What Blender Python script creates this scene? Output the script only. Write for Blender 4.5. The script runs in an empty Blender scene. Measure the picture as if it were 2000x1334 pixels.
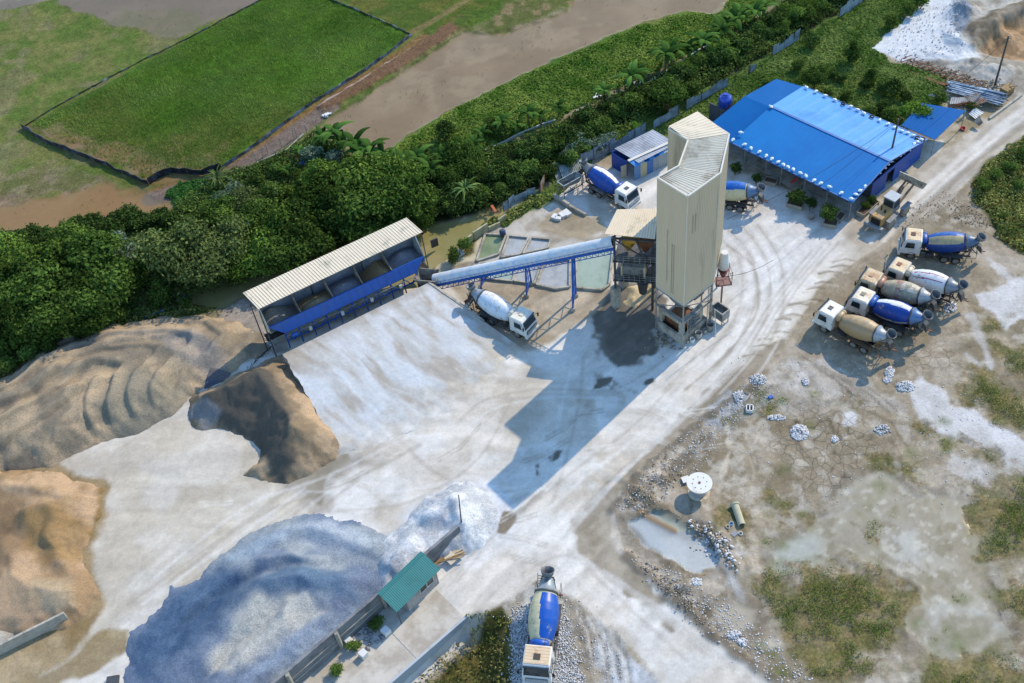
import bpy, math, random
import numpy as np
from mathutils import Vector, Matrix
random.seed(7); RNG=np.random.default_rng(7)
S=bpy.context.scene; COL=S.collection
# ---------------------------------------------------------------- camera
FPX,PITCH,ROLL,CH=2140.5168,0.8348048,-0.1343862,96.950363
_F=np.array([0,math.cos(PITCH),-math.sin(PITCH)]); _r=np.array([1.0,0,0]); _u=np.cross(_r,_F)
_c,_s=math.cos(ROLL),math.sin(ROLL)
_R=_r*_c+_u*_s; _U=-_r*_s+_u*_c; _O=np.array([0,0,CH])
cam=bpy.data.cameras.new('camera'); camo=bpy.data.objects.new('camera',cam); COL.objects.link(camo)
cam.sensor_width=36; cam.lens=36*FPX/2000; cam.clip_end=3000; cam.clip_start=1
camo.matrix_world=Matrix(((_R[0],_U[0],-_F[0],_O[0]),(_R[1],_U[1],-_F[1],_O[1]),(_R[2],_U[2],-_F[2],_O[2]),(0,0,0,1)))
S.camera=camo
# ---------------------------------------------------------------- light
SUN_AZ=math.atan2(0.653,0.757); SUN_EL=math.radians(39)
w=bpy.data.worlds.new('World'); S.world=w; w.use_nodes=True
nt=w.node_tree; bg=nt.nodes['Background']; sky=nt.nodes.new('ShaderNodeTexSky')
sky.sky_type='NISHITA'; sky.sun_disc=False; sky.sun_elevation=SUN_EL; sky.sun_rotation=math.pi/2-SUN_AZ
sky.air_density=1.6; sky.dust_density=0.1; sky.ozone_density=6.0
nt.links.new(sky.outputs[0],bg.inputs[0]); bg.inputs[1].default_value=0.15
sl=bpy.data.lights.new('sun','SUN'); sl.energy=2.6; sl.angle=math.radians(0.5); sl.color=(1.0,0.84,0.62)
so=bpy.data.objects.new('sun',sl); COL.objects.link(so)
_d=Vector((math.cos(SUN_AZ)*math.cos(SUN_EL),math.sin(SUN_AZ)*math.cos(SUN_EL),math.sin(SUN_EL)))
so.rotation_euler=_d.to_track_quat('Z','Y').to_euler(); so.location=_d*200
S.view_settings.view_transform='Standard'; S.view_settings.look='None'; S.view_settings.gamma=1; S.view_settings.exposure=1.15
KEXP=1.55   # sunlit picture value of a white surface; base colours are measured picture colours divided by it
# ---------------------------------------------------------------- helpers
def at(px,py,z=0.0):
    d=_F*FPX+_R*(px-1000)-_U*(py-667); t=(z-_O[2])/d[2]; return _O+t*d
def at2(px,py,z=0.0): return at(px,py,z)[:2]
def lin(h):
    h=h.lstrip('#'); v=np.array([int(h[i:i+2],16)/255 for i in (0,2,4)])
    return np.where(v<=0.04045,v/12.92,((v+0.055)/1.055)**2.4)
def alb(h,k=None): return lin(h)/(k or KEXP)
def props(o,label=None,cat=None,group=None,kind=None):
    if label: o['label']=label
    if cat: o['category']=cat
    if group: o['group']=group
    if kind: o['kind']=kind
    return o
def empty(name,loc=(0,0,0),rz=0,label=None,cat=None,group=None,parent=None,scale=1):
    o=bpy.data.objects.new(name,None); COL.objects.link(o); o.location=loc; o.rotation_euler=(0,0,rz); o.scale=(scale,)*3
    o.empty_display_size=0.3
    if parent: o.parent=parent
    return props(o,label,cat,group)
_mc={}
def mat(name,col,rough=0.7,metal=0.0,var=0.12,scale=1.5,dirt=None,damt=0.0,dscale=0.6,bump=0.0,spec=0.4,coat=0.0,streak=False,rot=None):
    if name in _mc: return _mc[name]
    if isinstance(col,str): col=alb(col)
    m=bpy.data.materials.new(name); m.use_nodes=True; n=m.node_tree; b=n.nodes['Principled BSDF']
    b.inputs['Roughness'].default_value=rough; b.inputs['Metallic'].default_value=metal
    b.inputs['Specular IOR Level'].default_value=spec; b.inputs['Coat Weight'].default_value=coat
    tc=n.nodes.new('ShaderNodeTexCoord'); nz=n.nodes.new('ShaderNodeTexNoise'); nz.inputs['Scale'].default_value=scale
    nz.inputs['Detail'].default_value=6; nz.inputs['Roughness'].default_value=0.65
    mp=n.nodes.new('ShaderNodeMapping'); n.links.new(tc.outputs['Object'],mp.inputs[0]); n.links.new(mp.outputs[0],nz.inputs[0])
    if streak: mp.inputs['Scale'].default_value=(1,1,0.12)
    if rot is not None: mp.vector_type='POINT'; mp.inputs['Rotation'].default_value=(0,0,-rot); mp.inputs['Scale'].default_value=(0.18,1,1)
    mr=n.nodes.new('ShaderNodeMapRange'); mr.inputs[1].default_value=0.3; mr.inputs[2].default_value=0.7
    mr.inputs[3].default_value=1-var; mr.inputs[4].default_value=1+var; n.links.new(nz.outputs[0],mr.inputs[0])
    mx=n.nodes.new('ShaderNodeVectorMath'); mx.operation='SCALE'; mx.inputs[0].default_value=tuple(col); n.links.new(mr.outputs[0],mx.inputs['Scale'])
    out=mx.outputs[0]
    if dirt is not None:
        if isinstance(dirt,str): dirt=alb(dirt)
        nd=n.nodes.new('ShaderNodeTexNoise'); nd.inputs['Scale'].default_value=dscale; nd.inputs['Detail'].default_value=8; nd.inputs['Roughness'].default_value=0.7
        n.links.new(mp.outputs[0],nd.inputs[0])
        r=n.nodes.new('ShaderNodeMapRange'); r.inputs[1].default_value=0.62-damt*0.4; r.inputs[2].default_value=0.72-damt*0.25; n.links.new(nd.outputs[0],r.inputs[0])
        mm=n.nodes.new('ShaderNodeMix'); mm.data_type='RGBA'; n.links.new(r.outputs[0],mm.inputs[0]); n.links.new(out,mm.inputs[6]); mm.inputs[7].default_value=(*dirt,1); out=mm.outputs[2]
    n.links.new(out,b.inputs['Base Color'])
    if bump>0:
        bp=n.nodes.new('ShaderNodeBump'); bp.inputs['Strength'].default_value=bump; bp.inputs['Distance'].default_value=0.05
        nb=n.nodes.new('ShaderNodeTexNoise'); nb.inputs['Scale'].default_value=scale*4; nb.inputs['Detail'].default_value=5; n.links.new(tc.outputs['Object'],nb.inputs[0])
        n.links.new(nb.outputs[0],bp.inputs['Height']); n.links.new(bp.outputs[0],b.inputs['Normal'])
    _mc[name]=m; return m
def nrm(v): v=np.asarray(v,float); return v/np.linalg.norm(v)
class MB:
    def __init__(s): s.v=[]; s.f=[]; s.m=[]; s.sm=[]
    def add(s,vs,fs,mi=0,smooth=False):
        o=len(s.v); s.v+= [tuple(map(float,v)) for v in vs]; s.f+=[tuple(i+o for i in f) for f in fs]
        s.m+=[mi]*len(fs); s.sm+=[smooth]*len(fs); return s
    def box(s,c,d,rz=0,mi=0,M=None):
        x,y,z=np.array(d)/2; P=[(-x,-y,-z),(x,-y,-z),(x,y,-z),(-x,y,-z),(-x,-y,z),(x,-y,z),(x,y,z),(-x,y,z)]
        cs,sn=math.cos(rz),math.sin(rz); P=[(a*cs-b*sn+c[0],a*sn+b*cs+c[1],q+c[2]) for a,b,q in P]
        return s.add(P,[(0,3,2,1),(4,5,6,7),(0,1,5,4),(1,2,6,5),(2,3,7,6),(3,0,4,7)],mi)
    def hexa(s,P,mi=0): return s.add(P,[(0,3,2,1),(4,5,6,7),(0,1,5,4),(1,2,6,5),(2,3,7,6),(3,0,4,7)],mi)
    def prism(s,poly,z0,z1,mi=0):
        n=len(poly); z0=z0 if hasattr(z0,'__len__') else [z0]*n; z1=z1 if hasattr(z1,'__len__') else [z1]*n
        a=sum(poly[i][0]*poly[(i+1)%n][1]-poly[(i+1)%n][0]*poly[i][1] for i in range(n))
        idx=list(range(n)) if a>0 else list(range(n))[::-1]
        V=[(poly[i][0],poly[i][1],z0[i]) for i in idx]+[(poly[i][0],poly[i][1],z1[i]) for i in idx]
        F=[tuple(range(n-1,-1,-1)),tuple(range(n,2*n))]+[(i,(i+1)%n,n+(i+1)%n,n+i) for i in range(n)]
        return s.add(V,F,mi)
    def tube(s,a,b,r,n=8,r2=None,mi=0,cap=True,smooth=True):
        a=np.array(a,float);b=np.array(b,float); d=nrm(b-a); t=np.array([0,0,1.0]) if abs(d[2])<.9 else np.array([1.0,0,0])
        u=nrm(np.cross(d,t)); v=np.cross(d,u); r2=r if r2 is None else r2
        V=[a+r*(math.cos(k*2*math.pi/n)*u+math.sin(k*2*math.pi/n)*v) for k in range(n)]+[b+r2*(math.cos(k*2*math.pi/n)*u+math.sin(k*2*math.pi/n)*v) for k in range(n)]
        s.add(V,[(k,n+k,n+(k+1)%n,(k+1)%n) for k in range(n)],mi,smooth)
        if cap: s.add(V,[tuple(range(n)),tuple(range(2*n-1,n-1,-1))],mi)
        return s
    def bar(s,a,b,w=0.1,h=None,mi=0):
        a=np.array(a,float);b=np.array(b,float); h=h or w; d=nrm(b-a); t=np.array([0,0,1.0]) if abs(d[2])<.95 else np.array([1.0,0,0])
        u=nrm(np.cross(d,t))*w/2; v=nrm(np.cross(u,d))*h/2
        return s.hexa([a-u-v,a+u-v,b+u-v,b-u-v,a-u+v,a+u+v,b+u+v,b-u+v][:8],mi)
    def lathe(s,prof,a,b,n=32,matf=None,smooth=True,caps=True):
        # prof: list of (t,r) along a->b
        a=np.array(a,float);b=np.array(b,float);L=b-a; d=nrm(L); u=nrm(np.cross(np.array([0,0,1.0]) if abs(d[2])<.95 else np.array([1.0,0,0]),d)); v=np.cross(d,u)
        V=[];F=[];Mi=[]
        for t,r in prof:
            for k in range(n):
                th=2*math.pi*k/n; V.append(a+L*t+r*(math.cos(th)*u+math.sin(th)*v))
        for i in range(len(prof)-1):
            for k in range(n):
                F.append((i*n+k,i*n+(k+1)%n,(i+1)*n+(k+1)%n,(i+1)*n+k)); Mi.append(matf((prof[i][0]+prof[i+1][0])/2,(k+.5)/n*360) if matf else 0)
        o=len(s.v); s.v+=[tuple(x) for x in V]; s.f+=[tuple(q+o for q in f) for f in F]; s.m+=Mi; s.sm+=[smooth]*len(F)
        if caps:
            s.add(V[:n],[tuple(range(n-1,-1,-1))],Mi[0]); s.add(V[-n:],[tuple(range(n))],Mi[-1])
        return s
    def corr(s,p00,p10,p11,p01,pitch=0.25,amp=0.03,mi=0,th=0.02,trap=True):
        # ribs run p00->p01, repeat along p00->p10
        p00,p10,p11,p01=[np.array(p,float) for p in (p00,p10,p11,p01)]
        L=np.linalg.norm(p10-p00); n=max(2,int(round(L/pitch))); nv=nrm(np.cross(p10-p00,p01-p00)); 
        if nv[2]<-0.01: nv=-nv
        ts=[];hs=[]
        for i in range(n):
            ts+=[i/n,(i+.55)/n,(i+.68)/n,(i+.87)/n] if trap else [i/n,(i+.5)/n]; hs+=[0,0,1,1] if trap else [0,1]
        ts.append(1);hs.append(0)
        V=[]
        for t,h in zip(ts,hs): V+= [p00+(p10-p00)*t+nv*amp*h, p01+(p11-p01)*t+nv*amp*h]
        k=len(ts); s.add(V,[(2*i,2*i+2,2*i+3,2*i+1) for i in range(k-1)],mi)
        W=[np.array(q)-nv*th for q in (p00,p10,p11,p01)]; s.add(W,[(0,1,2,3)],mi)
        return s
    def build(s,name,mats,parent=None,loc=None,label=None,cat=None,group=None,kind=None,bevel=0):
        me=bpy.data.meshes.new(name); me.from_pydata(s.v,[],s.f)
        if not isinstance(mats,(list,tuple)): mats=[mats]
        for m in mats: me.materials.append(m)
        me.polygons.foreach_set('material_index',s.m); me.polygons.foreach_set('use_smooth',s.sm); me.update()
        o=bpy.data.objects.new(name,me); COL.objects.link(o)
        if parent: o.parent=parent
        if loc is not None: o.location=loc
        if bevel:
            bv=o.modifiers.new('bevel','BEVEL'); bv.width=bevel; bv.segments=2; bv.limit_method='ANGLE'
        return props(o,label,cat,group,kind)
def npmesh(name,V,F,mats,smooth=False,midx=None):
    me=bpy.data.meshes.new(name); V=np.asarray(V,np.float32); F=np.asarray(F,np.int32); k=F.shape[1]
    me.vertices.add(len(V)); me.vertices.foreach_set('co',V.ravel()); me.loops.add(F.size); me.loops.foreach_set('vertex_index',F.ravel())
    me.polygons.add(len(F)); me.polygons.foreach_set('loop_start',np.arange(0,F.size,k,dtype=np.int32)); me.polygons.foreach_set('loop_total',np.full(len(F),k,np.int32))
    for m in (mats if isinstance(mats,(list,tuple)) else [mats]): me.materials.append(m)
    if midx is not None: me.polygons.foreach_set('material_index',np.asarray(midx,np.int32))
    if smooth: me.polygons.foreach_set('use_smooth',np.ones(len(F),bool))
    me.update(calc_edges=True); return me
def addo(name,me,parent=None,loc=None,rz=0,label=None,cat=None,group=None,kind=None):
    o=bpy.data.objects.new(name,me); COL.objects.link(o)
    if parent: o.parent=parent
    if loc is not None: o.location=loc
    o.rotation_euler=(0,0,rz); return props(o,label,cat,group,kind)
def _hash(ix,iy,seed):
    h=(ix.astype(np.int64)*374761393+iy.astype(np.int64)*668265263+seed*974634777)&0x7fffffff
    h=((h^(h>>13))*1274126177)&0x7fffffff; h=(h^(h>>16))&0xffff
    return h/65535.0
def vn(x,y,seed=0):
    ix=np.floor(x);iy=np.floor(y);fx=x-ix;fy=y-iy;fx=fx*fx*(3-2*fx);fy=fy*fy*(3-2*fy)
    return ((_hash(ix,iy,seed)*(1-fx)+_hash(ix+1,iy,seed)*fx)*(1-fy)+(_hash(ix,iy+1,seed)*(1-fx)+_hash(ix+1,iy+1,seed)*fx)*fy)
def fbm(x,y,s,o=4,seed=0,g=0.5):
    x=np.asarray(x,float)/s; y=np.asarray(y,float)/s; a=1;t=0;n=0
    for i in range(o):
        t=t+a*vn(x+i*17.3,y-i*9.1,seed+i*31); n+=a; a*=g; x=x*2.03; y=y*2.03
    return t/n   # 0..1
def sm(a,b,x): t=np.clip((x-a)/(b-a),0,1); return t*t*(3-2*t)
def P2(poly,z=0): return np.array([at2(x,y,z) for x,y in poly])
def sdist(poly,X,Y,margin):
    """signed distance (m, positive inside) to a world polygon, -margin far away"""
    poly=np.asarray(poly); D=np.full(X.shape,-margin,float)
    x0,y0=poly.min(0)-margin; x1,y1=poly.max(0)+margin
    m=(X>x0)&(X<x1)&(Y>y0)&(Y<y1)
    if not m.any(): return D
    x=X[m];y=Y[m]; d=np.full(x.shape,1e9); ins=np.zeros(x.shape,bool); n=len(poly)
    for i in range(n):
        ax,ay=poly[i];bx,by=poly[(i+1)%n]; ex,ey=bx-ax,by-ay; L=ex*ex+ey*ey+1e-9
        t=np.clip(((x-ax)*ex+(y-ay)*ey)/L,0,1); d=np.minimum(d,(x-ax-t*ex)**2+(y-ay-t*ey)**2)
        c=((ay>y)!=(by>y)); ins^=c&(x<(bx-ax)*(y-ay)/((by-ay) if abs(by-ay)>1e-9 else 1e-9)+ax)
    d=np.sqrt(d); D[m]=np.where(ins,d,-d); return D
def ldist(line,X,Y,margin):
    D=np.full(X.shape,margin,float); line=np.asarray(line); x0,y0=line.min(0)-margin; x1,y1=line.max(0)+margin
    m=(X>x0)&(X<x1)&(Y>y0)&(Y<y1)
    if not m.any(): return D
    x=X[m];y=Y[m]; d=np.full(x.shape,1e9)
    for i in range(len(line)-1):
        ax,ay=line[i];bx,by=line[i+1]; ex,ey=bx-ax,by-ay; L=ex*ex+ey*ey+1e-9
        t=np.clip(((x-ax)*ex+(y-ay)*ey)/L,0,1); d=np.minimum(d,(x-ax-t*ex)**2+(y-ay-t*ey)**2)
    D[m]=np.minimum(np.sqrt(d),margin); return D
# ---------------------------------------------------------------- ground sheet
def axis(a,b,s,far,k=1.35):
    m=list(np.arange(a,b+s,s)); st=s; l=[a]
    while l[0]>-far: st*=k; l.insert(0,l[0]-st)
    st=s; r=[m[-1]]
    while r[-1]<far+150: st*=k; r.append(r[-1]+st)
    return np.array(l[:-1]+m+r[1:])
gx=axis(-98,100,0.22,700); y1=np.arange(26,105,0.2); y2=np.arange(105,198,0.28)
gy=axis(26,27,0.2,500); gy=np.concatenate([gy[gy<26],y1,y2]); st=.28; t=[gy[-1]]
while t[-1]<900: st*=1.35; t.append(t[-1]+st)
gy=np.concatenate([gy,t[1:]])
X,Y=np.meshgrid(gx,gy); NY,NX=X.shape
CLR=np.zeros((NY,NX,3)); TAG=np.zeros((NY,NX),np.int8); Z=np.zeros((NY,NX)); MSK=np.zeros((NY,NX,3)) # crack, wet, speckle
n1=fbm(X,Y,9,5,1); n2=fbm(X,Y,2.2,4,2); n3=fbm(X,Y,0.7,3,3); n4=fbm(X,Y,26,4,4)
def mix(a,b,t): return a*(1-t[...,None])+b*t[...,None]
base=mix(alb('#b2a68f'),alb('#94886c'),sm(.35,.65,n1)); base=mix(base,alb('#c8c0b0'),sm(.55,.75,n2)*.6)
CLR[:]=base; MSK[...,2]=.6
def win(P,mg):
    x0,y0=P.min(0)-mg; x1,y1=P.max(0)+mg
    i0,i1=np.searchsorted(gx,[x0,x1]); j0,j1=np.searchsorted(gy,[y0,y1])
    return slice(max(j0-1,0),j1+1),slice(max(i0-1,0),i1+1)
def paint(poly,c1,c2=None,s=4,soft=.5,warp=.8,ws=2.5,tag=None,crack=None,wet=None,spk=None,op=1,z=None,sharp=(.4,.6),wpoly=False,seed=11,patch=None,zsoft=None):
    P=np.asarray(poly,float) if wpoly else P2(poly)
    w=win(P,3.5); x=X[w];y=Y[w]
    if x.size==0: return
    D=sdist(P,x,y,3.5)
    if warp: D=D+(fbm(x,y,ws,3,seed)-.5)*2*warp
    m=sm(-soft,soft,D)
    if patch is not None: m=m*sm(patch[1]-.06,patch[1]+.06,fbm(x,y,patch[0],4,seed+5))
    C=CLR[w]; c=np.broadcast_to(alb(c1),C.shape)
    if c2: c=mix(c,alb(c2),sm(sharp[0],sharp[1],fbm(x,y,s,4,seed+3)))
    k=m*op; CLR[w]=mix(C,c,k)
    for i,v in ((0,crack),(1,wet),(2,spk)):
        if v is not None: MSK[w][...,i]=MSK[w][...,i]*(1-k)+v*k
    if tag is not None: TAG[w][m>.5]=tag
    if tag==5 and z is not None or tag==5 and wet: CLR[w]*=(1-.28*(sm(-1.8,-.3,D)*(1-m)))[...,None]
    if z is not None:
        kz=m if zsoft is None else sm(-zsoft,zsoft,D); Z[w]=Z[w]*(1-kz)+z*kz
def lineq(line,wd,c,op=.6,soft=.3,jit=.5,z=0,wpoly=False,js=3):
    L=np.asarray(line,float) if wpoly else P2(line); w=win(L,wd+2); x=X[w];y=Y[w]
    if x.size==0: return
    D=ldist(L,x,y,wd+2)+(fbm(x,y,js,2,77)-.5)*jit
    m=(1-sm(wd/2-soft,wd/2+soft,D))*op; CLR[w]=mix(CLR[w],np.broadcast_to(alb(c),CLR[w].shape),m)
    if z: Z[w]+=z*m/max(op,.01)
GROUND,YARD,RICE,POND,CANAL,PUDDLE,GRASS,TRACK=range(8)
# --- fields (far left and top)
wet=[(-600,-900),(1700,-900),(1500,-150),(1420,0),(1300,60),(1130,130),(980,180),(830,250),(760,330),(640,300),(560,330),(430,380),(330,420),(200,450),(100,460),(-200,520),(-700,700)]
paint(wet,'#5f7a34','#778246',s=3,soft=.5,warp=.5,tag=RICE,spk=.9,sharp=(.35,.65))
paint(wet,'#8c8263','#948a70',s=5,soft=.3,warp=.3,patch=(5,.63),op=.4,wet=.35,seed=21)
for pl in [[(-200,40),(-100,-60),(60,-30),(110,0),(0,62),(-200,150)],[(100,0),(200,-80),(700,-80),(520,0),(500,20),(410,50),(335,82),(280,60),(210,45),(130,15)],
           [(0,70),(90,60),(60,100),(0,120)],[(-300,400),(60,385),(150,370),(210,358),(310,385),(328,412),(290,430),(180,448),(0,470),(-300,520)]]:
    pass
paint([(-300,60),(-100,-60),(80,-40),(100,0),(0,20),(-300,120)],'#8d857a','#7d7567',tag=POND,wet=.6,spk=0)
paint([(100,0),(200,-80),(700,-80),(520,0),(420,40),(335,80),(280,60),(210,45),(140,20)],'#85796a','#7c7160',s=6,soft=.8,warp=1.6,tag=POND,wet=.6,spk=.1,sharp=(.3,.7))
paint([(200,45),(280,60),(335,80),(420,40),(360,20),(250,15)],'#6c7040','#7f7858',s=2,soft=.8,warp=2,op=.5,spk=.8)
paint([(-300,400),(60,385),(150,370),(210,358),(310,385),(328,412),(290,440),(180,470),(0,500),(-300,560)],'#95794f','#9a8059',s=9,soft=.8,warp=1.6,tag=POND,wet=.8,spk=0,z=-.15)
paint([(-300,330),(60,330),(200,345),(160,370),(0,400),(-300,430)],'#6b6f45','#8d8468',s=2,soft=1,warp=2,op=.7,spk=.8,tag=RICE)
# rice plot
plot=[(50,248),(510,0),(560,-40),(700,20),(806,70),(705,135),(618,195),(520,265),(430,330),(290,357),(185,308)]
paint(plot,'#4c7a20','#426a22',s=5,soft=.3,warp=.15,tag=RICE,spk=.95,sharp=(.3,.7),wet=0)
paint([(60,255),(230,170),(300,270),(520,200),(620,190),(430,330),(290,357),(185,308)],'#61692f','#4c5e26',s=3,soft=4,warp=3,op=.75,spk=.9)
paint([(60,250),(110,248),(180,270),(250,285),(300,300),(420,310),(430,335),(290,357),(185,308)],'#8f7650','#8d7c58',s=5,soft=1.0,warp=1.6,tag=POND,wet=.7,spk=.1)
paint([(270,300),(330,270),(420,270),(460,300),(400,335),(330,330)],'#546827','#7b7648',s=2,soft=1.2,warp=2,op=.85,spk=.9,tag=RICE)
# beyond top right of the plot
paint([(560,-60),(1130,-200),(1120,0),(960,20),(900,50),(805,68),(700,20)],'#4f6a24','#66702f',s=3,soft=.5,warp=.3,tag=RICE,spk=.9)
lineq([(800,66),(880,20),(930,-10),(1000,-60)],1.4,'#8a8055',op=.7)
# channel + path along the plot
lineq([(300,372),(430,340),(500,292),(620,205),(700,155),(800,88),(830,70)],1.7,'#8a7248',op=.9,z=-.15)
lineq([(300,385),(430,352),(500,308),(600,240),(640,212)],3.4,'#7e7568',op=.95,soft=.3)
lineq([(640,205),(720,160),(800,110),(905,40)],2.9,'#7b6248',op=.95,soft=.4,z=.35,jit=1.2,js=1)
lineq([(622,208),(700,158),(806,92)],.5,'#c9c3b4',op=.8,soft=.15)
lineq([(660,220),(740,172),(830,112),(915,58)],1.0,'#4f6326',op=.8,soft=.3)
lineq([(905,45),(960,20),(1030,-30)],3.5,'#4c6c22',op=.9)
# brown pond
pond=[(600,262),(640,236),(700,196),(800,130),(905,62),(950,66),(1030,50),(1110,20),(1170,-80),(1500,-120),(1420,0),(1390,28),(1340,20),(1250,45),(1130,95),(1000,155),(880,215),(790,265),(745,315),(680,290),(640,280)]
paint(pond,'#8f7f66','#9c8d74',s=7,soft=.35,warp=.8,tag=POND,wet=.75,spk=0,z=-.2,sharp=(.3,.7))
paint([(700,196),(905,62),(1110,20),(1250,45),(1000,155),(880,215),(800,230)],'#a2957c','#93866e',s=2.5,soft=2,warp=2,op=.75,spk=.2,wet=.5,patch=(5,.5),seed=33)
paint([(930,62),(980,20),(1000,-30),(1150,-60),(1110,12),(1030,45),(980,70)],'#5d6a2f','#8a805a',s=1.6,soft=.8,warp=1.6,op=.9,spk=.9,wet=.3,tag=RICE)
# green bank
bank=[(740,330),(770,285),(880,218),(1000,158),(1130,98),(1250,50),(1340,22),(1400,28),(1480,-60),(1700,-90),(1500,10),(1440,60),(1330,115),(1200,180),(1090,235),(950,290),(860,335),(780,345)]
paint(bank,'#55802c','#456e26',s=3,soft=.6,warp=1.2,tag=GRASS,spk=.8,wet=0,z=.1)
paint(bank,'#83a03e','#6f9034',s=3,soft=.6,warp=.5,patch=(4,.58),op=.6)
# vegetation belt floor
belt=[(-400,420),(0,452),(200,448),(330,415),(430,345),(500,320),(620,262),(700,310),(800,330),(950,295),(1090,238),(1280,150),(1440,65),(1600,-40),(1900,-200),(1860,-60),(1650,20),(1560,80),(1430,150),(1320,215),(1180,290),(1060,365),(980,410),(900,430),(700,480),(560,520),(470,560),(340,600),(230,640),(90,680),(0,730),(-400,900)]
paint(belt,'#26341a','#33401f',s=4,soft=.5,warp=.8,tag=GRASS,spk=.9,wet=0,z=.05)
paint([(500,340),(570,300),(640,290),(690,330),(640,350),(600,400),(560,420),(520,360)],'#6f5d43','#5c5238',s=3,soft=1,warp=1.4,op=.9)
paint([(820,300),(870,290),(860,370),(820,370)],'#4a4438',None,soft=1,warp=1)
lineq([(1015,275),(1090,240),(1180,195),(1290,140),(1430,72)],1.3,'#85785f',op=.8)
lineq([(1110,262),(1170,225),(1215,200)],1.4,'#70723c',op=.8)
# weed lot right of the fence
lot=[(1180,262),(1330,195),(1430,145),(1560,70),(1650,25),(1780,-60),(1900,-100),(1760,50),(1702,92),(1740,122),(1810,135),(1850,150),(1845,195),(1830,230),(1780,250),(1700,240),(1560,190),(1520,175),(1400,250),(1280,300),(1120,310),(1060,370),(990,410),(940,430),(935,455),(990,440),(1080,395),(1160,320)]
paint(lot,'#587c34','#4a6c34',s=2.5,soft=.5,warp=.8,tag=GRASS,spk=.9,wet=0,z=.05)
paint([(1690,230),(1760,215),(1870,150),(1840,195),(1800,235),(1750,245)],'#6a6a3c','#8a7f5c',s=2,soft=1,warp=1,op=.6)
# chalk tip and pit top right
chalk=[(1702,95),(1745,55),(1800,8),(1850,-60),(2300,-200),(2300,120),(2050,180),(1990,192),(1920,185),(1890,160),(1840,140),(1760,122)]
paint(chalk,'#b6b3aa','#989184',s=3,soft=.5,warp=.8,tag=GROUND,spk=.8,wet=0)
paint([(1702,95),(1745,55),(1800,8),(1850,-30),(1880,10),(1870,60),(1880,90),(1915,120),(1860,125),(1760,120)],'#d6dadc','#cbd0d4',s=3,soft=.5,warp=.7,spk=.3)
paint([(1840,60),(1880,85),(1880,100),(1840,92)],'#9fb0c0','#8e9fb0',s=1,soft=.4,warp=.5)
paint([(1850,-10),(1890,0),(1890,50),(1870,60)],'#97a0a8','#78828c',s=1,soft=.4,warp=1)
pit=[(1905,70),(1930,35),(1990,20),(2300,-20),(2300,130),(2010,118),(1960,112),(1920,95)]
paint(pit,'#b39573','#8e7558',s=1.8,soft=.5,warp=.8,z=-1.2,zsoft=1.5)
paint([(1890,55),(1930,25),(2010,5),(2300,-60),(2300,10),(2020,25),(1960,45),(1925,85),(1900,95)],'#8d8475','#6d6455',s=1.5,soft=.4,warp=.8,z=.9,zsoft=1.2)
# ---- yard and roads
yard=[(-350,1600),(60,1334),(150,1270),(190,1190),(160,1060),(205,960),(110,905),(200,855),(350,800),(360,720),(470,700),(550,680),(800,560),(880,560),(940,600),(1000,640),(1100,600),(1190,560),(1190,450),(1130,415),(1085,385),(1090,350),(1140,335),(1200,330),(1320,250),(1430,330),(1560,380),(1660,440),(1720,400),(1790,320),(1850,290),(1920,245),(2000,190),(2200,60),(2250,120),(2000,262),(1900,345),(1850,400),(1760,455),(1690,500),(1600,560),(1545,655),(1480,735),(1400,795),(1300,875),(1235,935),(1200,1000),(1225,1080),(1300,1150),(1370,1220),(1430,1270),(1530,1334),(1800,1520),(1400,1520),(1290,1334),(1190,1225),(1110,1165),(1050,1150),(960,1185),(925,1215),(700,1420),(500,1600)]
paint(yard,'#d8d2c7','#c3bbac',s=6,soft=.35,warp=.45,tag=YARD,spk=.25,wet=0,sharp=(.35,.65))
paint(yard,'#e0ded8',None,soft=.5,warp=.5,patch=(5,.5),op=.7,seed=201)
paint(yard,'#b5ab9a',None,soft=.5,warp=.5,patch=(3.5,.62),op=.3,seed=211)
paint([(110,905),(350,800),(480,840),(560,930),(640,985),(560,1020),(440,1080),(330,1170),(240,1230),(150,1300),(170,1100),(205,960)],'#cbc4b6','#bfb5a2',s=5,soft=2,warp=1.5,op=.8)
paint([(1330,420),(1440,400),(1560,460),(1560,560),(1450,680),(1380,700),(1420,600),(1400,500)],'#e3e3e1','#d3d1cc',s=2.5,soft=2,warp=2,op=.7)
paint([(1340,480),(1440,420),(1600,400),(1680,450),(1600,540),(1540,640),(1450,600),(1400,560)],'#dcdbd8','#cfccc5',s=4,soft=3,warp=2,op=.8)
paint([(690,1080),(740,1060),(800,1000),(880,940),(960,940),(1010,990),(990,1060),(930,1100),(740,1140)],'#dcdfe2','#c9c9c6',s=3,soft=1.2,warp=1.2,op=.85)
paint([(570,940),(650,900),(680,880),(690,900),(640,925),(625,985),(600,975)],'#9f9887','#938b7a',s=2,soft=.3,warp=.7,tag=PUDDLE,wet=.6,spk=.05)
# grey wet lane along the road
lane=[(1485,738),(1560,640),(1470,690),(1360,780),(1290,860),(1240,900),(1150,985),(1120,1020),(1130,1080),(1190,1130),(1310,1230),(1330,1215),(1250,1120),(1200,1060),(1195,1000),(1235,935),(1300,875),(1400,795)]
paint(lane,'#a89e8d','#988e7c',s=4,soft=.25,warp=.9,ws=1.6,wet=.25,spk=.1,op=1)
paint([(1120,1020),(1160,990),(1195,1000),(1200,1080),(1250,1140),(1180,1120),(1130,1070)],'#a89f8e','#8f8573',s=2.5,soft=.8,warp=1.2,op=.8)
paint([(1245,1185),(1300,1180),(1325,1210),(1290,1215),(1250,1205)],'#dedcd6','#d3d0c8',s=2,soft=.3,warp=.5)
paint([(970,1040),(985,1000),(1005,1000),(1010,1020),(985,1042)],'#857a68',None,soft=.2,warp=.5,ws=1.2)
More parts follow.
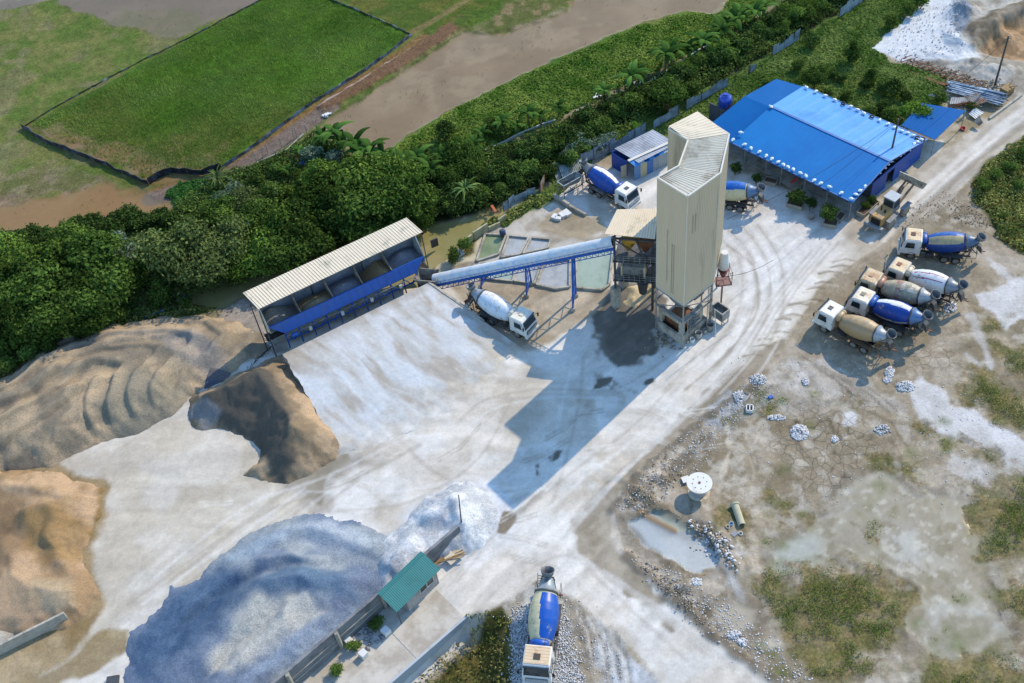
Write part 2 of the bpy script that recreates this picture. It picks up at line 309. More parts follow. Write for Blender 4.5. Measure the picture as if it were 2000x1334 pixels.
# wet patch under the tower
paint([(1150,600),(1165,565),(1235,550),(1310,580),(1300,630),(1268,645),(1278,680),(1250,712),(1205,724),(1172,700),(1150,660),(1170,640)],'#716a60','#5f5950',s=2,soft=.35,warp=1.3,ws=1.8,wet=.45,op=.92,spk=.2)
paint([(1160,725),(1200,735),(1230,760),(1260,770),(1200,775),(1160,750)],'#8d8578',None,soft=.4,warp=1,op=.7,patch=(1.2,.5))
for pl in [[(1262,690),(1275,675),(1283,690),(1270,698)],[(1255,750),(1275,735),(1280,745),(1262,755)],[(1068,895),(1085,880),(1098,880),(1090,895),(1075,905)],[(1045,910),(1055,905),(1052,930),(1045,925)],[(1165,740),(1200,735),(1190,755),(1160,760)]]:
    paint(pl,'#6f6a60',None,soft=.15,warp=.4,ws=1,wet=.5)
# ground around conveyor: buff concrete and mud
paint([(880,560),(950,540),(1000,550),(1110,560),(1190,565),(1180,600),(1120,640),(1060,680),(1020,690),(960,650)],'#b9ad99','#a89a84',s=3,soft=.4,warp=.6,tag=YARD,wet=0)
paint([(940,430),(1000,435),(1080,395),(1180,440),(1190,520),(1110,560),(950,545),(900,545),(930,500)],'#c3bdb1','#a89f90',s=2.5,soft=.5,warp=.6,tag=YARD,spk=.5)
paint([(1035,440),(1100,410),(1170,425),(1190,450),(1130,465),(1075,460)],'#a39478','#93866c',s=2,soft=.5,warp=.8,op=.8)
# canal
canal=[(-400,800),(-50,690),(60,620),(200,575),(330,560),(470,530),(600,470),(800,440),(900,425),(985,395),(1010,415),(960,440),(905,485),(850,520),(820,560),(760,560),(560,580),(470,595),(420,603),(340,598),(230,620),(110,660),(-50,760),(-400,950)]
paint(canal,'#8f8a58','#a0966a',s=5,soft=.35,warp=.5,tag=CANAL,wet=.9,spk=0,z=-.5,zsoft=.5,crack=0)
paint([(850,520),(905,490),(925,455),(945,465),(930,505),(890,545),(840,560)],'#c9c0a4','#bdb294',s=3,soft=.3,warp=.4,tag=TRACK,z=0)
paint([(905,480),(925,460),(935,465),(928,495),(905,500)],'#5c6334',None,soft=.4,warp=.6,tag=GRASS)
paint([(845,540),(900,515),(930,510),(915,535),(880,545)],'#a9a092','#8d8474',s=1,soft=.3,warp=.3)
paint([(300,605),(370,590),(420,600),(425,612),(340,622),(250,640),(200,660),(120,690),(60,705),(0,740),(-300,880),(-300,800),(-50,740),(110,665),(230,625)],'#4c5f28','#6c6f30',s=2,soft=.5,warp=.8,tag=GRASS,z=0,wet=0,spk=.8)
# apron left of shed
paint([(420,620),(480,570),(540,640),(560,690),(470,705),(430,690)],'#a59b8e','#8f857a',s=2,soft=.6,warp=.8,tag=GROUND,spk=1,z=0,wet=0)
# mud around sand heap at left
paint([(-400,900),(110,905),(215,950),(205,1010),(180,1060),(175,1100),(200,1180),(150,1270),(60,1334),(-300,1600)],'#a08b68','#8b7754',s=3,soft=.5,warp=.9,tag=GROUND,wet=.15)
paint([(140,1285),(200,1230),(250,1230),(250,1270),(180,1310),(120,1334),(60,1400),(0,1400),(60,1330)],'#8f7c58','#a1906c',s=1.6,soft=.3,warp=.6,tag=GROUND,wet=.2,op=.9)
paint([(0,1240),(120,1235),(140,1290),(60,1334),(-100,1400),(-100,1250)],'#b3a283','#a59373',s=3,soft=.7,warp=.8,op=.9)
# low grass lot beyond the retaining wall, gravel under the truck
lowlot=[(-400,2300),(640,1420),(767,1336),(916,1208),(950,1190),(985,1180),(1000,1215),(1003,1270),(1005,1334),(1010,1500),(800,2300)]
paint([(925,1235),(950,1205),(985,1182),(1000,1215),(1003,1270),(1005,1334),(1010,1500),(800,2300),(300,2300),(810,1334)],'#50562b','#6b6a39',s=2,soft=.4,warp=.5,tag=GRASS,spk=.9,wet=0)
# right-hand lot
mudl=[(1235,935),(1300,875),(1400,795),(1480,738),(1545,655),(1600,560),(1690,500),(1760,455),(1850,400),(1900,345),(2000,262),(2300,60),(2700,900),(2300,1800),(1800,1520),(1530,1334),(1430,1270),(1300,1150),(1220,1080),(1200,1000)]
paint(mudl,'#b5aa97','#a09581',s=4,soft=.3,warp=.5,tag=GROUND,spk=.7,wet=0,sharp=(.35,.65),crack=0)
paint(mudl,'#c9c0b2','#bdb4a5',s=3,soft=.5,warp=.5,patch=(6,.54),op=.7,seed=41)
paint(mudl,'#8b8068','#7b6f58',s=2,soft=.5,warp=.5,patch=(3.2,.6),op=.55,seed=51)
paint([(1545,655),(1600,560),(1690,500),(1780,460),(1900,470),(1900,560),(1860,640),(1760,720),(1660,730),(1580,690)],'#aca391','#9c927e',s=2.5,soft=1,warp=1,op=.8,wet=.1,crack=0)
paint([(1470,760),(1560,692),(1610,700),(1700,765),(1685,790),(1600,790),(1520,805)],'#c6c4c0','#b3afa8',s=2.5,soft=.8,warp=1,op=.9)
paint([(1495,730),(1540,700),(1580,745),(1600,775),(1560,770)],'#dcdbd8',None,soft=.6,warp=1.2,ws=1.5,op=.8)
# upper road to the right
paint([(1640,455),(1720,400),(1790,320),(1850,290),(1920,245),(2000,190),(2300,0),(2300,80),(2000,262),(1900,345),(1850,400),(1760,455),(1690,500)],'#c4bcae','#b0a797',s=2.5,soft=.5,warp=.6,tag=YARD,op=.9)
for off in (0,26):
    lineq([(1700+off,470),(1790+off,385),(1880+off,305),(2010+off,205),(2150+off,110)],.9,'#dedad2',op=.7,soft=.35)
lineq([(1735,470),(1810,400),(1900,320),(2020,225)],.8,'#958b7a',op=.7,soft=.3,z=-.08)
lineq([(1770,455),(1850,400),(1900,360),(1960,300)],.9,'#8b8270',op=.6,soft=.4,z=.1,jit=1.2,js=1)
paint([(1800,420),(1860,400),(1900,410),(1940,440),(1900,450),(1840,450)],'#bdb7a8','#8d8370',s=1,soft=.5,warp=1,op=.8)
paint([(1680,330),(1700,300),(1850,270),(1830,300),(1790,330),(1760,370)],'#d2cdc2','#bbb29c',s=3,soft=.3,warp=.3,tag=YARD)
# wetter blotches, wandering rivulets and dried crusts on the lot
for (pt,cc,op_,sd) in (((1.8,.6),'#8d8169',.4,141),((4.5,.6),'#948a74',.35,142),((1.3,.62),'#d3cec4',.5,143),((.8,.66),'#7a705c',.4,144)):
    paint([(1240,940),(1400,800),(1480,745),(1560,690),(1700,760),(1860,640),(1900,560),(2100,500),(2300,900),(2200,1600),(1700,1500),(1530,1334),(1320,1150),(1225,1060)],cc,None,soft=.5,warp=.5,patch=pt,op=op_,seed=sd)
for i in range(34):
    x0=1290+random.uniform(0,640); y0=740+random.uniform(0,480); P_=[(x0,y0)]; an=random.uniform(.2,1.2)
    for k in range(5): an+=random.uniform(-.5,.5); P_.append((P_[-1][0]+18*math.cos(an),P_[-1][1]+18*math.sin(an)))
    lineq(P_,.22,random.choice(['#75694f','#6b604a','#cfc7b7']),op=.55,soft=.12,jit=.4,js=1)
# white slurry
W='#dfe0e2'
for pl,op in [([(1905,575),(1940,565),(1985,540),(2150,520),(2150,640),(1990,620),(1965,645),(1945,615),(1915,597)],.9),
    ([(1780,745),(1800,735),(1815,748),(1850,762),(1856,790),(1900,800),(1945,830),(2000,862),(2200,930),(2200,1010),(2000,935),(1950,900),(1880,862),(1830,842),(1792,820),(1780,780)],1),
    ([(1883,615),(1902,612),(1917,640),(1936,700),(1941,727),(1930,722),(1918,680),(1898,640)],.6),([(1886,690),(1922,715),(1915,724),(1897,708)],.6),
    ([(1660,750),(1700,745),(1720,765),(1770,790),(1780,830),(1740,800),(1690,780)],.3),([(1925,500),(1960,520),(1990,555),(1970,552),(1935,520)],.7),([(1640,805),(1668,805),(1672,830),(1648,832)],.9),
    ([(1950,900),(2000,930),(2000,990),(1920,950),(1850,915),(1860,890)],.5),([(1395,1075),(1420,1095),(1455,1175),(1440,1160),(1405,1110)],.7),([(1420,1080),(1470,1083),(1465,1090),(1420,1090)],.7)]:
    paint(pl,W,'#cfcfce',s=2.5,soft=.25,warp=.45,ws=1.5,op=op,spk=.1,wet=.1)
# puddles
paint([(1222,1022),(1268,1003),(1345,1032),(1378,1045),(1412,1085),(1405,1108),(1350,1118),(1300,1092),(1250,1062)],'#b9c0c2','#c6cac8',s=5,soft=.2,warp=.5,ws=1.5,tag=PUDDLE,wet=.7,spk=0,z=-.06)
paint([(1270,1000),(1300,1002),(1345,1025),(1350,1040),(1310,1030)],'#a9ae9f',None,soft=.2,warp=.3,tag=PUDDLE,wet=.7,z=-.06)
lineq([(1252,1003),(1285,1020),(1318,1037)],.7,'#9a7d58',op=.9,soft=.2,z=.12)
pond2=[(1640,960),(1700,928),(1740,935),(1770,960),(1850,960),(1930,1000),(1945,1060),(1930,1150),(1965,1230),(1900,1290),(1820,1280),(1760,1210),(1800,1150),(1740,1100),(1640,1080),(1600,1115),(1520,1115),(1505,1080),(1560,1040),(1610,1010)]
paint(pond2,'#a8a18d','#b5af9e',s=4,soft=.5,warp=1.2,tag=PUDDLE,wet=.55,spk=.35,z=-.06)
paint(pond2,'#c5c6c2',None,soft=.5,warp=1,patch=(4,.6),op=.45,seed=61)
paint(pond2,'#9a907a',None,soft=.5,warp=1,patch=(2.6,.54),op=.6,seed=63,wet=.35)
paint(pond2,'#8d8468',None,soft=.5,warp=1,patch=(1.2,.63),op=.6,seed=64,wet=.2)
paint(pond2,'#cfcabb',None,soft=.5,warp=1,patch=(.8,.66),op=.6,seed=65)
paint([(1505,1080),(1560,1040),(1600,1050),(1590,1110),(1530,1110)],'#bcc0b6',None,soft=1.2,warp=1,op=.8)
paint([(1390,1185),(1440,1170),(1490,1190),(1440,1250),(1405,1235)],'#b6ac98',None,soft=.4,warp=.6,tag=PUDDLE,wet=.5,z=-.05,spk=0)
paint([(1870,1190),(1960,1230),(1990,1290),(1850,1320),(1800,1290)],'#a39c84','#8f8a70',s=2,soft=1,warp=1,op=.6)
# gravelly whites near the bottom truck and road edge
paint([(985,1182),(1050,1135),(1110,1165),(1190,1225),(1290,1334),(1350,1450),(1005,1450),(1003,1270),(1000,1215)],'#bdbbb5','#a0998b',s=1.6,soft=.3,warp=.4,tag=GROUND,spk=1,wet=0)
paint([(1110,1190),(1150,1210),(1200,1270),(1230,1334),(1130,1334),(1110,1260)],'#a39680','#8d8270',s=1.2,soft=.6,warp=1,op=.8)
paint([(1180,1235),(1260,1300),(1300,1350),(1200,1350),(1160,1290)],'#d0d5da','#b6bbc0',s=1.2,soft=.5,warp=1,op=.9)
paint([(1110,1240),(1130,1240),(1128,1280),(1105,1290)],'#a39a83',None,soft=.2,warp=.3,tag=PUDDLE,wet=.5,spk=0)
for pl in [[(1225,985),(1300,925),(1400,800),(1480,745),(1490,760),(1420,820),(1330,920),(1260,990)],[(1300,1140),(1340,1140),(1380,1160),(1400,1220),(1490,1290),(1600,1334),(1500,1334),(1400,1250)]]:
    paint(pl,'#a79f92','#6f6759',s=1.0,soft=.5,warp=1,op=.75,spk=1)
paint([(1380,790),(1440,755),(1500,770),(1490,810),(1420,840),(1380,830)],'#aab1b8','#7f7c66',s=1.0,soft=.5,warp=.8,op=.8,spk=1)
# cracked mud
for pl in [[(1540,790),(1640,800),(1720,840),(1740,900),(1660,930),(1560,920),(1500,870)],[(1770,660),(1860,680),(1870,720),(1800,730),(1765,700)],[(1560,900),(1680,920),(1640,960),(1560,960)],[(1660,770),(1720,790),(1720,810),(1660,800)]]:
    D=sdist(P2(pl),X,Y,4)+(n2-.5)*3; MSK[...,0]=np.maximum(MSK[...,0],sm(-1,1.2,D))
# right edge greens
GP=[[(1460,1120),(1500,1095),(1560,1120),(1640,1110),(1720,1100),(1760,1150),(1800,1160),(1790,1200),(1740,1262),(1660,1290),(1560,1265),(1500,1215)],
 [(1705,898),(1738,885),(1790,918),(1785,942),(1740,930)],[(1655,985),(1720,1010),(1732,1040),(1700,1062),(1680,1030)],[(1866,742),(1920,730),(2000,775),(2100,850),(2100,900),(1960,832),(1900,792)],
 [(1890,1000),(1915,950),(1990,925),(2150,920),(2150,1070),(1960,1092),(1920,1095),(1910,1050)],[(1935,1165),(2000,1115),(2150,1120),(2150,1230),(1960,1200)],[(1820,1310),(1880,1270),(1980,1285),(2100,1334),(2100,1500),(1700,1500),(1760,1340)],
 [(1500,960),(1540,980),(1535,1020),(1495,1012)],[(1780,830),(1830,838),(1850,862),(1810,856)],[(1948,680),(2100,680),(2100,760),(1970,730)],[(1560,1005),(1600,1000),(1595,1050),(1565,1045)],[(1920,620),(1965,620),(1960,650),(1925,640)],
 [(1880,860),(1950,870),(1955,910),(1910,895)],[(1575,1290),(1640,1250),(1720,1290),(1700,1334),(1560,1334)],[(1660,762),(1690,770),(1680,785),(1655,778)],[(1480,770),(1515,780),(1520,800),(1490,800)],[(1720,650),(1740,640),(1790,650),(1750,670)],
 [(1410,990),(1440,1000),(1430,1030),(1410,1020)],[(1450,1000),(1480,1010),(1475,1040),(1450,1040)]]
for i,pl in enumerate(GP): paint(pl,'#646e34','#86824c',s=1.0,soft=.9,warp=2.4,ws=2,op=.78,spk=.9,tag=GRASS,seed=70+i,crack=0,wet=0)
for i in range(60):
    x0=1480+random.random()*560; y0=760+random.random()*600; r0=random.uniform(5,16)
    if 1640<x0<1900 and 950<y0<1100: continue
    GP.append([(x0+r0*random.uniform(.5,1.2)*math.cos(t),y0+r0*.8*random.uniform(.5,1.2)*math.sin(t)) for t in np.linspace(0,6.28,9)[:-1]]); paint(GP[-1],'#6c7540',None,soft=.6,warp=.8,op=.55,seed=i)
GR=[(1895,352),(1935,310),(2000,268),(2300,120),(2400,520),(2000,495),(1955,470),(1930,420),(1900,395)]
paint(GR,'#4c5f27','#6c6d36',s=2,soft=.5,warp=.8,tag=GRASS,spk=.9)
# tyre arcs and streaks in the yard
ym=(TAG==YARD)
a=math.atan2(*(at2(1600,480)-at2(700,1300))[::-1]); u=X*math.cos(a)+Y*math.sin(a); v=-X*math.sin(a)+Y*math.cos(a)
a2=a-.9; u2=X*math.cos(a2)+Y*math.sin(a2); v2=-X*math.sin(a2)+Y*math.cos(a2)
wd=fbm(X,Y,14,3,90)*3
str1=fbm(u/9,v+wd,.9,3,91)-.5; str2=fbm(u2/8,v2+wd,1.0,3,92)-.5; sel=sm(.42,.58,fbm(X,Y,12,3,93)+ (X>20)*.15)
st=(str1*sel+str2*(1-sel)*.8)
CLR*= (1+ (ym*(st*.5)))[...,None]
arcs=[[(1420,480),(1470,520),(1480,600),(1430,680),(1340,760)],[(1440,470),(1500,530),(1510,610),(1450,700),(1350,800)],[(1360,690),(1250,820),(1120,920),(1010,1010),(900,1100),(760,1220)],
 [(1370,710),(1265,835),(1140,935),(1030,1030),(920,1120),(790,1230)],[(900,820),(950,780),(1060,760),(1200,760),(1300,700)],[(905,850),(960,800),(1080,775),(1210,780)],[(780,860),(860,930),(960,960),(1050,950)],
 [(1000,1140),(1100,1110),(1180,1180),(1300,1290)],[(1020,1120),(1110,1085),(1200,1160),(1340,1290)],[(300,1130),(480,990),(640,930),(800,850)],[(330,1140),(500,1010),(660,950),(820,870)],[(600,960),(780,960),(920,930)],
 [(640,1000),(800,980),(930,900),(1000,780)],[(1120,700),(1100,780),(1080,880),(1060,960)],[(1140,700),(1130,790),(1110,880),(1080,980)],[(1340,440),(1420,500),(1520,540)]]+[[(1395+k*14,455-k*3),(1440+k*14,500+k*2),(1450+k*13,570+k*6),(1425+k*10,640+k*10),(1375+k*6,700+k*14)] for k in range(8)]+[[(1640-k*9,470+k*3),(1560-k*9,560+k*5),(1480-k*8,680+k*4),(1370-k*8,790+k*5),(1240-k*6,900+k*7),(1130-k*5,1000+k*9)] for k in range(0,8,1)]+[[(560+k*35,960-k*6),(420+k*35,1060-k*4),(250+k*30,1180-k*2)] for k in range(6)]+[[(1110+k*14,1075+k*8),(1230+k*14,1160+k*7),(1400+k*16,1290+k*8)] for k in range(6)]+[[(940-k*18,1080+k*16),(860-k*20,1170+k*16),(740-k*20,1290+k*10)] for k in range(5)]
for i,l in enumerate(arcs):
    L=P2(l); Q=[]  # smooth
    for k in range(len(L)-1):
        p0=L[max(k-1,0)];p1=L[k];p2=L[k+1];p3=L[min(k+2,len(L)-1)]
        for tt in np.linspace(0,1,6)[:-1]: Q.append(.5*((2*p1)+(-p0+p2)*tt+(2*p0-5*p1+4*p2-p3)*tt*tt+(-p0+3*p1-3*p2+p3)*tt**3))
    Q.append(L[-1]); lineq(Q,.38,'#9b9282' if i%2==0 else '#e9e8e4',op=(.6 if i<2 else .32 if i<17 else .42 if i<25 else .3),soft=.16,jit=.35,wpoly=True,js=1.3)
for i in range(22):
    a0=random.uniform(-.5,.9); x0=random.uniform(300,1350); y0=random.uniform(760,1150) if x0<1000 else random.uniform(780,900); L=random.uniform(40,110)
    for dy in (0,7): lineq([(x0,y0+dy),(x0+L*.5,y0+dy-L*.5*a0*.7),(x0+L,y0+dy-L*a0)],.2,'#958c7c' if i%3 else '#ebeae6',op=.4,soft=.1,jit=.25,js=.8)
# ruts by the truck row
for i in range(26):
    k=i/26; x0=1640-k*190+random.uniform(-6,6); y0=500+k*200+random.uniform(-6,6); L=random.uniform(20,55)
    lineq([(x0,y0),(x0+L*.5,y0-L*.12),(x0+L,y0-L*.05)],.28,'#7b725f' if i%2 else '#c8c2b4',op=.7,soft=.12,jit=.3,js=1)
for i in range(14):
    x0=1560+i*9; y0=700+i*4+random.uniform(-8,8); lineq([(x0,y0),(x0+40,y0+25),(x0+75,y0+55)],.3,'#6f6a60' if i%2 else '#b9b4a8',op=.5,soft=.12,jit=.3,js=1)
for i in range(16):
    x0=1560+random.uniform(-60,330); y0=760+random.uniform(-60,400); L=random.uniform(20,60); lineq([(x0,y0),(x0+L,y0+L*.75)],.25,'#7f745c' if i%2 else '#cfc8b8',op=.5,soft=.12,jit=.3,js=1)
for i in range(8):
    x0=1120+i*12+random.uniform(-4,4); y0=1185+i*9; lineq([(x0,y0),(x0+22,y0+45),(x0+30,y0+95)],.35,'#6f6759' if i%2 else '#cdc9bf',op=.6,soft=.15,jit=.4,js=1,z=(-.08 if i%2 else .05))
ml=sdist(P2(mudl),X,Y,3); ok_=(ml>0)&(TAG==GROUND); CLR[ok_]*=np.array([.88,.86,.83])
ok_=(ml>0)&(TAG==PUDDLE); CLR[ok_]*=.9
# fine mottle
CLR*= (1+(n3-.5)*.22*(TAG!=POND)*(TAG!=CANAL)+(n2-.5)*.14)[...,None]
CLR*= (1+((fbm(X,Y,.35,2,5)-.5)*.45*MSK[...,2]))[...,None]
# relief
rough=MSK[...,2]*(1-MSK[...,1]); flat=((TAG==POND)|(TAG==CANAL)|(TAG==PUDDLE))
Z+= np.where(flat,0,1)*((n3-.5)*.16*rough+(n2-.5)*.22*rough*(TAG!=YARD))
lw=sdist(P2(lowlot),X,Y,8); Z-=2.3*sm(-.3,.05,lw)
Dg=ldist(P2([(950,1190),(985,1180),(1000,1215),(1003,1270),(1005,1334),(1010,1500)]),X,Y,6); Z+=2.3*sm(-.3,.05,lw)*(1-sm(.2,3.5,Dg))
for (px,py,r,h) in [(1240,970,5,.5),(1290,930,3,.4),(1340,1150,2.5,.6),(1420,1060,4,.4),(1380,1020,3,.3),(1440,1110,3,.3),(1900,130,4,.8),(1830,115,3,.6),(1870,90,3,.9),(1880,25,3,1.6),(1960,60,3,1.0),(1960,140,4,.6)]:
    c=at2(px,py); Z+=h*np.exp(-((X-c[0])**2+(Y-c[1])**2)/(r*r)*2)*(.6+.8*n3)*(~flat)
lineq([(1195,1000),(1240,940),(1300,880),(1400,800),(1485,742)],.9,'#6f675a',op=.75,soft=.3,jit=1,js=1,z=.18)
lineq([(1225,1085),(1300,1155),(1400,1250),(1530,1340)],1.0,'#6d6354',op=.75,soft=.3,jit=1,js=1,z=.18)
lineq([(1210,1010),(1260,1060),(1310,1110)],.6,'#6f6656',op=.6,soft=.3,jit=.8,js=1)
lineq([(1245,965),(1300,1000),(1350,1030),(1410,1070)],.9,'#7b6f58',op=.7,soft=.3,jit=.8,js=1,z=.2)
lineq([(1420,830),(1425,880),(1410,930)],.5,'#cfc6b4',op=.7,soft=.2,jit=.6,js=1)
lineq([(1000,1010),(1060,960)],.5,'#7e7a72',op=.5,soft=.2,jit=.8,js=1)
Z[Y>230]=np.minimum(Z[Y>230],.1)
gr=(TAG==RICE)|(TAG==GRASS); CLR[gr]*=np.array([.86,.76,.8]); CLR[TAG==POND]*=np.array([.88,.8,.7])
CLR=np.clip(CLR,0.005,.9)
def zone_mat(name,kind):
    m=bpy.data.materials.new(name); m.use_nodes=True; n=m.node_tree; b=n.nodes['Principled BSDF']; L=n.links.new
    a=n.nodes.new('ShaderNodeAttribute'); a.attribute_name='Col'; k=n.nodes.new('ShaderNodeAttribute'); k.attribute_name='Msk'
    sp=n.nodes.new('ShaderNodeSeparateColor'); L(k.outputs['Color'],sp.inputs[0]); tc=n.nodes.new('ShaderNodeTexCoord')
    def noise(sc,det=5,ro=.65):
        q=n.nodes.new('ShaderNodeTexNoise'); q.inputs['Scale'].default_value=sc; q.inputs['Detail'].default_value=det; q.inputs['Roughness'].default_value=ro; L(tc.outputs['Object'],q.inputs[0]); return q.outputs[0]
    def mrange(i,a0,a1,b0,b1):
        q=n.nodes.new('ShaderNodeMapRange'); L(i,q.inputs[0]); 
        for j,vv in enumerate((a0,a1,b0,b1)): q.inputs[j+1].default_value=vv
        return q.outputs[0]
    def mth(op,x,y):
        q=n.nodes.new('ShaderNodeMath'); q.operation=op
        for j,vv in enumerate((x,y)):
            if isinstance(vv,(int,float)): q.inputs[j].default_value=vv
            else: L(vv,q.inputs[j])
        return q.outputs[0]
    f=noise(3.2); g=noise(.7,6)
    amp={'water':.05,'green':.4,'yard':.09}.get(kind,.16)
    s=mth('MULTIPLY',mrange(f,.3,.7,1-amp,1+amp),mrange(g,.3,.7,1-amp*.5,1+amp*.5))
    if kind=='mud':
        vo=n.nodes.new('ShaderNodeTexVoronoi'); vo.feature='DISTANCE_TO_EDGE'; vo.inputs['Scale'].default_value=.85; vo.inputs['Randomness'].default_value=1
        wn=n.nodes.new('ShaderNodeTexNoise'); wn.inputs['Scale'].default_value=1.2; L(tc.outputs['Object'],wn.inputs[0])
        va=n.nodes.new('ShaderNodeVectorMath'); va.operation='MULTIPLY_ADD'; L(wn.outputs['Color'],va.inputs[0]); va.inputs[1].default_value=(.5,.5,0); L(tc.outputs['Object'],va.inputs[2])
        L(va.outputs[0],vo.inputs[0])
        cr=mrange(vo.outputs[0],.0,.07,1,0); cr=mth('MULTIPLY',cr,sp.outputs[0]); s=mth('MULTIPLY',s,mth('SUBTRACT',1,mth('MULTIPLY',cr,.42)))
    vm=n.nodes.new('ShaderNodeVectorMath'); vm.operation='SCALE'; L(a.outputs['Color'],vm.inputs[0]); L(s,vm.inputs['Scale']); L(vm.outputs[0],b.inputs['Base Color'])
    if kind=='water': b.inputs['Roughness'].default_value=.3; b.inputs['Specular IOR Level'].default_value=.12
    else: L(mrange(sp.outputs[1],0,1,.92,.35),b.inputs['Roughness']); b.inputs['Specular IOR Level'].default_value=.1
    bp=n.nodes.new('ShaderNodeBump'); bp.inputs['Strength'].default_value={'water':.08,'yard':.22}.get(kind,.5); bp.inputs['Distance'].default_value=.12
    L(noise(.8 if kind=='water' else 4.5,6,.7),bp.inputs['Height']); L(bp.outputs[0],b.inputs['Normal'])
    return m
names={GROUND:('ground','mud'),YARD:('yard','yard'),RICE:('rice_field','green'),POND:('field_water','water'),CANAL:('canal_water','water'),PUDDLE:('puddle','water'),GRASS:('grassland','green'),TRACK:('path','yard')}
allv=np.stack([X,Y,Z],-1).reshape(-1,3); C4=np.concatenate([CLR.reshape(-1,3),np.ones((NY*NX,1))],1); M4=np.concatenate([MSK.reshape(-1,3),np.ones((NY*NX,1))],1)
idx=np.arange(NY*NX).reshape(NY,NX); q=np.stack([idx[:-1,:-1],idx[:-1,1:],idx[1:,1:],idx[1:,:-1]],-1).reshape(-1,4); tg=TAG[:-1,:-1].ravel()
for k,(nm,kd) in names.items():
    f=q[tg==k]
    if not len(f): continue
    used,inv=np.unique(f,return_inverse=True); me=npmesh(nm,allv[used],inv.reshape(-1,4),zone_mat(nm,kd),smooth=True)
    for an,A in (('Col',C4),('Msk',M4)):
        at_=me.attributes.new(an,'FLOAT_COLOR','POINT'); at_.data.foreach_set('color',A[used].astype(np.float32).ravel())
    addo(nm,me,kind='structure')
def gz(x,y):
    i=np.clip(np.searchsorted(gx,x),0,NX-1); j=np.clip(np.searchsorted(gy,y),0,NY-1); return Z[j,i]
# ---------------------------------------------------------------- materials
M=dict(
 cream=mat('cream_sheet','#d8c9ac',.6,0,.04,.8,'#b5ab92',.1,.3,spec=.2,streak=True),
 creamroof=mat('cream_roof','#f0e0c4',.5,0,.05,1,'#b9b49a',.12,.4,spec=.3),
 greyroof=mat('weathered_roof','#cfcbba',.6,0,.08,1,'#a39b8a',.35,.5,spec=.3),
 trim=mat('trim_white','#dcd9cc',.5,0,.05,1,spec=.3),
 conc=mat('concrete','#bdb8ab',.85,0,.15,1.2,'#8f897d',.4,.7,bump=.3,spec=.2),
 concd=mat('concrete_dark','#9c988f',.85,0,.15,1.2,'#6d6a63',.4,.7,bump=.3,spec=.2),
 slab=mat('slab_concrete','#cfc9bd',.8,0,.1,.5,'#b3aa9b',.45,.35,bump=.2,spec=.2),
 steel=mat('galvanised_steel','#a9adac',.45,.5,.12,2,'#6f6a60',.3,1.2),
 dsteel=mat('dark_steel','#5b5d5f',.55,.4,.15,2,'#3e3a36',.3,1.2),
 rust=mat('rusty_steel','#8a5a38',.8,.1,.2,2,'#5a3b28',.4,1.5),
 blue=mat('blue_paint','#0f5cb8',.4,0,.08,1,'#3b5f95',.2,.6,spec=.45),
 bluesh=mat('blue_sheet','#0660a8',.6,0,.05,.3,'#0866ac',.3,.12,spec=.05),
 bluetarp=mat('blue_tarp','#0a7ac4',.5,0,.06,.25,'#0a70bb',.4,.1,spec=.12),
 bluelt=mat('light_blue_sheet','#4f9de6',.5,0,.06,.3,'#3c8cd8',.3,.2,spec=.2),
 bluewall=mat('blue_wall','#0d4fa6',.5,0,.06,.6,spec=.35),
 teal=mat('teal_roof','#3c8583',.6,0,.08,.8,'#357674',.3,.4,spec=.35),
 white=mat('white_paint','#e6e6e2',.4,0,.05,1,'#bdb6a6',.2,1,spec=.45),
 dirtywhite=mat('dirty_white','#d9d2bd',.5,0,.08,1.5,'#a8946f',.4,1,spec=.4),
 tube=mat('conveyor_cover','#dde0e2',.5,0,.06,1,'#a9cce8',.35,1.6,spec=.45),
 black=mat('black_rubber','#2a2826',.8,0,.15,3,'#5a554c',.3,2,spec=.3),
 dark=mat('dark_opening','#1d1c1b',.9,0,.1,1),
 glass=mat('glass','#20303a',.08,0,.05,1,spec=.6),
 yellow=mat('machine_yellow','#c99a2e',.5,0,.1,1,'#7d6a3e',.4,1,spec=.4),
 fence=mat('fence_sheet','#a9bccb',.5,.1,.12,1,'#7e8c96',.5,.8,spec=.4),
 fenceold=mat('fence_sheet_old','#b0a9a0',.6,.1,.15,1,'#8a5f45',.45,.8,spec=.3),
 wood=mat('wood','#a58a62',.8,0,.15,2,'#6e5a40',.3,2,spec=.2),
 water=mat('pond_water','#a9b9a8',.12,0,.05,.3,'#98ab98',.4,.3,bump=.03,spec=.35),
 waterg=mat('green_water','#8a966c',.1,0,.05,.3,'#76835a',.4,.4,bump=.03,spec=.35),
 slurry=mat('grey_slurry','#b4b8b8',.35,0,.07,.6,'#9da0a0',.4,.5,bump=.1,spec=.3),
)
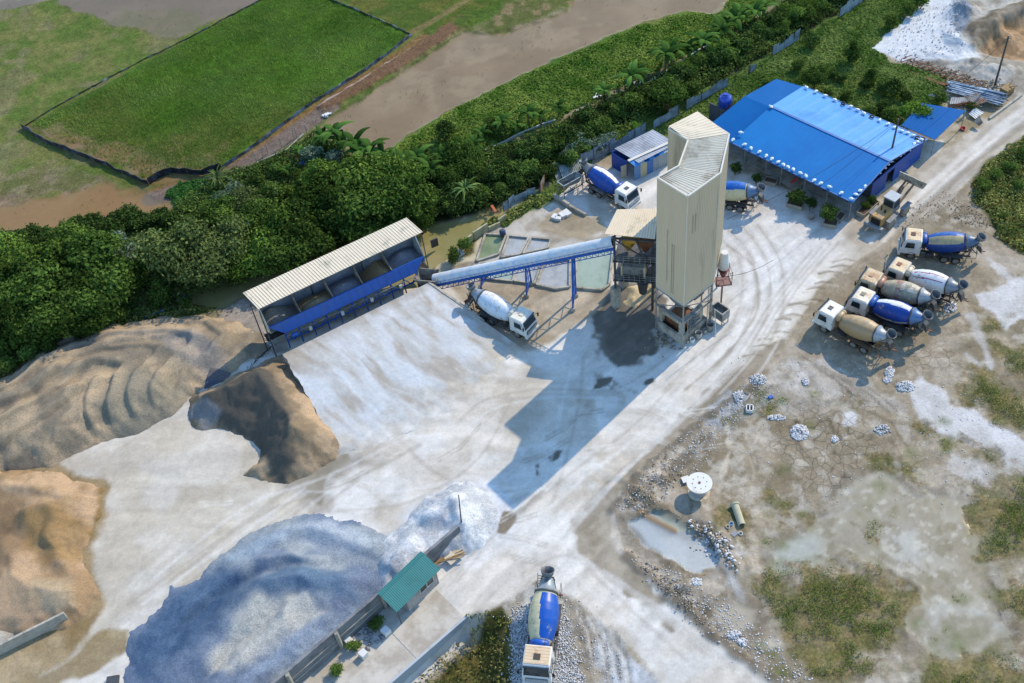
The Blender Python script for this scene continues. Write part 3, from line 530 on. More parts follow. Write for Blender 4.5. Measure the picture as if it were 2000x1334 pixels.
# ---------------------------------------------------------------- batching tower
def build_tower():
    H=23.1; B=7.3
    P=[(19.8,94.4),(23.3,96.2),(25.8,92.0),(23.5,86.0),(19.5,83.1),(17.1,86.6),(19.6,88.0),(21.4,92.0)]
    T=empty('batching_tower',(20.5,88,0),label='tall cream corrugated concrete batching tower on steel legs in the middle of the yard',cat='tower')
    L=lambda m,n,mm,par=None: m.build(n,mm,par or T,loc=(0,0,0))
    def off(mb): 
        mb.v=[(x-20.5,y-88,z) for x,y,z in mb.v]; return mb
    m=MB(); n=len(P)
    for i in range(n):
        a,b=P[i],P[(i+1)%n]; d=nrm([b[0]-a[0],b[1]-a[1],0]); nn=np.array([-d[1],d[0],0]) # outward (poly is clockwise)
        # vertical ribs
        Lh=math.hypot(b[0]-a[0],b[1]-a[1]); k=max(3,int(Lh/.26)); pts=[]
        for j in range(k): pts+=[(j/k,0),((j+.55)/k,0),((j+.68)/k,.035),((j+.87)/k,.035)]
        pts.append((1,0)); V=[]
        for t,h in pts:
            x=a[0]+(b[0]-a[0])*t+nn[0]*h; y=a[1]+(b[1]-a[1])*t+nn[1]*h; V+=[(x,y,B),(x,y,H-.05)]
        m.add(V,[(2*j,2*j+2,2*j+3,2*j+1) for j in range(len(pts)-1)])
    L(off(m),'cladding',M['cream'])
    m=MB(); e=.12
    def z(p,h): return (p[0],p[1],h)
    # roofs: rear, middle (valley), front
    m.corr(z(P[0],H+.45),z(P[7],H+.12),z(P[2],H+.2),z(P[1],H+.5),.28,.04,1)
    m.corr(z(P[7],H+.1),z(P[6],H-.1),z(P[3],H-.05),z(P[2],H+.18),.2,.035,0)
    m.corr(z(P[6],H-.05),z(P[5],H+.1),z(P[4],H+.1),z(P[3],H-.0),.24,.04,0) 
    L(off(m),'roof',[M['greyroof'],M['creamroof']])
    m=MB()
    for i in range(n):
        if i in(1,): pass
        a,b=P[i],P[(i+1)%n]; m.bar((a[0],a[1],H+.12),(b[0],b[1],H+.12),.16,.22)
        m.bar((a[0],a[1],B+.02),(b[0],b[1],B+.02),.1,.12)
    for p in P: m.bar((p[0],p[1],B),(p[0],p[1],H+.1),.1,.1)
    L(off(m),'edge_trim',M['trim'])
    # small hatch seams
    m=MB(); d=nrm([4,2.9,0])
    for t in (.18,.27):
        p=np.array([19.5,83.1,0])+np.array([4,2.9,0])*t+np.array([d[1],-d[0],0])*.06; m.bar(p+[0,0,17.6],p+[0,0,20.2],.05,.03)
    for t,h0,h1 in ((.38,9.5,17),(.55,8,15.5),(.62,8,15.5)):
        p=np.array([17.1,86.6,0])+np.array([2.4,-3.5,0])*t+np.array([-.82,-.56,0])*.07; m.bar(p+[0,0,h0],p+[0,0,h1],.05,.03)
    L(off(m),'pipe',mat('pipe_grey','#9a9a90',.6))
    # legs
    for (x,y,zt) in [(19.5,83.1,7.3),(17.1,86.6,7.3),(23.4,85.9,7.3),(19.7,88.0,7.3),(23.0,89.0,7.3),(25.6,92,7.3),(19.9,94.2,7.3),(23.3,96,7.3)]:
        L(off(MB().bar((x,y,-.02),(x,y,zt),.16)),'leg',M['steel'])
    m=MB()
    for a,b in [((17.1,86.6),(19.5,83.1)),((19.5,83.1),(23.5,86))]:
        for h in (4.4,7.15): m.bar((*a,h),(*b,h),.14)
    m.bar((17.1,86.6,4.4),(19.5,83.1,7.1),.08); m.bar((19.5,83.1,7.1),(23.5,86,4.4),.08)
    L(off(m),'bracing',M['steel'])
    # concrete base ring and frame
    c=np.array([20.0,86.3]); ex=nrm([4,2.9,0])[:2]; ey=np.array([-ex[1],ex[0]]); O=np.array([19.55,83.6])
    q=lambda a,b: tuple(O+ex*a+ey*b)
    m=MB(); W=4.4;D=4.2;t=.3
    m.prism([q(0,0),q(W,0),q(W,t),q(0,t)],-.1,1.35); m.prism([q(0,t),q(t,t),q(t,D),q(0,D)],-.1,1.35); m.prism([q(W-t,t),q(W,t),q(W,D),q(W-t,D)],-.1,1.35); m.prism([q(t,D-t),q(W-t,D-t),q(W-t,D),q(t,D)],-.1,1.35)
    L(off(m),'base_wall',M['conc'])
    m=MB()
    for a,b in ((.25,.25),(.3,3.4),(3.4,.3)): m.prism([q(a,b),q(a+.5,b),q(a+.5,b+.5),q(a,b+.5)],1.36,3.6)
    m.prism([q(.25,.8),q(.75,.8),q(.75,3.35),q(.25,3.35)],2.9,3.5); m.prism([q(.8,.25),q(3.35,.25),q(3.35,.75),q(.8,.75)],2.9,3.5)
    L(off(m),'base_frame',M['conc'])
    m=MB().prism([q(.9,.9),q(3.3,.9),q(3.3,3.3),q(.9,3.3)],.2,2.2); L(off(m),'rusty_panel',M['rust'])
    for cc in (q(2.1,2.0),(22.6,91.4)):
        m=MB().lathe([(0,.3),(.35,1.55),(1,1.55)],(cc[0],cc[1],3.7),(cc[0],cc[1],9),24); L(off(m),'silo',M['steel'])
    # grey cylinder housing seen under the cladding
    m=MB().box((*q(3.6,2.0),5.6),(1.6,2.6,1.3),math.atan2(ex[1],ex[0]));  L(off(m),'machine_housing',M['dsteel'])
    # ladders
    for (a,b) in ((.9,-.25),(4.15,-.3)):
        o=np.array([*q(a,b),0]); m=MB(); s=np.array([*ex,0])*.22; h=7.0 if a>3 else 4.4
        m.bar(o-s,o-s+[0,0,h],.06); m.bar(o+s,o+s+[0,0,h],.06)
        for k in range(int(h/.3)): m.bar(o-s+[0,0,.25+k*.3],o+s+[0,0,.25+k*.3],.05)
        L(off(m),'ladder',M['steel'])
    o=np.array([*q(1.5,-.35),3.3]); m=MB().box(o,(1.5,.9,.08),math.atan2(ex[1],ex[0])); 
    for k in (0,1,2): m.tube(o+np.array([0,0,.35+k*.4]),o+np.array([0,0,.39+k*.4]),.38,12)
    L(off(m),'landing',M['steel'])
    # dust filter and water weigher on the right side
    o=np.array([25.3,88.6,0]); m=MB().lathe([(0,.25),(.1,.55),(.9,.6),(1,.35)],o+[0,0,6.6],o+[0,0,8.6],18); m.tube(o+[0,0,8.6],o+[0,0,9.3],.55,16,.42); L(off(m),'filter_drum',M['white'])
    m=MB().lathe([(0,.2),(1,.62)],o+[0,0,5.4],o+[0,0,6.5],16); L(off(m),'filter_hopper',mat('maroon','#7e3b3b',.6))
    m=MB()
    for k in range(3):
        for s in ((-.9,-.7),(.9,-.7),(.9,.8)): m.bar(o+[s[0],s[1],4.6],o+[s[0],s[1],6.6],.06)
        h=4.7+k*.85; m.bar(o+[-.9,-.7,h],o+[.9,-.7,h],.05); m.bar(o+[.9,-.7,h],o+[.9,.8,h],.05)
    m.box(o+[0,0,4.6],(1.9,1.6,.06)); m.bar(o+[0,0,0],o+[0,0,4.6],.18)
    L(off(m),'platform_railing',mat('red_rail','#8f6a64',.6))
    # canopy over the mixer deck
    z1=11.8; C=[at(1181,457,z1),at(1205,409,z1+.3),(18.7,94.3,z1+.3),(17.5,89.6,z1)]
    m=MB().corr(C[0],C[3],C[2],C[1],.3,.045); L(off(m),'canopy_roof',M['creamroof'])
    m=MB(); K=[np.array([13.1,91.3,0]),np.array([14.6,94.6,0]),np.array([17.3,89.9,0]),np.array([18.3,93.6,0])]
    for k in K: m.bar(k,k+[0,0,11.5],.26); 
    for a,b in ((0,2),(0,1),(1,3),(2,3)):
        for h in (11.2,7.7,4.6): m.bar(K[a]+[0,0,h],K[b]+[0,0,h],.2)
    m.bar(K[0]+[0,0,11],K[2]+[0,0,7.8],.12); m.bar(np.array([15.5,90.3,11.3]),K[2]+[0,0,5],.22); 
    L(off(m),'deck_frame',M['dsteel'])
    for k in K[:2]: L(off(MB().box(k+[0,0,1.6],(.9,.9,3.3),.5)),'pier',M['conc'])
    for h in (4.7,7.8):
        m=MB().prism([tuple(K[0][:2]-[.3,.4]),tuple(K[2][:2]+[.3,-.4]),tuple(K[3][:2]+[.3,.3]),tuple(K[1][:2]+[-.3,.3])],h,h+.1); L(off(m),'deck',M['dsteel'])
        m=MB(); a=K[0]+[-.3,-.4,h]; b=K[2]+[.3,-.4,h]
        for kk in range(9): p=a+(b-a)*kk/8; m.bar(p,p+[0,0,1.1],.05)
        for hh in (.45,.8,1.1): m.bar(a+[0,0,hh],b+[0,0,hh],.05)
        L(off(m),'railing',M['steel'])
    ang=math.atan2(K[2][1]-K[0][1],K[2][0]-K[0][0]); mid=(K[0]+K[1]+K[2]+K[3])/4
    m=MB().box(mid+[-.2,-.3,5.7],(2.6,2.0,1.3),ang); L(off(m),'mixer_body',M['steel'])
    for s in(-1.45,1.25): L(off(MB().box(mid+np.array([math.cos(ang)*s,math.sin(ang)*s,5.6])-[.2,.3,0],(.22,2.2,1.7),ang)),'mixer_frame',M['cream'])
    for s,cc in ((-1,'yellow'),(1.0,'rust')):
        o=mid+np.array([math.cos(ang)*s,math.sin(ang)*s,0]); m=MB().lathe([(0,.25),(.55,.8),(1,.8)],o+[0,-.4,8.2],o+[0,-.4,10.2],12); L(off(m),'weigh_hopper',M[cc])
    m=MB().box(mid+[-.6,-.7,10.5],(1.6,1,.8),ang); L(off(m),'motor_box',M['yellow'])
    m=MB().tube(np.array([16.2,90.2,4.7]),np.array([16.2,90.2,2.9]),.7,16,.45); L(off(m),'discharge_chute',M['dsteel'])
build_tower()
# sand heap lit below the mixer
# ---------------------------------------------------------------- conveyor
def build_conveyor():
    A=np.array([-8.4,98.2,1.5]); Bq=np.array([13.2,91.7,9.9]); T=empty('belt_conveyor',tuple(A),label='inclined belt conveyor under a white half round cover with blue truss legs',cat='conveyor')
    d=nrm(Bq-A); s=nrm(np.cross(d,[0,0,1])); up=np.cross(s,d); L=np.linalg.norm(Bq-A)
    def P(t,a,h): return d*t*L+s*a+up*h
    m=MB(); n=60; k=11
    for i in range(n+1):
        r=.78*(1+.012*(i%2)); 
        for j in range(k): th=math.pi*(j/(k-1))*1.08-.12; m.v.append(tuple(P(i/n,r*math.cos(th),.25+r*math.sin(th))))
    for i in range(n):
        for j in range(k-1): m.f.append((i*k+j,(i+1)*k+j,(i+1)*k+j+1,i*k+j+1)); m.m.append(0); m.sm.append(True)
    m.add([P(0,0,.25)]+[P(0,.78*math.cos(math.pi*j/10),.25+.78*math.sin(math.pi*j/10)) for j in range(11)],[(0,j+1,j+2) for j in range(10)])
    m.build('cover',M['tube'],T)
    m=MB()
    for a in (-.8,.8): m.bar(P(-.09,a,0),P(1,a,0),.1,.38); 
    m.build('side_beam',M['blue'],T)
    m=MB(); N=32
    for a in (-.72,.72):
        m.bar(P(.02,a,-.75),P(1,a,-.75),.07)
        for i in range(N): t=i/N; m.bar(P(t,a,-.75),P(t+.5/N,a,-.1),.05); m.bar(P(t+.5/N,a,-.1),P(t+1/N,a,-.75),.05)
    for i in range(N): m.bar(P(i/N,-.72,-.75),P(i/N,.72,-.75),.05)
    m.build('truss',M['blue'],T)
    m=MB().hexa([P(-.1,-.6,-.1),P(.99,-.6,-.1),P(.99,.6,-.1),P(-.1,.6,-.1),P(-.1,-.6,.06),P(.99,-.6,.06),P(.99,.6,.06),P(-.1,.6,.06)]); m.build('belt',M['black'],T)
    m=MB()
    for i in range(40): t=i/40; m.bar(P(t,.95,0),P(t,.95,.62),.03)
    m.bar(P(0,.95,.62),P(1,.95,.62),.04); m.build('handrail',M['blue'],T)
    for (f1,f2,t) in [((7.85,91.55),(8.55,93.9),.775),((2.55,94.9),(3.4,97.0),.52),((-3.0,97.3),(-2.1,99.2),.27)]:
        for f,a in ((f1,.75),(f2,-.75)):
            top=P(t,a if 1 else 0,-.35)+A; 
            m=MB().bar(np.array([*f,0])-A,P(t,a,-.4),.2); m.build('leg',M['blue'],T)
            m=MB().box(np.array([*f,.2])-A,(.5,.5,.5)); m.build('footing',M['conc'],T)
        m=MB(); g1=np.array([*f1,0])-A; g2=np.array([*f2,0])-A; t1=P(t,.75,-.4);t2=P(t,-.75,-.4); K=4
        for i in range(K):
            a0=g1+(t1-g1)*i/K;b1=g2+(t2-g2)*(i+1)/K; m.bar(a0,b1,.08); m.bar(g1+(t1-g1)*(i+1)/K,b1,.07)
        m.build('leg_bracing',M['blue'],T)
    # tail hopper
    m=MB(); o=np.array([-9.5,98.5,0])-A; 
    r=lambda u,v,h: (o[0]+u*.92-v*-.28,o[1]-u*.28+v*.92,h-0)
    base=[(-1.3,-1.1),(1.6,-1.1),(1.6,1.1),(-1.3,1.1)]; 
    V=[(*r(u,v,0)[:2],2.15-A[2]+.4) for u,v in base]+[(*r(u*.45,v*.45,0)[:2],.9-A[2]) for u,v in base]
    m.add(V,[(0,1,5,4),(1,2,6,5),(2,3,7,6),(3,0,4,7),(4,5,6,7)]); 
    for i in range(4): m.bar(V[i],V[(i+1)%4],.12)
    m.build('tail_hopper',M['concd'],T)
build_conveyor()
# ---------------------------------------------------------------- ramp
def build_ramp():
    A=at(553,692,2.4);B=at(838,552,2.4);A2=at(668,892,0.0);B2=at(1026,684,0.0); n=110; uu,vv=np.meshgrid(np.linspace(0,1,n+1),np.linspace(0,1,n+1),indexing='ij')
    p=(A*(1-uu[...,None])+B*uu[...,None])*(1-vv[...,None])+(A2*(1-uu[...,None])+B2*uu[...,None])*vv[...,None]
    d=nrm((A2+B2)/2-(A+B)/2); x=p[...,0]+d[0]*np.sin(uu*math.pi)*vv*2.6; y=p[...,1]+d[1]*np.sin(uu*math.pi)*vv*2.6
    jag=(fbm(x,y,1.2,4,71)-.5)*1.6*vv**4; x=x+d[0]*jag; y=y+d[1]*jag; x=x+(1-uu)**8*(fbm(y*1.0,y*0,.9,3,72)-.5)*.5
    e=1-vv; z=2.4*(e*e*(3-2*e)*.3+e*.7)+.03-.06*vv**6+(fbm(x,y,2.5,3,73)-.5)*.14*np.minimum(1,vv*6)*(1-vv**4)
    a=math.atan2(d[1],d[0])+.1; U=x*math.cos(a)+y*math.sin(a); Vv=-x*math.sin(a)+y*math.cos(a); wob=fbm(x,y,7,3,74)*2.5
    C=mix(alb('#c4c3be'),alb('#d3d6d8'),sm(.38,.62,fbm(U/5,Vv+wob,1.5,4,75))); C=mix(C,alb('#aea392'),sm(.55,.72,fbm(U/4,Vv+wob,1.1,4,76))*.7)
    C=mix(C,alb('#b3a48e'),sm(.5,.8,fbm(x,y,3,4,77))*sm(.45,.9,uu)*(1-vv)*.9); C=mix(C,np.broadcast_to(alb('#d6dde2'),C.shape),sm(.5,.65,fbm(U/3,Vv,3,4,78))*.6*sm(.1,.4,vv))
    C=mix(C,np.broadcast_to(alb('#a49b8d'),C.shape),(1-sm(.0,.1,vv+(fbm(x,y,1,3,79)-.5)*.1))*.5)
    i=np.clip(np.searchsorted(gx,x),0,NX-1); j=np.clip(np.searchsorted(gy,y),0,NY-1); C=mix(C,CLR[j,i],sm(.72,.98,vv+(fbm(x,y,1.5,3,80)-.5)*.3))
    C=C*(1+(fbm(U/6,Vv,.45,3,81)-.5)*.22+(fbm(x,y,.5,2,82)-.5)*.12)[...,None]
    V=np.stack([x,y,z],-1).reshape(-1,3); idx=np.arange((n+1)**2).reshape(n+1,n+1); q=np.stack([idx[:-1,:-1],idx[:-1,1:],idx[1:,1:],idx[1:,:-1]],-1).reshape(-1,4)
    me=npmesh('ramp',V,q,bpy.data.materials['yard'],smooth=True)
    for an,Q in (('Col',C.reshape(-1,3)),('Msk',np.zeros(((n+1)**2,3)))):
        t=me.attributes.new(an,'FLOAT_COLOR','POINT'); t.data.foreach_set('color',np.concatenate([Q,np.ones((len(Q),1))],1).astype(np.float32).ravel())
    addo('ramp',me,kind='structure')
    G=V.reshape(n+1,n+1,3); m=MB()
    def skirt(L_):
        for a_,b_ in zip(L_[:-1],L_[1:]): m.add([a_,b_,(b_[0],b_[1],-.3),(a_[0],a_[1],-.3)],[(0,1,2,3)])
    skirt(G[:,0]); skirt(G[-1,:]); skirt(G[0,:]); m.build('ramp_wall',M['conc'],kind='structure')
    m=MB()
    for k in range(0,64,2): m.bar(G[n,k]+[0,0,.02],G[n,k+2]+[0,0,.02],.28,.12)
    m.build('ramp_kerb',M['conc'],kind='structure')
build_ramp()
# ---------------------------------------------------------------- aggregate bins with roof
def build_bins():
    zr=4.5; a=at(524,640,zr); b=at(828,500,zr); d=nrm(b-a); L=np.linalg.norm(b-a); nb=np.array([-d[1],d[0],0]) # toward back
    T=empty('aggregate_bins',tuple(a*[1,1,0]),math.atan2(d[1],d[0]),label='long row of blue aggregate bins under a cream corrugated lean-to roof',cat='bins')
    D=4.6; ZR=8.3
    def l(p): q=np.array(p)-a*[1,1,0]; return np.array([q@d,q@nb,p[2]])
    m=MB(); R=[l(at(505,604,ZR)),l(at(826,453,ZR)),l(at(794,425,ZR+.25)),l(at(474,572,ZR+.25))]
    m.corr(R[0],R[1],R[2],R[3],.36,.06); m.build('roof',M['creamroof'],T)
    # front panel
    m=MB(); e=1.6
    m.hexa([(e,-.5,zr-1.55),(L-e,-.5,zr-1.55),(L-e,-.35,zr-1.55),(e,-.35,zr-1.55),(0,-.05,zr),(L,-.05,zr),(L,.1,zr),(0,.1,zr)])
    m.build('front_panel',M['blue'],T)
    m=MB(); m.bar((e,-.75,zr-1.85),(L-e,-.75,zr-1.85),.08)
    m.build('front_rail',M['steel'],T)
    m=MB()
    for k in range(19): x=e+(L-2*e)*k/18; m.bar((x,-.52,zr-1.55),(x,-.07,zr),.05,.05)
    m.build('panel_rib',mat('blue_rib','#2a66b4',.5),T)
    # side and back walls
    D=R[2][1]-.15; m=MB(); m.hexa([(0,D,2.2),(L,D,2.2),(L,D+.12,2.2),(0,D+.12,2.2),(0,D,ZR),(L,D,ZR),(L,D+.12,ZR),(0,D+.12,ZR)]); m.build('back_wall',mat('bin_wall','#7c8798',.7,0,.1,.8,'#5d6470',.4,.5),T)
    for x in (0,L):
        m=MB(); q=x-.06 
        m.hexa([(q,0,zr-1),(q+.12,0,zr-1),(q+.12,D,2.4),(q,D,2.4),(q,0,zr),(q+.12,0,zr),(q+.12,D,ZR-.1),(q,D,ZR-.1)]); m.build('side_wall',M['fence'] if x else M['greyroof'],T)
    divs=[L*.205,L*.41,L*.6,L*.79]
    for x in divs:
        m=MB().hexa([(x-.05,.1,2.6),(x+.05,.1,2.6),(x+.05,D,2.6),(x-.05,D,2.6),(x-.05,.1,zr-.1),(x+.05,.1,zr-.1),(x+.05,D,zr+1.2),(x-.05,D,zr+1.2)]); m.build('divider',M['concd'],T)
    xs=[0]+divs+[L]; cols=['#8e8d88','#9a9178','#8b93a0','#9d8b6b','#8d93a0']; cents=[(.3,.9),(.6,.3),(.5,.5),(.6,.6),(.5,.7)]
    for i in range(5):
        x0,x1=xs[i]+.08,xs[i+1]-.08; n=18; V=[];F=[]
        for u in range(n+1):
            for v in range(n+1):
                X_=x0+(x1-x0)*u/n; Y_=.1+(D-.12)*v/n; r=math.hypot((u/n-cents[i][0])*1.1,(v/n-cents[i][1]))
                h=zr+.15-1.5*r+(.12*math.sin(5*u/n+i)+random.uniform(-.05,.05)); 
                if i==3: h=zr+.1-1.6*abs(u/n-.75)-.2*v/n
                V.append((X_,Y_,max(h,2.8)))
        for u in range(n):
            for v in range(n): q=u*(n+1)+v; F.append((q,q+n+1,q+n+2,q+1))
        MB().add(V,F,0,True).build('aggregate_fill',mat('agg%d'%i,cols[i],.95,0,.25,6,bump=.8,spec=.1),T)
    # support frame
    m=MB(); k=0
    for i in range(11):
        x=e+(L-2*e)*i/10
        for y in (-.3,D-.3): m.bar((x,y,0.2),(x,y,zr-1.2),.14)
    for i in range(10):
        x=e+(L-2*e)*i/10; x2=e+(L-2*e)*(i+1)/10
        m.bar((x,-.5,zr-1.75),((x+x2)/2,-.5,1.4),.09); m.bar((x2,-.5,zr-1.75),((x+x2)/2,-.5,1.4),.09)
    m.bar((e,-.45,1.6),(L-e,-.45,1.6),.12); m.build('frame',M['blue'],T)
    for i in range(5):
        x=(xs[i]+xs[i+1])/2; w=(xs[i+1]-xs[i])*.4; V=[(x-w,.2,zr-1.1),(x+w,.2,zr-1.1),(x+w,D-.6,zr-1.3),(x-w,D-.6,zr-1.3),(x-.4,1.2,1.9),(x+.4,1.2,1.9),(x+.4,2.2,1.9),(x-.4,2.2,1.9)]
        MB().add(V,[(0,4,5,1),(1,5,6,2),(2,6,7,3),(3,7,4,0),(4,7,6,5)]).build('bin_cone',M['blue'],T)
    m=MB().hexa([(-.5,1.1,1.3),(L+.6,1.1,1.3),(L+.6,2.3,1.3),(-.5,2.3,1.3),(-.5,1.1,1.5),(L+.6,1.1,1.5),(L+.6,2.3,1.5),(-.5,2.3,1.5)]); m.build('collecting_belt',M['black'],T)
    for i in range(4):
        x=xs[i+1]+.3; MB().box((x,-.85,zr-2.2),(.35,.3,.5)).build('control_box',M['trim'],T)
    MB().tube((e+.6,-.9,2.5),(e+1.3,-.9,2.5),.3,14).build('motor',M['blue'],T)
    for (px,py) in ((541,699),(523,684)):
        p=l(at(px,py,0)); MB().bar((p[0],p[1],0),(p[0],p[1],8.2),.13).build('roof_post',M['dsteel'],T)
    for x in (L*.33,L*.66,L): MB().bar((x,D-.1,2),(x,D-.1,8.4),.13).build('roof_post',M['dsteel'],T)
    p=l(at(838,548,0)); MB().bar((L+.15,-.3,0),(L+.15,-.3,8.2),.1).build('roof_post',M['dsteel'],T)
build_bins()
# ---------------------------------------------------------------- heaps
def heap_mat(name,grain,bump=.6):
    m=bpy.data.materials.new(name); m.use_nodes=True; n=m.node_tree; b=n.nodes['Principled BSDF']; b.inputs['Roughness'].default_value=.95; b.inputs['Specular IOR Level'].default_value=.05; L=n.links.new
    tc=n.nodes.new('ShaderNodeTexCoord'); a=n.nodes.new('ShaderNodeAttribute'); a.attribute_name='Col'
    f=n.nodes.new('ShaderNodeTexVoronoi'); f.inputs['Scale'].default_value=grain; L(tc.outputs['Object'],f.inputs[0]); g=n.nodes.new('ShaderNodeTexNoise'); g.inputs['Scale'].default_value=grain*.7; g.inputs['Detail'].default_value=4; g.inputs['Roughness'].default_value=.8; L(tc.outputs['Object'],g.inputs[0])
    sp=n.nodes.new('ShaderNodeSeparateColor'); L(f.outputs['Color'],sp.inputs[0]); ad=n.nodes.new('ShaderNodeMath'); ad.operation='ADD'; L(sp.outputs[0],ad.inputs[0]); L(g.outputs[0],ad.inputs[1])
    fr=n.nodes.new('ShaderNodeMapRange'); fr.inputs[1].default_value=.3; fr.inputs[2].default_value=1.7; fr.inputs[3].default_value=.74; fr.inputs[4].default_value=1.26; L(ad.outputs[0],fr.inputs[0])
    v=n.nodes.new('ShaderNodeVectorMath'); v.operation='SCALE'; L(a.outputs['Color'],v.inputs[0]); L(fr.outputs[0],v.inputs['Scale']); L(v.outputs[0],b.inputs['Base Color'])
    bp=n.nodes.new('ShaderNodeBump'); bp.inputs['Strength'].default_value=bump; bp.inputs['Distance'].default_value=.12; L(ad.outputs[0],bp.inputs['Height']); L(bp.outputs[0],b.inputs['Normal']); return m
def heap(name,poly,pts,slope,step,m,label,cat='heap',noise=.25,lump=0,terr=None,basez=-.05,p=2.4,clip=None,nsc=2.5,cols=('#a89c89','#8b8577'),cs=2.5,paints=(),ridge=0,rdir=None,edge=.9,sharp=(.4,.6),crests=(),capk=.55):
    P=P2(poly); c=np.array([at(x,y,h) for x,y,h in pts])
    xs=np.arange(P[:,0].min()-.5,P[:,0].max()+.5,step); ys=np.arange(P[:,1].min()-.5,P[:,1].max()+.5,step); x,y=np.meshgrid(xs,ys)
    D=sdist(P,x,y,80)+(fbm(x,y,1.6,4,19)-.5)*edge*1.6
    w=0;h=0
    for q in c: ww=1/((x-q[0])**2+(y-q[1])**2+.15)**p; w=w+ww; h=h+ww*q[2]
    cap=h/w
    if crests:
        cap=cap*capk; wx=x+(fbm(x,y,3,3,91)-.5)*1.4; wy=y+(fbm(x,y,3,3,92)-.5)*1.4
        for ln,hh,sl in crests: d_=ldist(P2(ln,hh),wx,wy,30); zc=(hh*(.85+.3*fbm(x,y,4,2,93)))-sl*np.maximum(d_-.1,0); q_=.12; cap=np.maximum(cap,zc)+q_*np.exp(-np.abs(cap-zc)/q_)*.5
    s=slope*np.maximum(D,0); k=.22; z=-k*np.log(np.exp(-np.clip(s/k,0,60))+np.exp(-np.clip(cap/k,0,60)))
    z=np.where(D>0,np.maximum(z,0),0); z=z+(fbm(x,y,nsc,4,23)-.5)*noise*sm(0,1.5,D)*2
    if lump: z=z+lump*np.maximum(0,fbm(x,y,3.2,2,29)-.45)*sm(0,2,D)*2
    C=mix(alb(cols[0]),alb(cols[1]),sm(sharp[0],sharp[1],fbm(x,y,cs,4,37)))
    if ridge:
        u=x*rdir[0]+y*rdir[1]; v=-x*rdir[1]+y*rdir[0]; r=1-np.abs(2*fbm(u/2.6,v,1.9,2,43)-1)*2.2; z=z+ridge*(r-.4)*sm(.3,2.2,D)*(.5+fbm(x,y,6,2,47))
    if terr is not None:
        d2=ldist(P2(terr[0]),x,y,60)+(fbm(x,y,5,3,5)-.5)*1.6; ph=(d2/terr[1])%1; st=np.floor(d2/terr[1]); saw=sm(0,.75,ph)*(1-sm(.78,1,ph)); z=z+(saw-.4)*terr[2]*sm(.5,2.5,D)*(d2<terr[3])
        C=C*(1+(sm(.7,.8,ph)*(1-sm(.95,1,ph))*-.15+sm(.1,.5,ph)*.06)*(d2<terr[3]))[...,None]  # darker step faces: grey gravel bands, partly slope shading put into the colour
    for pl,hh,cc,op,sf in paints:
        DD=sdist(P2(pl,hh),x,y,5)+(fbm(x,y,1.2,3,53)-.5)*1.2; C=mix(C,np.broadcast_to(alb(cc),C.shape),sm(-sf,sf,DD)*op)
    # slumped fans: fine furrows down the slope
    gy_,gx_=np.gradient(z,step); ang=np.arctan2(gy_,gx_); C=C*(1+(fbm(ang*6,D*.25,.5,3,59)-.5)*.3*sm(.25,.6,np.hypot(gx_,gy_)))[...,None]
    if clip is not None: z=clip(x,y,z)
    z=z+(fbm(x,y,.5,2,31)-.5)*.1
    z=np.where(D>0,z+basez+.06,basez+.06+D*1.2); z=np.where(D>-.6,z,-9); ny,nx=x.shape; idx=np.arange(nx*ny).reshape(ny,nx); q=np.stack([idx[:-1,:-1],idx[:-1,1:],idx[1:,1:],idx[1:,:-1]],-1).reshape(-1,4)
    ok=(D>-.55).ravel(); q=q[ok[q].all(1)]; V=np.stack([x,y,z],-1).reshape(-1,3); used,inv=np.unique(q,return_inverse=True)
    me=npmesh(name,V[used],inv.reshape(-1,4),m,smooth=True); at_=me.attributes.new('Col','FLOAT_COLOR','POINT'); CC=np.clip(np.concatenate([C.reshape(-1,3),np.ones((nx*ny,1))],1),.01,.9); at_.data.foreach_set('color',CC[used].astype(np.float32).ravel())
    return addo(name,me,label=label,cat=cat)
HG=heap_mat('gravel_grain',9,.5); HS=heap_mat('sand_grain',14,.2); HP=heap_mat('powder_grain',8,.3)
def gravel_mat(name,c1,c2,big=.5,fine=7,c3=None,rgh=.95):
    m=bpy.data.materials.new(name); m.use_nodes=True; n=m.node_tree; b=n.nodes['Principled BSDF']; b.inputs['Roughness'].default_value=rgh; b.inputs['Specular IOR Level'].default_value=.15; L=n.links.new
    tc=n.nodes.new('ShaderNodeTexCoord'); a=n.nodes.new('ShaderNodeTexNoise'); a.inputs['Scale'].default_value=big; a.inputs['Detail'].default_value=6; L(tc.outputs['Object'],a.inputs[0])
    r=n.nodes.new('ShaderNodeMapRange'); r.inputs[1].default_value=.4; r.inputs[2].default_value=.62; L(a.outputs[0],r.inputs[0])
    mx=n.nodes.new('ShaderNodeMix'); mx.data_type='RGBA'; mx.inputs[6].default_value=(*alb(c1),1); mx.inputs[7].default_value=(*alb(c2),1); L(r.outputs[0],mx.inputs[0])
    f=n.nodes.new('ShaderNodeTexNoise'); f.inputs['Scale'].default_value=fine; f.inputs['Detail'].default_value=4; f.inputs['Roughness'].default_value=.8; L(tc.outputs['Object'],f.inputs[0])
    fr=n.nodes.new('ShaderNodeMapRange'); fr.inputs[1].default_value=.3; fr.inputs[2].default_value=.7; fr.inputs[3].default_value=.68; fr.inputs[4].default_value=1.32; L(f.outputs[0],fr.inputs[0])
    v=n.nodes.new('ShaderNodeVectorMath'); v.operation='SCALE'; L(mx.outputs[2],v.inputs[0]); L(fr.outputs[0],v.inputs['Scale']); L(v.outputs[0],b.inputs['Base Color'])
    bp=n.nodes.new('ShaderNodeBump'); bp.inputs['Strength'].default_value=.6; bp.inputs['Distance'].default_value=.1; L(f.outputs[0],bp.inputs['Height']); L(bp.outputs[0],b.inputs['Normal']); return m
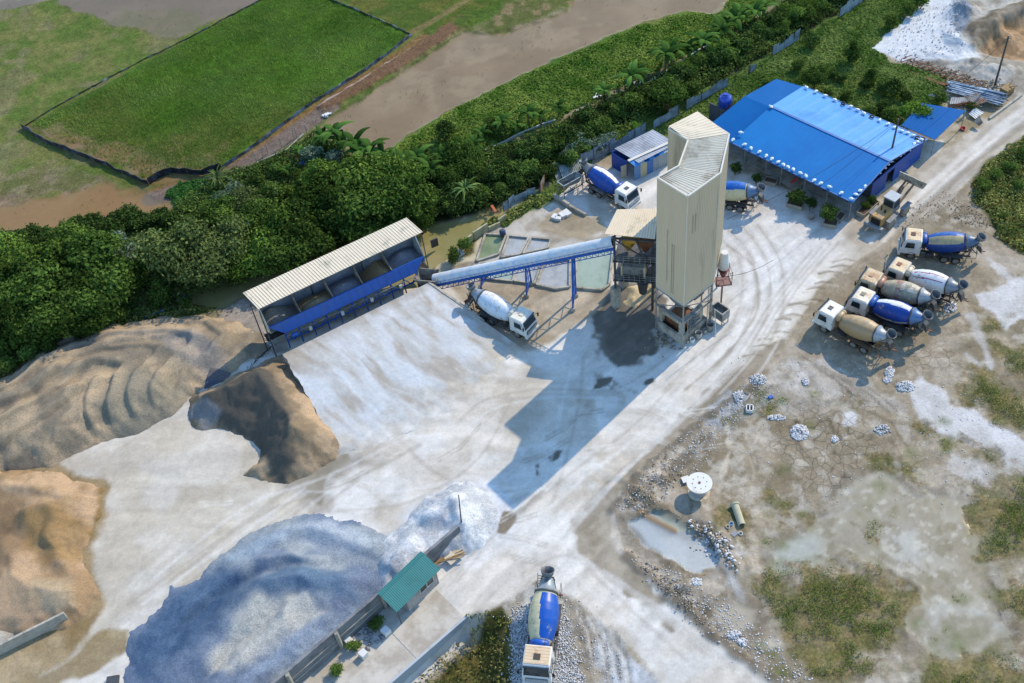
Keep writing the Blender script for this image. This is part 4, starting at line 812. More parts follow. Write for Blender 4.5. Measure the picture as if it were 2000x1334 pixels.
heap('gravel_heap',[(-260,830),(-60,775),(20,735),(75,690),(130,655),(210,632),(330,618),(425,618),(500,640),(535,682),(470,715),(370,775),(350,802),(270,845),(185,868),(105,912),(0,925),(-260,1000)],
 [(350,650,2.6),(440,670,1.2),(480,650,.5),(250,640,1.4),(120,680,1.2),(40,760,2.4),(180,710,2.6),(260,740,3.4),(120,790,3.2),(320,720,2.8),(0,840,2.8),(-150,860,2.8),(400,730,.9),(200,660,2.0)],.62,.25,HG,
 'broad terraced heap of tan and grey gravel left of the aggregate bins',noise=.14,crests=[([(-260,850),(0,815),(90,775),(180,745),(245,728),(300,722),(345,745),(362,785)],2.7,.5),([(-100,800),(0,775),(110,715),(220,690),(330,675),(375,700),(400,740)],2.6,.45),([(0,745),(90,700),(200,665),(330,645),(400,655),(440,690)],2.3,.45)],capk=.75,cols=('#b3a084','#8d8270'),cs=3,terr=([(-260,800),(-60,762),(20,725),(110,652),(220,622),(330,610),(430,622),(470,665),(440,720),(390,770)],2.6,.5,13),paints=[([(300,660),(380,650),(440,690),(420,740),(350,700)],1.5,'#8f8d8c',.6,.8),([(180,790),(250,730),(350,740),(360,800),(250,850)],2,'#8b8778',.7,1.2),([(0,680),(120,650),(300,640),(330,660),(150,690),(0,740)],1,'#b5a691',.6,.8)])
heap('black_grit_heap',[(372,735),(400,700),(440,690),(455,715),(440,745),(400,760)],[(420,715,1.0)],.5,.2,HG,'small patch of blue black grit lying between the gravel and sand heaps',cols=('#5d6170','#6f6c6c'))
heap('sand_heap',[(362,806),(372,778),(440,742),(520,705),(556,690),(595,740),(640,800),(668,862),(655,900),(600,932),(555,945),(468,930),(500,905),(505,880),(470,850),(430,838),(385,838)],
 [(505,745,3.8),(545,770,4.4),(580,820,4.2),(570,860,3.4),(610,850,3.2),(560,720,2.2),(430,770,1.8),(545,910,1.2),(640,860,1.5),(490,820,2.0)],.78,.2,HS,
 'tall brown sand heap with a dark grit face beside the concrete ramp',noise=.16,lump=.15,cols=('#a8947a','#8a7a64'),cs=2,crests=[([(395,772),(450,733),(505,716),(540,735),(556,775),(568,820),(585,870),(610,905)],4.0,.72),([(505,716),(560,705)],3.4,.6)],capk=.6,paints=[([(375,790),(400,765),(470,728),(530,722),(560,770),(575,830),(570,890),(545,925),(520,905),(500,870),(470,835),(420,810)],2.2,'#57554f',.95,.6),([(560,700),(600,745),(640,800),(655,840),(610,830),(580,780)],1.5,'#c7ab8a',.6,.6),([(360,800),(385,785),(440,810),(400,835)],.5,'#8d9298',.6,.4)])  # first paint is the dark grit left of the crest
heap('gravel_mound',[(595,850),(615,832),(640,835),(655,860),(650,890),(625,905),(600,892)],[(622,862,2.6)],.9,.16,HG,'rounded grey lump of coarse gravel on the end of the brown sand heap',noise=.5,nsc=1.2,basez=.3,cols=('#b5afa4','#7f7a73'),cs=.9)
heap('orange_sand_heap',[(-300,900),(-100,918),(60,916),(120,925),(212,952),(200,975),(190,1010),(175,1050),(160,1075),(170,1100),(195,1160),(170,1205),(120,1235),(40,1245),(-80,1260),(-300,1300)],
 [(-60,990,3.2),(60,960,2.6),(150,950,2.0),(40,1040,1.2),(110,1030,2.8),(150,1010,2.0),(80,1090,1.3),(120,1110,1.2),(0,1110,2.2),(60,1150,1.8),(140,1170,1.2),(30,1200,1.5),(-150,1150,3),(0,1000,2.6)],.7,.2,HS,
 'orange brown sand heap spread along the left edge of the yard',noise=.2,lump=.2,crests=[([(-60,960),(60,935),(140,945),(195,968)],2.6,.4),([(45,1000),(80,985),(130,990),(160,1020),(150,1060)],2.6,.5),([(0,1060),(20,1120),(60,1150),(140,1160)],2.0,.45)],capk=.75,cols=('#b89d7e','#9f8566'),cs=3,paints=[([(50,1000),(120,985),(165,1020),(150,1075),(80,1100),(45,1060)],2,'#94784e',.7,.8),([(-50,980),(40,990),(40,1060),(30,1110),(-60,1120)],1.5,'#7d6850',.75,.8),([(190,945),(215,950),(205,1010),(180,1075),(170,1060),(190,1000)],.3,'#80683f',.8,.3),([(60,1140),(130,1130),(150,1180),(90,1210)],1,'#b3a68c',.6,.8)])
WA=at(903,1052,0)[:2]; WB=at(588,1334,0)[:2]; wd_=nrm(WB-WA); wn_=np.array([wd_[1],-wd_[0]]) 
if wn_@(at(600,1100)[:2]-WA)<0: wn_=-wn_
def behind(x,y,z): s=(x-WA[0])*wn_[0]+(y-WA[1])*wn_[1]; return np.where(s<.3,-1.5,z)
heap('grey_gravel_heap',[(250,1235),(290,1205),(335,1150),(385,1125),(430,1078),(478,1045),(540,1015),(620,998),(690,1015),(760,1050),(800,1090),(760,1150),(700,1230),(560,1370),(440,1500),(200,1600),(230,1400),(246,1310)],
 [(480,1090,2.2),(560,1060,1.2),(610,1030,.7),(380,1150,2.0),(300,1220,1.8),(280,1290,1.5),(420,1190,2.6),(520,1130,3.0),(600,1120,2.6),(660,1090,1.7),(700,1150,2.2),(560,1200,1.6),(480,1250,2.1),(400,1300,1.0),(620,1190,2.2),(640,1240,2.3),(540,1290,2.2),(470,1320,1.4),(400,1380,2),(350,1240,2.2),(350,1330,.8)],.42,.2,HG,
 'long blue grey crushed stone heap filling the yard behind the concrete wall',noise=.16,lump=.1,clip=behind,nsc=3,crests=[([(275,1250),(310,1215),(350,1170),(395,1135),(450,1100),(500,1082),(560,1085),(600,1098)],2.1,.75),([(320,1290),(380,1235),(450,1185),(520,1140),(580,1128),(640,1138),(690,1150)],3.0,.75),([(400,1350),(470,1290),(540,1225),(570,1180),(600,1160)],2.4,.7),([(470,1360),(560,1290),(640,1225),(700,1180),(740,1150)],3.0,.75),([(520,1040),(600,1020),(680,1040),(740,1070)],1.1,.5),([(430,1110),(480,1070),(540,1040)],1.4,.55)],capk=.22,cols=('#76859a','#97a1a8'),cs=7,sharp=(.42,.55),paints=[([(250,1240),(330,1160),(430,1090),(480,1130),(420,1200),(340,1290),(260,1310)],1.5,'#4f6a88',.85,1.0),([(500,1170),(580,1150),(640,1190),(560,1260),(450,1320),(400,1300)],1.5,'#bdbdb6',.95,.7),([(480,1130),(560,1090),(660,1110),(700,1160),(600,1150),(520,1165)],2.5,'#55708c',.85,.8),([(350,1200),(430,1130),(500,1110),(520,1150),(440,1210),(380,1270),(330,1280)],2.2,'#4c6480',.8,.7),([(430,1085),(520,1040),(600,1010),(560,1050),(470,1110)],1,'#9fb0be',.7,.7),([(560,1030),(640,1010),(740,1050),(700,1080),(600,1060)],.6,'#b4c0ca',.7,.8),([(560,1290),(700,1200),(720,1170),(660,1180),(560,1230),(470,1320)],2,'#93a4b8',.75,.8)])  # paints put sunlit beige crests and blue shaded slopes into the colour
heap('white_powder_heap',[(735,1085),(745,1060),(800,1010),(830,975),(870,950),(915,945),(955,962),(978,1000),(968,1040),(935,1075),(900,1088),(860,1100),(800,1140),(745,1160),(730,1125)],
 [(880,1000,2.3),(920,990,1.7),(895,1030,2.2),(850,1030,1.5),(840,980,.8),(940,1010,1.0),(800,1070,1.2),(765,1085,2.0),(750,1120,1.4),(790,1100,1.2),(900,1060,1.4)],.72,.18,HP,
 'white limestone powder heap around the end of the concrete wall',noise=.2,lump=.3,nsc=1.6,cols=('#d6dadd','#babec2'),cs=1.6,crests=[([(835,985),(870,965),(890,975),(897,1010),(903,1050)],2.4,.6),([(748,1118),(765,1085),(800,1065)],1.9,.6)],capk=.7)
heap('small_sand_heap',[(1222,560),(1235,555),(1280,556),(1268,575),(1240,602),(1228,600),(1218,590)],[(1238,575,.8),(1255,565,.7)],.6,.15,HS,'small buff sand heap sunlit below the mixer deck',cols=('#cdbb98','#b7a380'))
heap('pale_stone_heap',[(-300,1180),(0,1205),(40,1235),(20,1262),(-40,1275),(-300,1330)],[(-30,1230,1.2),(-100,1250,1.4)],.6,.2,HG,'pale gravel heap behind the leaning concrete panels at left',cols=('#bfbab0','#a9a49a'))
# ---------------------------------------------------------------- walls by the weighbridge
def place(name,mb,m,label,cat,group=None,bevel=0,kind=None):
    """build a one-mesh thing with its origin at its base"""
    V=np.array(mb.v); c=np.array([(V[:,0].min()+V[:,0].max())/2,(V[:,1].min()+V[:,1].max())/2,V[:,2].min()]); mb.v=[tuple(v-c) for v in V]
    return mb.build(name,m,None,loc=tuple(c),label=label,cat=cat,group=group,bevel=bevel,kind=kind)
def build_wall():
    T=empty('retaining_wall',(WA[0],WA[1],0),label='long grey concrete retaining wall holding back the crushed stone behind the guard hut',cat='wall')
    Lw=np.linalg.norm(WB-WA)+14; d=np.array([*wd_,0]); n=np.array([*wn_,0]) # n points to the heap side
    def H(t): return 2.45
    m=MB().hexa([np.array(p) for p in ((0,0,-.2),)]) if 0 else MB()
    o=np.zeros(3); a=d*Lw; w=n*.3
    m.hexa([o,o+w,a+w,a,o+[0,0,2.4],o+w+[0,0,2.4],a+w+[0,0,3.9],a+[0,0,3.9]]); m.build('wall',mat('wall_dark','#85878a',.85,0,.15,.8,'#63656a',.4,.5,bump=.2),T)
    for h in (.3,.55):
        m=MB().bar(-n*.04+d*6.5+[0,0,h*2.9],-n*.04+d*(Lw-.1)+[0,0,h*3.9],.08,.09); m.build('beam',M['conc'],T)
    for t in (10.5,16.2,22):
        m=MB().bar(-n*.1+d*t+[0,0,-.1],-n*.1+d*t+[0,0,2.4+t*.04],.42,.3); m.build('pilaster',mat('pale_conc','#a3a398',.85,0,.1,1,'#7f8079',.4,1),T)
build_wall()
# pole standing at the wall end
def pole(name,px,py,h,label,r=.1,m=None,lean=(0,0),base=0,cross=False):
    p=at(px,py,base); mb=MB().tube((0,0,-.1),(lean[0],lean[1],h),r*1.2,8,r*.8); T=empty(name,tuple(p),label=label,cat='pole'); mb.build('shaft',m or M['conc'],T)
    if cross: MB().bar((lean[0]-.5,lean[1],h-.4),(lean[0]+.5,lean[1],h-.4),.1).build('crossarm',M['dsteel'],T)
    return p+np.array([lean[0],lean[1],h])
pole('steel_pole',904,1050,5.4,'thin steel pole standing at the end of the concrete retaining wall',.07,M['dsteel'],lean=(.35,1.6))
# weighbridge slab and its side wall
m=MB(); A=[at2(915,1205),at2(767,1334)]; dv=nrm(A[1]-A[0]); far=A[1]+dv*14; nr=np.array([-dv[1],dv[0]]); 
if nr@(at2(700,1300)-A[0])<0: nr=-nr
m.prism([tuple(A[0]),tuple(far),tuple(far+nr*.28),tuple(A[0]+nr*.28)],-2.6,.16); place('side_wall',m,mat('pale_wall','#b9c0c6',.8,0,.06,.5,'#a4a9ac',.3,.4,bump=.1),'pale grey concrete side wall dropping from the weighbridge road to the grass','wall')
for k,(s0,s1) in enumerate(((.3,6.4),(6.46,13.6),(13.66,24))):
    p=[A[0]+dv*s0+nr*.3,A[0]+dv*s1+nr*.3,A[0]+dv*s1+nr*4.5,A[0]+dv*s0+nr*4.5]
    MB().prism([tuple(q) for q in p],-.05,.035).build('weighbridge_slab',M['slab'],kind='structure')
# guard hut
def guard():
    zr=3.0; c=[at(737,1160,zr),at(775,1196,zr-.25),at(860,1112,zr-.25),at(820,1081,zr)]; 
    T=empty('guard_hut',(c[1][0],c[1][1],0),label='small guard hut with teal corrugated roof beside the weighbridge road',cat='hut'); o=np.array([c[1][0],c[1][1],0])
    d=nrm((c[2]-c[1])*[1,1,0]); n=nrm((c[0]-c[1])*[1,1,0]); L=np.linalg.norm((c[2]-c[1])[:2]); W=np.linalg.norm((c[0]-c[1])[:2])
    f=lambda a,b,z: d*a+n*b+np.array([0,0,z])
    m=MB().corr(f(0,0,zr-.25),f(L,0,zr-.25),f(L,W*.78,zr+.25),f(0,W*.78,zr+.25),.2,.03); m.corr(f(0,W*.78,zr+.27),f(L,W*.78,zr+.27),f(L,W,zr+.1),f(0,W,zr+.1),.2,.03); m.build('roof',M['teal'],T)
    m=MB(); x0,x1,y0,y1=1.55,L-.25,.45,W-.3; wallm=mat('hut_wall','#b6b3ae',.7,0,.1,2,'#8f8c88',.3,1)
    m.corr(f(x0,y0,0),f(x1,y0,0),f(x1,y0,zr-.3),f(x0,y0,zr-.3),.35,.04); m.hexa([f(x0,y0+.03,0),f(x1,y0+.03,0),f(x1,y1,0),f(x0,y1,0),f(x0,y0+.03,zr-.3),f(x1,y0+.03,zr-.3),f(x1,y1,zr-.15),f(x0,y1,zr-.15)]); m.build('wall',wallm,T)
    a,b=L*.55,L*.86
    w=MB().hexa([f(a,y0-.09,1.3),f(b,y0-.09,1.3),f(b,y0-.03,1.3),f(a,y0-.03,1.3),f(a,y0-.09,2.25),f(b,y0-.09,2.25),f(b,y0-.03,2.25),f(a,y0-.03,2.25)]).build('window',M['glass'],T)
    m=MB(); 
    for z in (1.28,2.27): m.bar(f(a,y0-.1,z),f(b,y0-.1,z),.08)
    for x in (a,(a+b)/2,b): m.bar(f(x,y0-.1,1.28),f(x,y0-.1,2.27),.07)
    m.build('frame',M['white'],w)
    for x,y in ((.15,.15),(.15,W-.2)): MB().bar(f(x,y,0),f(x,y,zr-.25),.08).build('post',M['dsteel'],T)
guard()
# white blocks beside the slab
for (x,y,s,lb) in [(755,1237,.75,'white concrete block under the eave end of the guard hut'),(711,1281,.72,'white concrete block beside the weighbridge slab, nearest the bottom edge'),(683,1256,.7,'white concrete block against the foot of the retaining wall')]:
    MB().box((0,0,s/2),(s,s,s),.75).build('concrete_block',M['white'],None,loc=tuple(at(x,y,0)),label=lb,cat='block',group='white blocks by the weighbridge',bevel=.03)
# planks at the wall
m=MB()
for k in range(5): a=at(832+k*6,1110-k*3,.1+.1*k); b=at(898+k*3,1066+k*4,.35+.12*k); m.bar(a,b,.12,.06)
place('timber_stack',m,M['wood'],'loose grey timber poles stacked against the concrete wall','timber')
m=MB(); c=at(888,1086,.5); m.box(c,(1.9,1.1,.08),.6); m.tube(c-[.9,.4,.1],c+[-.2,.9,-.1],.12,8); place('scrap_board',m,M['dirtywhite'],'buff curved board lying beside the timber poles','board')
# leaning precast panels bottom left
def panel(name,a,b,h,label,m=None,th=.25,base=0):
    p=at(*a,base);q=at(*b,base); mb=MB(); d=nrm(q-p); n=np.array([-d[1],d[0],0])*th; u=[0,0,h]
    mb.hexa([p,q,q+n,p+n,p+u,q+u,q+n+u,p+n+u]); return place(name,mb,m or M['conc'],label,'wall')
panel('concrete_wall',(-40,1300),(136,1212),1.5,'short grey concrete wall crossing the sand at the bottom left corner')
m=MB(); m.bar(at(-30,1095,.8),at(20,1058,1.2),.5,.3); place('concrete_beam',m,M['conc'],'pale concrete beam poking out at the left edge above the sand','beam')
m=MB(); m.bar(at(208,1334,.3),at(232,1330,.3),1.2,.25); place('steel_plate',m,M['dsteel'],'small dark steel plate at the bottom edge left of the gravel heap','plate')
# ---------------------------------------------------------------- settling ponds
def ponds():
    T=empty('settling_ponds',tuple(at(1040,520,0)),label='row of concrete settling ponds with grey slurry beside the conveyor',cat='pond'); o=at(1040,520,0)
    cells=[([(948,459),(989,461),(974,498),(931,512)],'waterg'),([(994,462),(1033,466),(1016,498),(979,505)],'slurry'),([(1038,466),(1076,470),(1070,486),(1022,497)],'slurry'),
     ([(936,516),(1011,510),(1002,551),(950,546)],'water'),([(1015,510),(1058,516),(1044,556),(1005,551)],'slurry'),([(1063,515),(1113,508),(1113,562),(1085,566),(1048,558)],'slurry'),([(1126,500),(1198,486),(1190,558),(1178,568),(1125,564)],'water')]
    for k,(c,mm) in enumerate(cells):
        P=[tuple((at(x,y,0)-o)[:2]) for x,y in c]; MB().prism(P,-.3,.05).build('water' if 'water' in mm else 'slurry',M[mm],T)
        n=len(P)
        for i in range(n):
            a=np.array([*P[i],.1]);b=np.array([*P[(i+1)%n],.1+.01*k]); MB().bar(a,b,.24,.4).build('pond_wall',M['conc'],T)
ponds()
c=at(982,457,.5); place('round_tank',MB().lathe([(0,.3),(.2,.42),(.8,.42),(1,.25)],(c[0],c[1],.4),(c[0],c[1],1.2),14),mat('dark_blue','#3a4c66',.5),'small dark blue drum at the corner of the green settling pond','drum')
# broken precast wall in the canal
for a,b,h,lb in [((900,490),(924,472),1.2,'pale broken concrete wall panel beside the canal, nearest the bins'),((927,470),(955,452),1.4,'pale concrete wall panel in the middle of the broken canal wall'),((956,452),(978,442),.7,'low rubble stretch of the broken canal wall'),((976,440),(990,430),1.0,'rounded pale end piece of the broken canal wall')]:
    panel('canal_wall',a,b,h,lb,mat('mossy_conc','#b9b592',.85,0,.15,1.5,'#8f8d66',.5,1,bump=.3))
m=MB().box((0,0,.7),(1.0,.15,1.3),.4); m.build('rusty_drum',M['dsteel'],None,loc=tuple(at(850,482,0)),label='dark sheet standing in the canal mud behind the bins',cat='sheet')
m=MB().box((0,0,.25),(1.1,1.2,.12),.5); m.build('board',M['white'],None,loc=tuple(at(897,497,0)),label='pale board lying on the bank between canal and ponds',cat='board')
# ---------------------------------------------------------------- blue workshop
def workshop():
    z0=3.2; z1=4.3; FL=at(1427,278,z0);FR=at(1665,396,z0);RR=at(1812,272,z0);RL=at(1569,168,z0); LR=at(1516,154,z0);LF=at(1390,240,z0); ML=at(1505,208,z1);MR=at(1738,315,z1)
    T=empty('workshop',(FL[0],FL[1],0),label='large open fronted workshop with a bright blue sheet roof',cat='building'); o=np.array([FL[0],FL[1],0])
    s=lambda *P:[p-o for p in P]
    m=MB(); m.corr(*s(ML,MR,FR,FL),.9,.006,0,.06); m.corr(*s(ML,MR,RR,RL),1.9,.02,1,.06,trap=True); m.build('roof',[M['bluetarp'],M['bluelt']],T)  # rear slope gets the lighter blue: its reflected light is put into the colour
    m=MB(); ML2=ML-[0,0,.12]; 
    LM=(LR+LF)/2*[1,1,0]+[0,0,3.9]; m.corr(*s(ML2,LM,LF,FL-[0,0,.12]),.6,.008,0,.05); m.corr(*s(ML2,LM,LR,RL-[0,0,.12]),.6,.008,0,.05); m.build('lean_to_roof',M['bluesh'],T)
    m=MB(); m.bar(*s(ML+[0,0,.05],MR+[0,0,.05]),.35,.05); m.bar(*s(RL,RR),.12); m.bar(*s(FL,FR),.12,.16); m.bar(*s(FR,MR),.12,.12); m.bar(*s(MR,RR),.12,.12); m.build('roof_trim',mat('trimblue','#2c6cb4',.5),T)
    # walls
    dF=nrm((FR-FL)*[1,1,0]); dR=nrm((RR-FR)*[1,1,0]); 
    def wall(name,a,b,h,mm,th=.12,z=0):
        d=nrm((b-a)*[1,1,0]); n=np.array([-d[1],d[0],0])*th; a=a*[1,1,0]+[0,0,z];b=b*[1,1,0]+[0,0,z]; return MB().hexa(s(a,b,b+n,a+n,a+[0,0,h],b+[0,0,h],b+n+[0,0,h],a+n+[0,0,h])).build(name,mm,T)
    i=-dF*.35
    p=lambda t:(FR+(RR-FR)*t)+i
    wall('side_wall',p(.30),p(.50),2.95,M['bluewall']); wall('side_wall',p(.60),p(.985),2.95,M['bluewall'])
    wall('lintel',p(.50),p(.60),.5,M['bluewall'],z=2.45); wall('doorway',p(.50)-dF*.5,p(.60)-dF*.5,2.5,M['dark'])
    wall('back_wall',RR+i-dR*.35,LR+dF*.4-dR*.35,2.9,M['bluewall']); wall('left_wall',LR-dR*.4+dF*.4,LF+dF*.4+dR*.3,2.9,M['bluewall'])
    q0=FR+dR*5.4+i; q1=FL+dR*5.4-dF*8; wall('inner_wall',q1,q0,2.9,mat('inner','#4a4f5c',.8),z=0)
    for t in (.12,.3,.43,.62,.8,.985): 
        c=FL+(FR-FL)*t+dR*.25; MB().bar((c-o)*[1,1,0],(c-o)*[1,1,0]+[0,0,3.15],.12).build('column',M['steel'],T)
    for k in range(5):
        c=FL+(FR-FL)*(.15+.18*k)+dR*3.8; MB().box((c-o)*[1,1,0]+[0,0,.6],(1.6,.9,1.2),.3).build('crate',mat('crate%d'%(k%3),['#6e5a48','#54504c','#7d4a3a'][k%3],.8),T)
    fl=MB().prism([tuple((x)[:2]) for x in s(LF,FR-i*.2,RR,LR)],-.02,.045); fl.build('floor',M['conc'],T)
    return z0,z1
workshop()
def bag_mesh(k):
    r=np.random.default_rng(k); V=[];F=[];n=10;mm=7
    for i in range(mm):
        t=i/(mm-1); x=(t-.5)*.75; w=.27*math.sin(math.pi*min(1,t*1.15)*.92+.12)**.6 if i<mm-2 else (.07 if i==mm-2 else .16)
        for j in range(n): a=2*math.pi*j/n; V.append((x+r.normal(0,.015),w*math.cos(a)*(1+r.normal(0,.06)),.17+w*.62*math.sin(a)*(1+r.normal(0,.06))))
    for i in range(mm-1):
        for j in range(n): F.append((i*n+j,i*n+(j+1)%n,(i+1)*n+(j+1)%n,(i+1)*n+j))
    mb=MB().add(V,F,0,True); mb.add(V[:n],[tuple(range(n-1,-1,-1))]); mb.add(V[-n:],[tuple(range(n))]); return mb
ORD=['first','second','third','fourth','fifth','sixth','seventh','eighth','ninth','tenth','eleventh','twelfth','thirteenth','fourteenth','fifteenth','sixteenth','seventeenth','eighteenth','nineteenth','twentieth','twenty first','twenty second','twenty third','twenty fourth','twenty fifth','twenty sixth','twenty seventh','twenty eighth','twenty ninth','thirtieth','thirty first','thirty second','thirty third','thirty fourth','thirty fifth','thirty sixth','thirty seventh','thirty eighth','thirty ninth','fortieth','forty first','forty second','forty third','forty fourth','forty fifth','forty sixth','forty seventh','forty eighth','forty ninth','fiftieth']
bm=[bag_mesh(k).build('sandbag',mat('bag_white','#dcebf2',.55,0,.08,3,'#9cc3dc',.3,3)) for k in range(4)]
bagmeshes=[b.data for b in bm]; 
for b in bm: bpy.data.objects.remove(b)
c8=lambda x,y:(1380+x*.25,130+y*.25)
rows={'front eave':[(205,570),(268,513),(295,607),(347,636),(411,664),(465,695),(509,719),(559,743),(600,765),(636,783),(677,802),(733,830),(775,852),(839,887),(890,910),(960,937),(1050,985)],
 'right eave':[(1133,1031),(1167,998),(1200,967),(1238,935),(1265,905),(1308,864),(1349,822),(1388,786),(1412,760),(1440,740),(1510,690),(1542,668),(1580,645),(1620,602),(1648,587),(1675,568)],
 'back edge':[(502,311),(779,160),(853,192),(927,224),(1003,258),(1123,309),(1177,335),(1227,362),(1350,415),(1415,446),(1467,472),(1521,500),(1567,516),(1615,535)]}
zr_=lambda x,y:3.45
for rn,ps in rows.items():
    for i,(x,y) in enumerate(ps):
        X_,Y_=c8(x,y); z=3.28+(.12 if rn!='back edge' else .1); 
        if (x,y)==(502,311): z=4.35
        if (x,y)==(268,513): z=3.75
        me=bagmeshes[i%4]; o=addo('sandbag',me,loc=tuple(at(X_,Y_+2,z)),rz=random.uniform(0,6.28),label='white sandbag, %s from the left along the %s of the blue workshop roof'%(ORD[i],rn),cat='sandbag',group='sandbags weighing down the blue roof'); o.scale=(.9,.9,.9)
tyre=MB().lathe([(0,.2),(.1,.33),(.9,.33),(1,.2)],(0,0,0),(0,0,.16),16,caps=False); 
for k,(x,y) in enumerate([(1068,288),(1292,389),(1473,714),(1690,565),(1605,630),(1645,555)]):
    o=tyre.build('tyre',M['black'],None,loc=tuple(at(*c8(x,y+4),3.42)),label=['worn tyre lying on the back edge of the blue roof, left one','worn tyre lying on the back edge of the blue roof, right one','worn tyre near the foot of the pole on the right eave','worn tyre at the far right corner of the blue roof','worn tyre between sandbags on the upper right eave','dark tyre on the back edge close to the right corner'][k],cat='tyre',group='tyres on the blue roof')
# red flag
c=at(1557,352,1.9); T=empty('red_flag',(c[0],c[1],0),label='small red flag hanging under the front eave of the blue workshop',cat='flag'); MB().bar((0,0,0),(0,0,2.4),.04).build('flag_pole',M['steel'],T)
MB().hexa([(0,0,1.9),(-.9,-.1,1.5),(-.9,-.06,1.5),(0,.04,1.9),(0,0,2.35),(-.8,-.1,2.0),(-.8,-.06,2.0),(0,.04,2.35)]).build('cloth',mat('red_cloth','#c8323c',.7),T)
# utility poles and wires
pt1=at(1755,232,8.0); p1=pt1.copy(); T=empty('utility_pole',(p1[0],p1[1],0),label='leaning concrete utility pole rising through the right end of the blue roof',cat='pole'); b=at(1743,296,3.6)-[p1[0],p1[1],0]
MB().tube((b[0]-.2,b[1]-.1,-.1),(0,0,8.0),.17,10,.1).build('shaft',M['dsteel'],T); MB().lathe([(0,.28),(1,.28)],b-[0,0,.05],b+[0,0,.22],14).build('collar',M['rust'],T)
pt2=pole('utility_pole',1942,170,8.3,'tall concrete utility pole beside the scrap steel at the upper right',.14,M['dsteel'],cross=True)
def wire(a,b,sag,label,r=.025,grp='overhead wires'):
    a=np.array(a);b=np.array(b); m=MB(); n=14; P=[a+(b-a)*i/n-np.array([0,0,sag*4*(i/n)*(1-i/n)]) for i in range(n+1)]
    for i in range(n): m.tube(P[i],P[i+1],r,5,cap=False)
    place('wire',m,M['dark'],label,'wire',grp)
wire(pt1-[0,0,.3],(25.6,90.0,13),1.2,'black wire from the roof pole down to the side of the tower')
wire(pt1-[0,0,.4],at(1560,392,5)*1.0,.6,'short sagging wire from the roof pole over the front eave',.02)
wire(pt2-[0,0,.4],pt1-[0,0,.2],1.0,'wire running from the far pole across the small blue awning to the roof pole')
wire(at(1510,508,6),(24.6,85.6,8.5),.6,'thin wire crossing the white yard right of the tower')
# blue awning
c=[at(1800,201,3.1),at(1886,216,3.1),at(1826,273,2.7),at(1760,245,2.7)]; T=empty('blue_awning',(c[3][0],c[3][1],0),label='small flat blue sheet awning behind the right end of the workshop',cat='awning'); o=np.array([c[3][0],c[3][1],0])
MB().corr(c[3]-o,c[2]-o,c[1]-o,c[0]-o,.5,.008,0,.05).build('roof',M['bluesh'],T)
for q in c: MB().bar((q-o)*[1,1,0],q-o-[0,0,.05],.08).build('post',M['steel'],T)
# grey shed with blue lean-to
def shed():
    z=2.9; c=[at(1200,290,z),at(1275,253,z),at(1322,280,z),at(1248,318,z+.1)]; T=empty('store_shed',(c[3][0],c[3][1],0),label='low store shed with weathered grey roof and patchwork blue walls left of the tower',cat='shed'); o=np.array([c[3][0],c[3][1],0]); s=lambda *P:[p-o for p in P]
    a,b,cc,d=c; e1=at(1228,326,z-.3); e2=at(1310,294,z-.3)
    m=MB().corr(*s(d,cc,b,a),.4,.03); m.build('roof',mat('greyblue_roof','#b4b9c2',.55,.1,.1,.8,'#8c8f98',.5,.4),T)
    r0=at(1227,315,z+.12); r1=at(1313,276,z+.12); 
    f0=at(1242,326,z-.35); f1=at(1316,290,z-.35)
    mats_=[M['bluelt'],M['bluesh'],mat('pale_sheet','#bccbd9',.5)]
    pal=[0,2,1,0,1,0,2,0]
    m=MB()
    for k in range(8):
        u0=r0+(r1-r0)*k/8;u1=r0+(r1-r0)*(k+1)/8;v0=f0+(f1-f0)*k/8;v1=f0+(f1-f0)*(k+1)/8; m.corr(*s(v0,v1,u1,u0),.3,.03,pal[k])
    m.build('front_roof',mats_,T)
    m=MB().bar(*s(r0+[0,0,.08],r1+[0,0,.08]),.4,.08); m.build('ridge_cap',M['trim'],T)
    dd=nrm((f1-f0)*[1,1,0]); nn=nrm((a-d)*[1,1,0]); L=np.linalg.norm((f1-f0)[:2])
    pal2=['#6b93c0','#c9bf94','#4b7dbd','#9aa7ae','#a8b0b0','#a3acb0']
    g=(f0-o)*[1,1,0]+nn*.3
    for k in range(6):
        a0=g+dd*L*k/6;a1=g+dd*L*(k+1)/6; MB().corr(a0,a1,a1+[0,0,z-.42],a0+[0,0,z-.42],.3,.03).build('wall_sheet',mat('ws%d'%k,pal2[k],.6,0,.1,1),T)
    W=np.linalg.norm((a-d)[:2]); b0=g+nn*(W-.4); MB().hexa([b0,b0+dd*L,b0+dd*L+nn*.1,b0+nn*.1,b0+[0,0,2.6],b0+dd*L+[0,0,2.6],b0+dd*L+nn*.1+[0,0,2.6],b0+nn*.1+[0,0,2.6]]).build('back_wall',M['bluewall'],T)
    e=g-dd*.02; MB().hexa([e+nn*1.4,e+nn*1.4+dd*.08,e+nn*(W-.4)+dd*.08,e+nn*(W-.4),e+nn*1.4+[0,0,2.5],e+nn*1.4+dd*.08+[0,0,2.5],e+nn*(W-.4)+dd*.08+[0,0,2.5],e+nn*(W-.4)+[0,0,2.5]]).build('end_wall',M['bluewall'],T)
    h=e+nn*1.5-dd*.9; MB().corr(h,h+dd*.85-nn*.1,h+dd*.85-nn*.1+[0,0,2.1],h+[0,0,2.1],.25,.03).build('door',M['cream'],T)
shed()
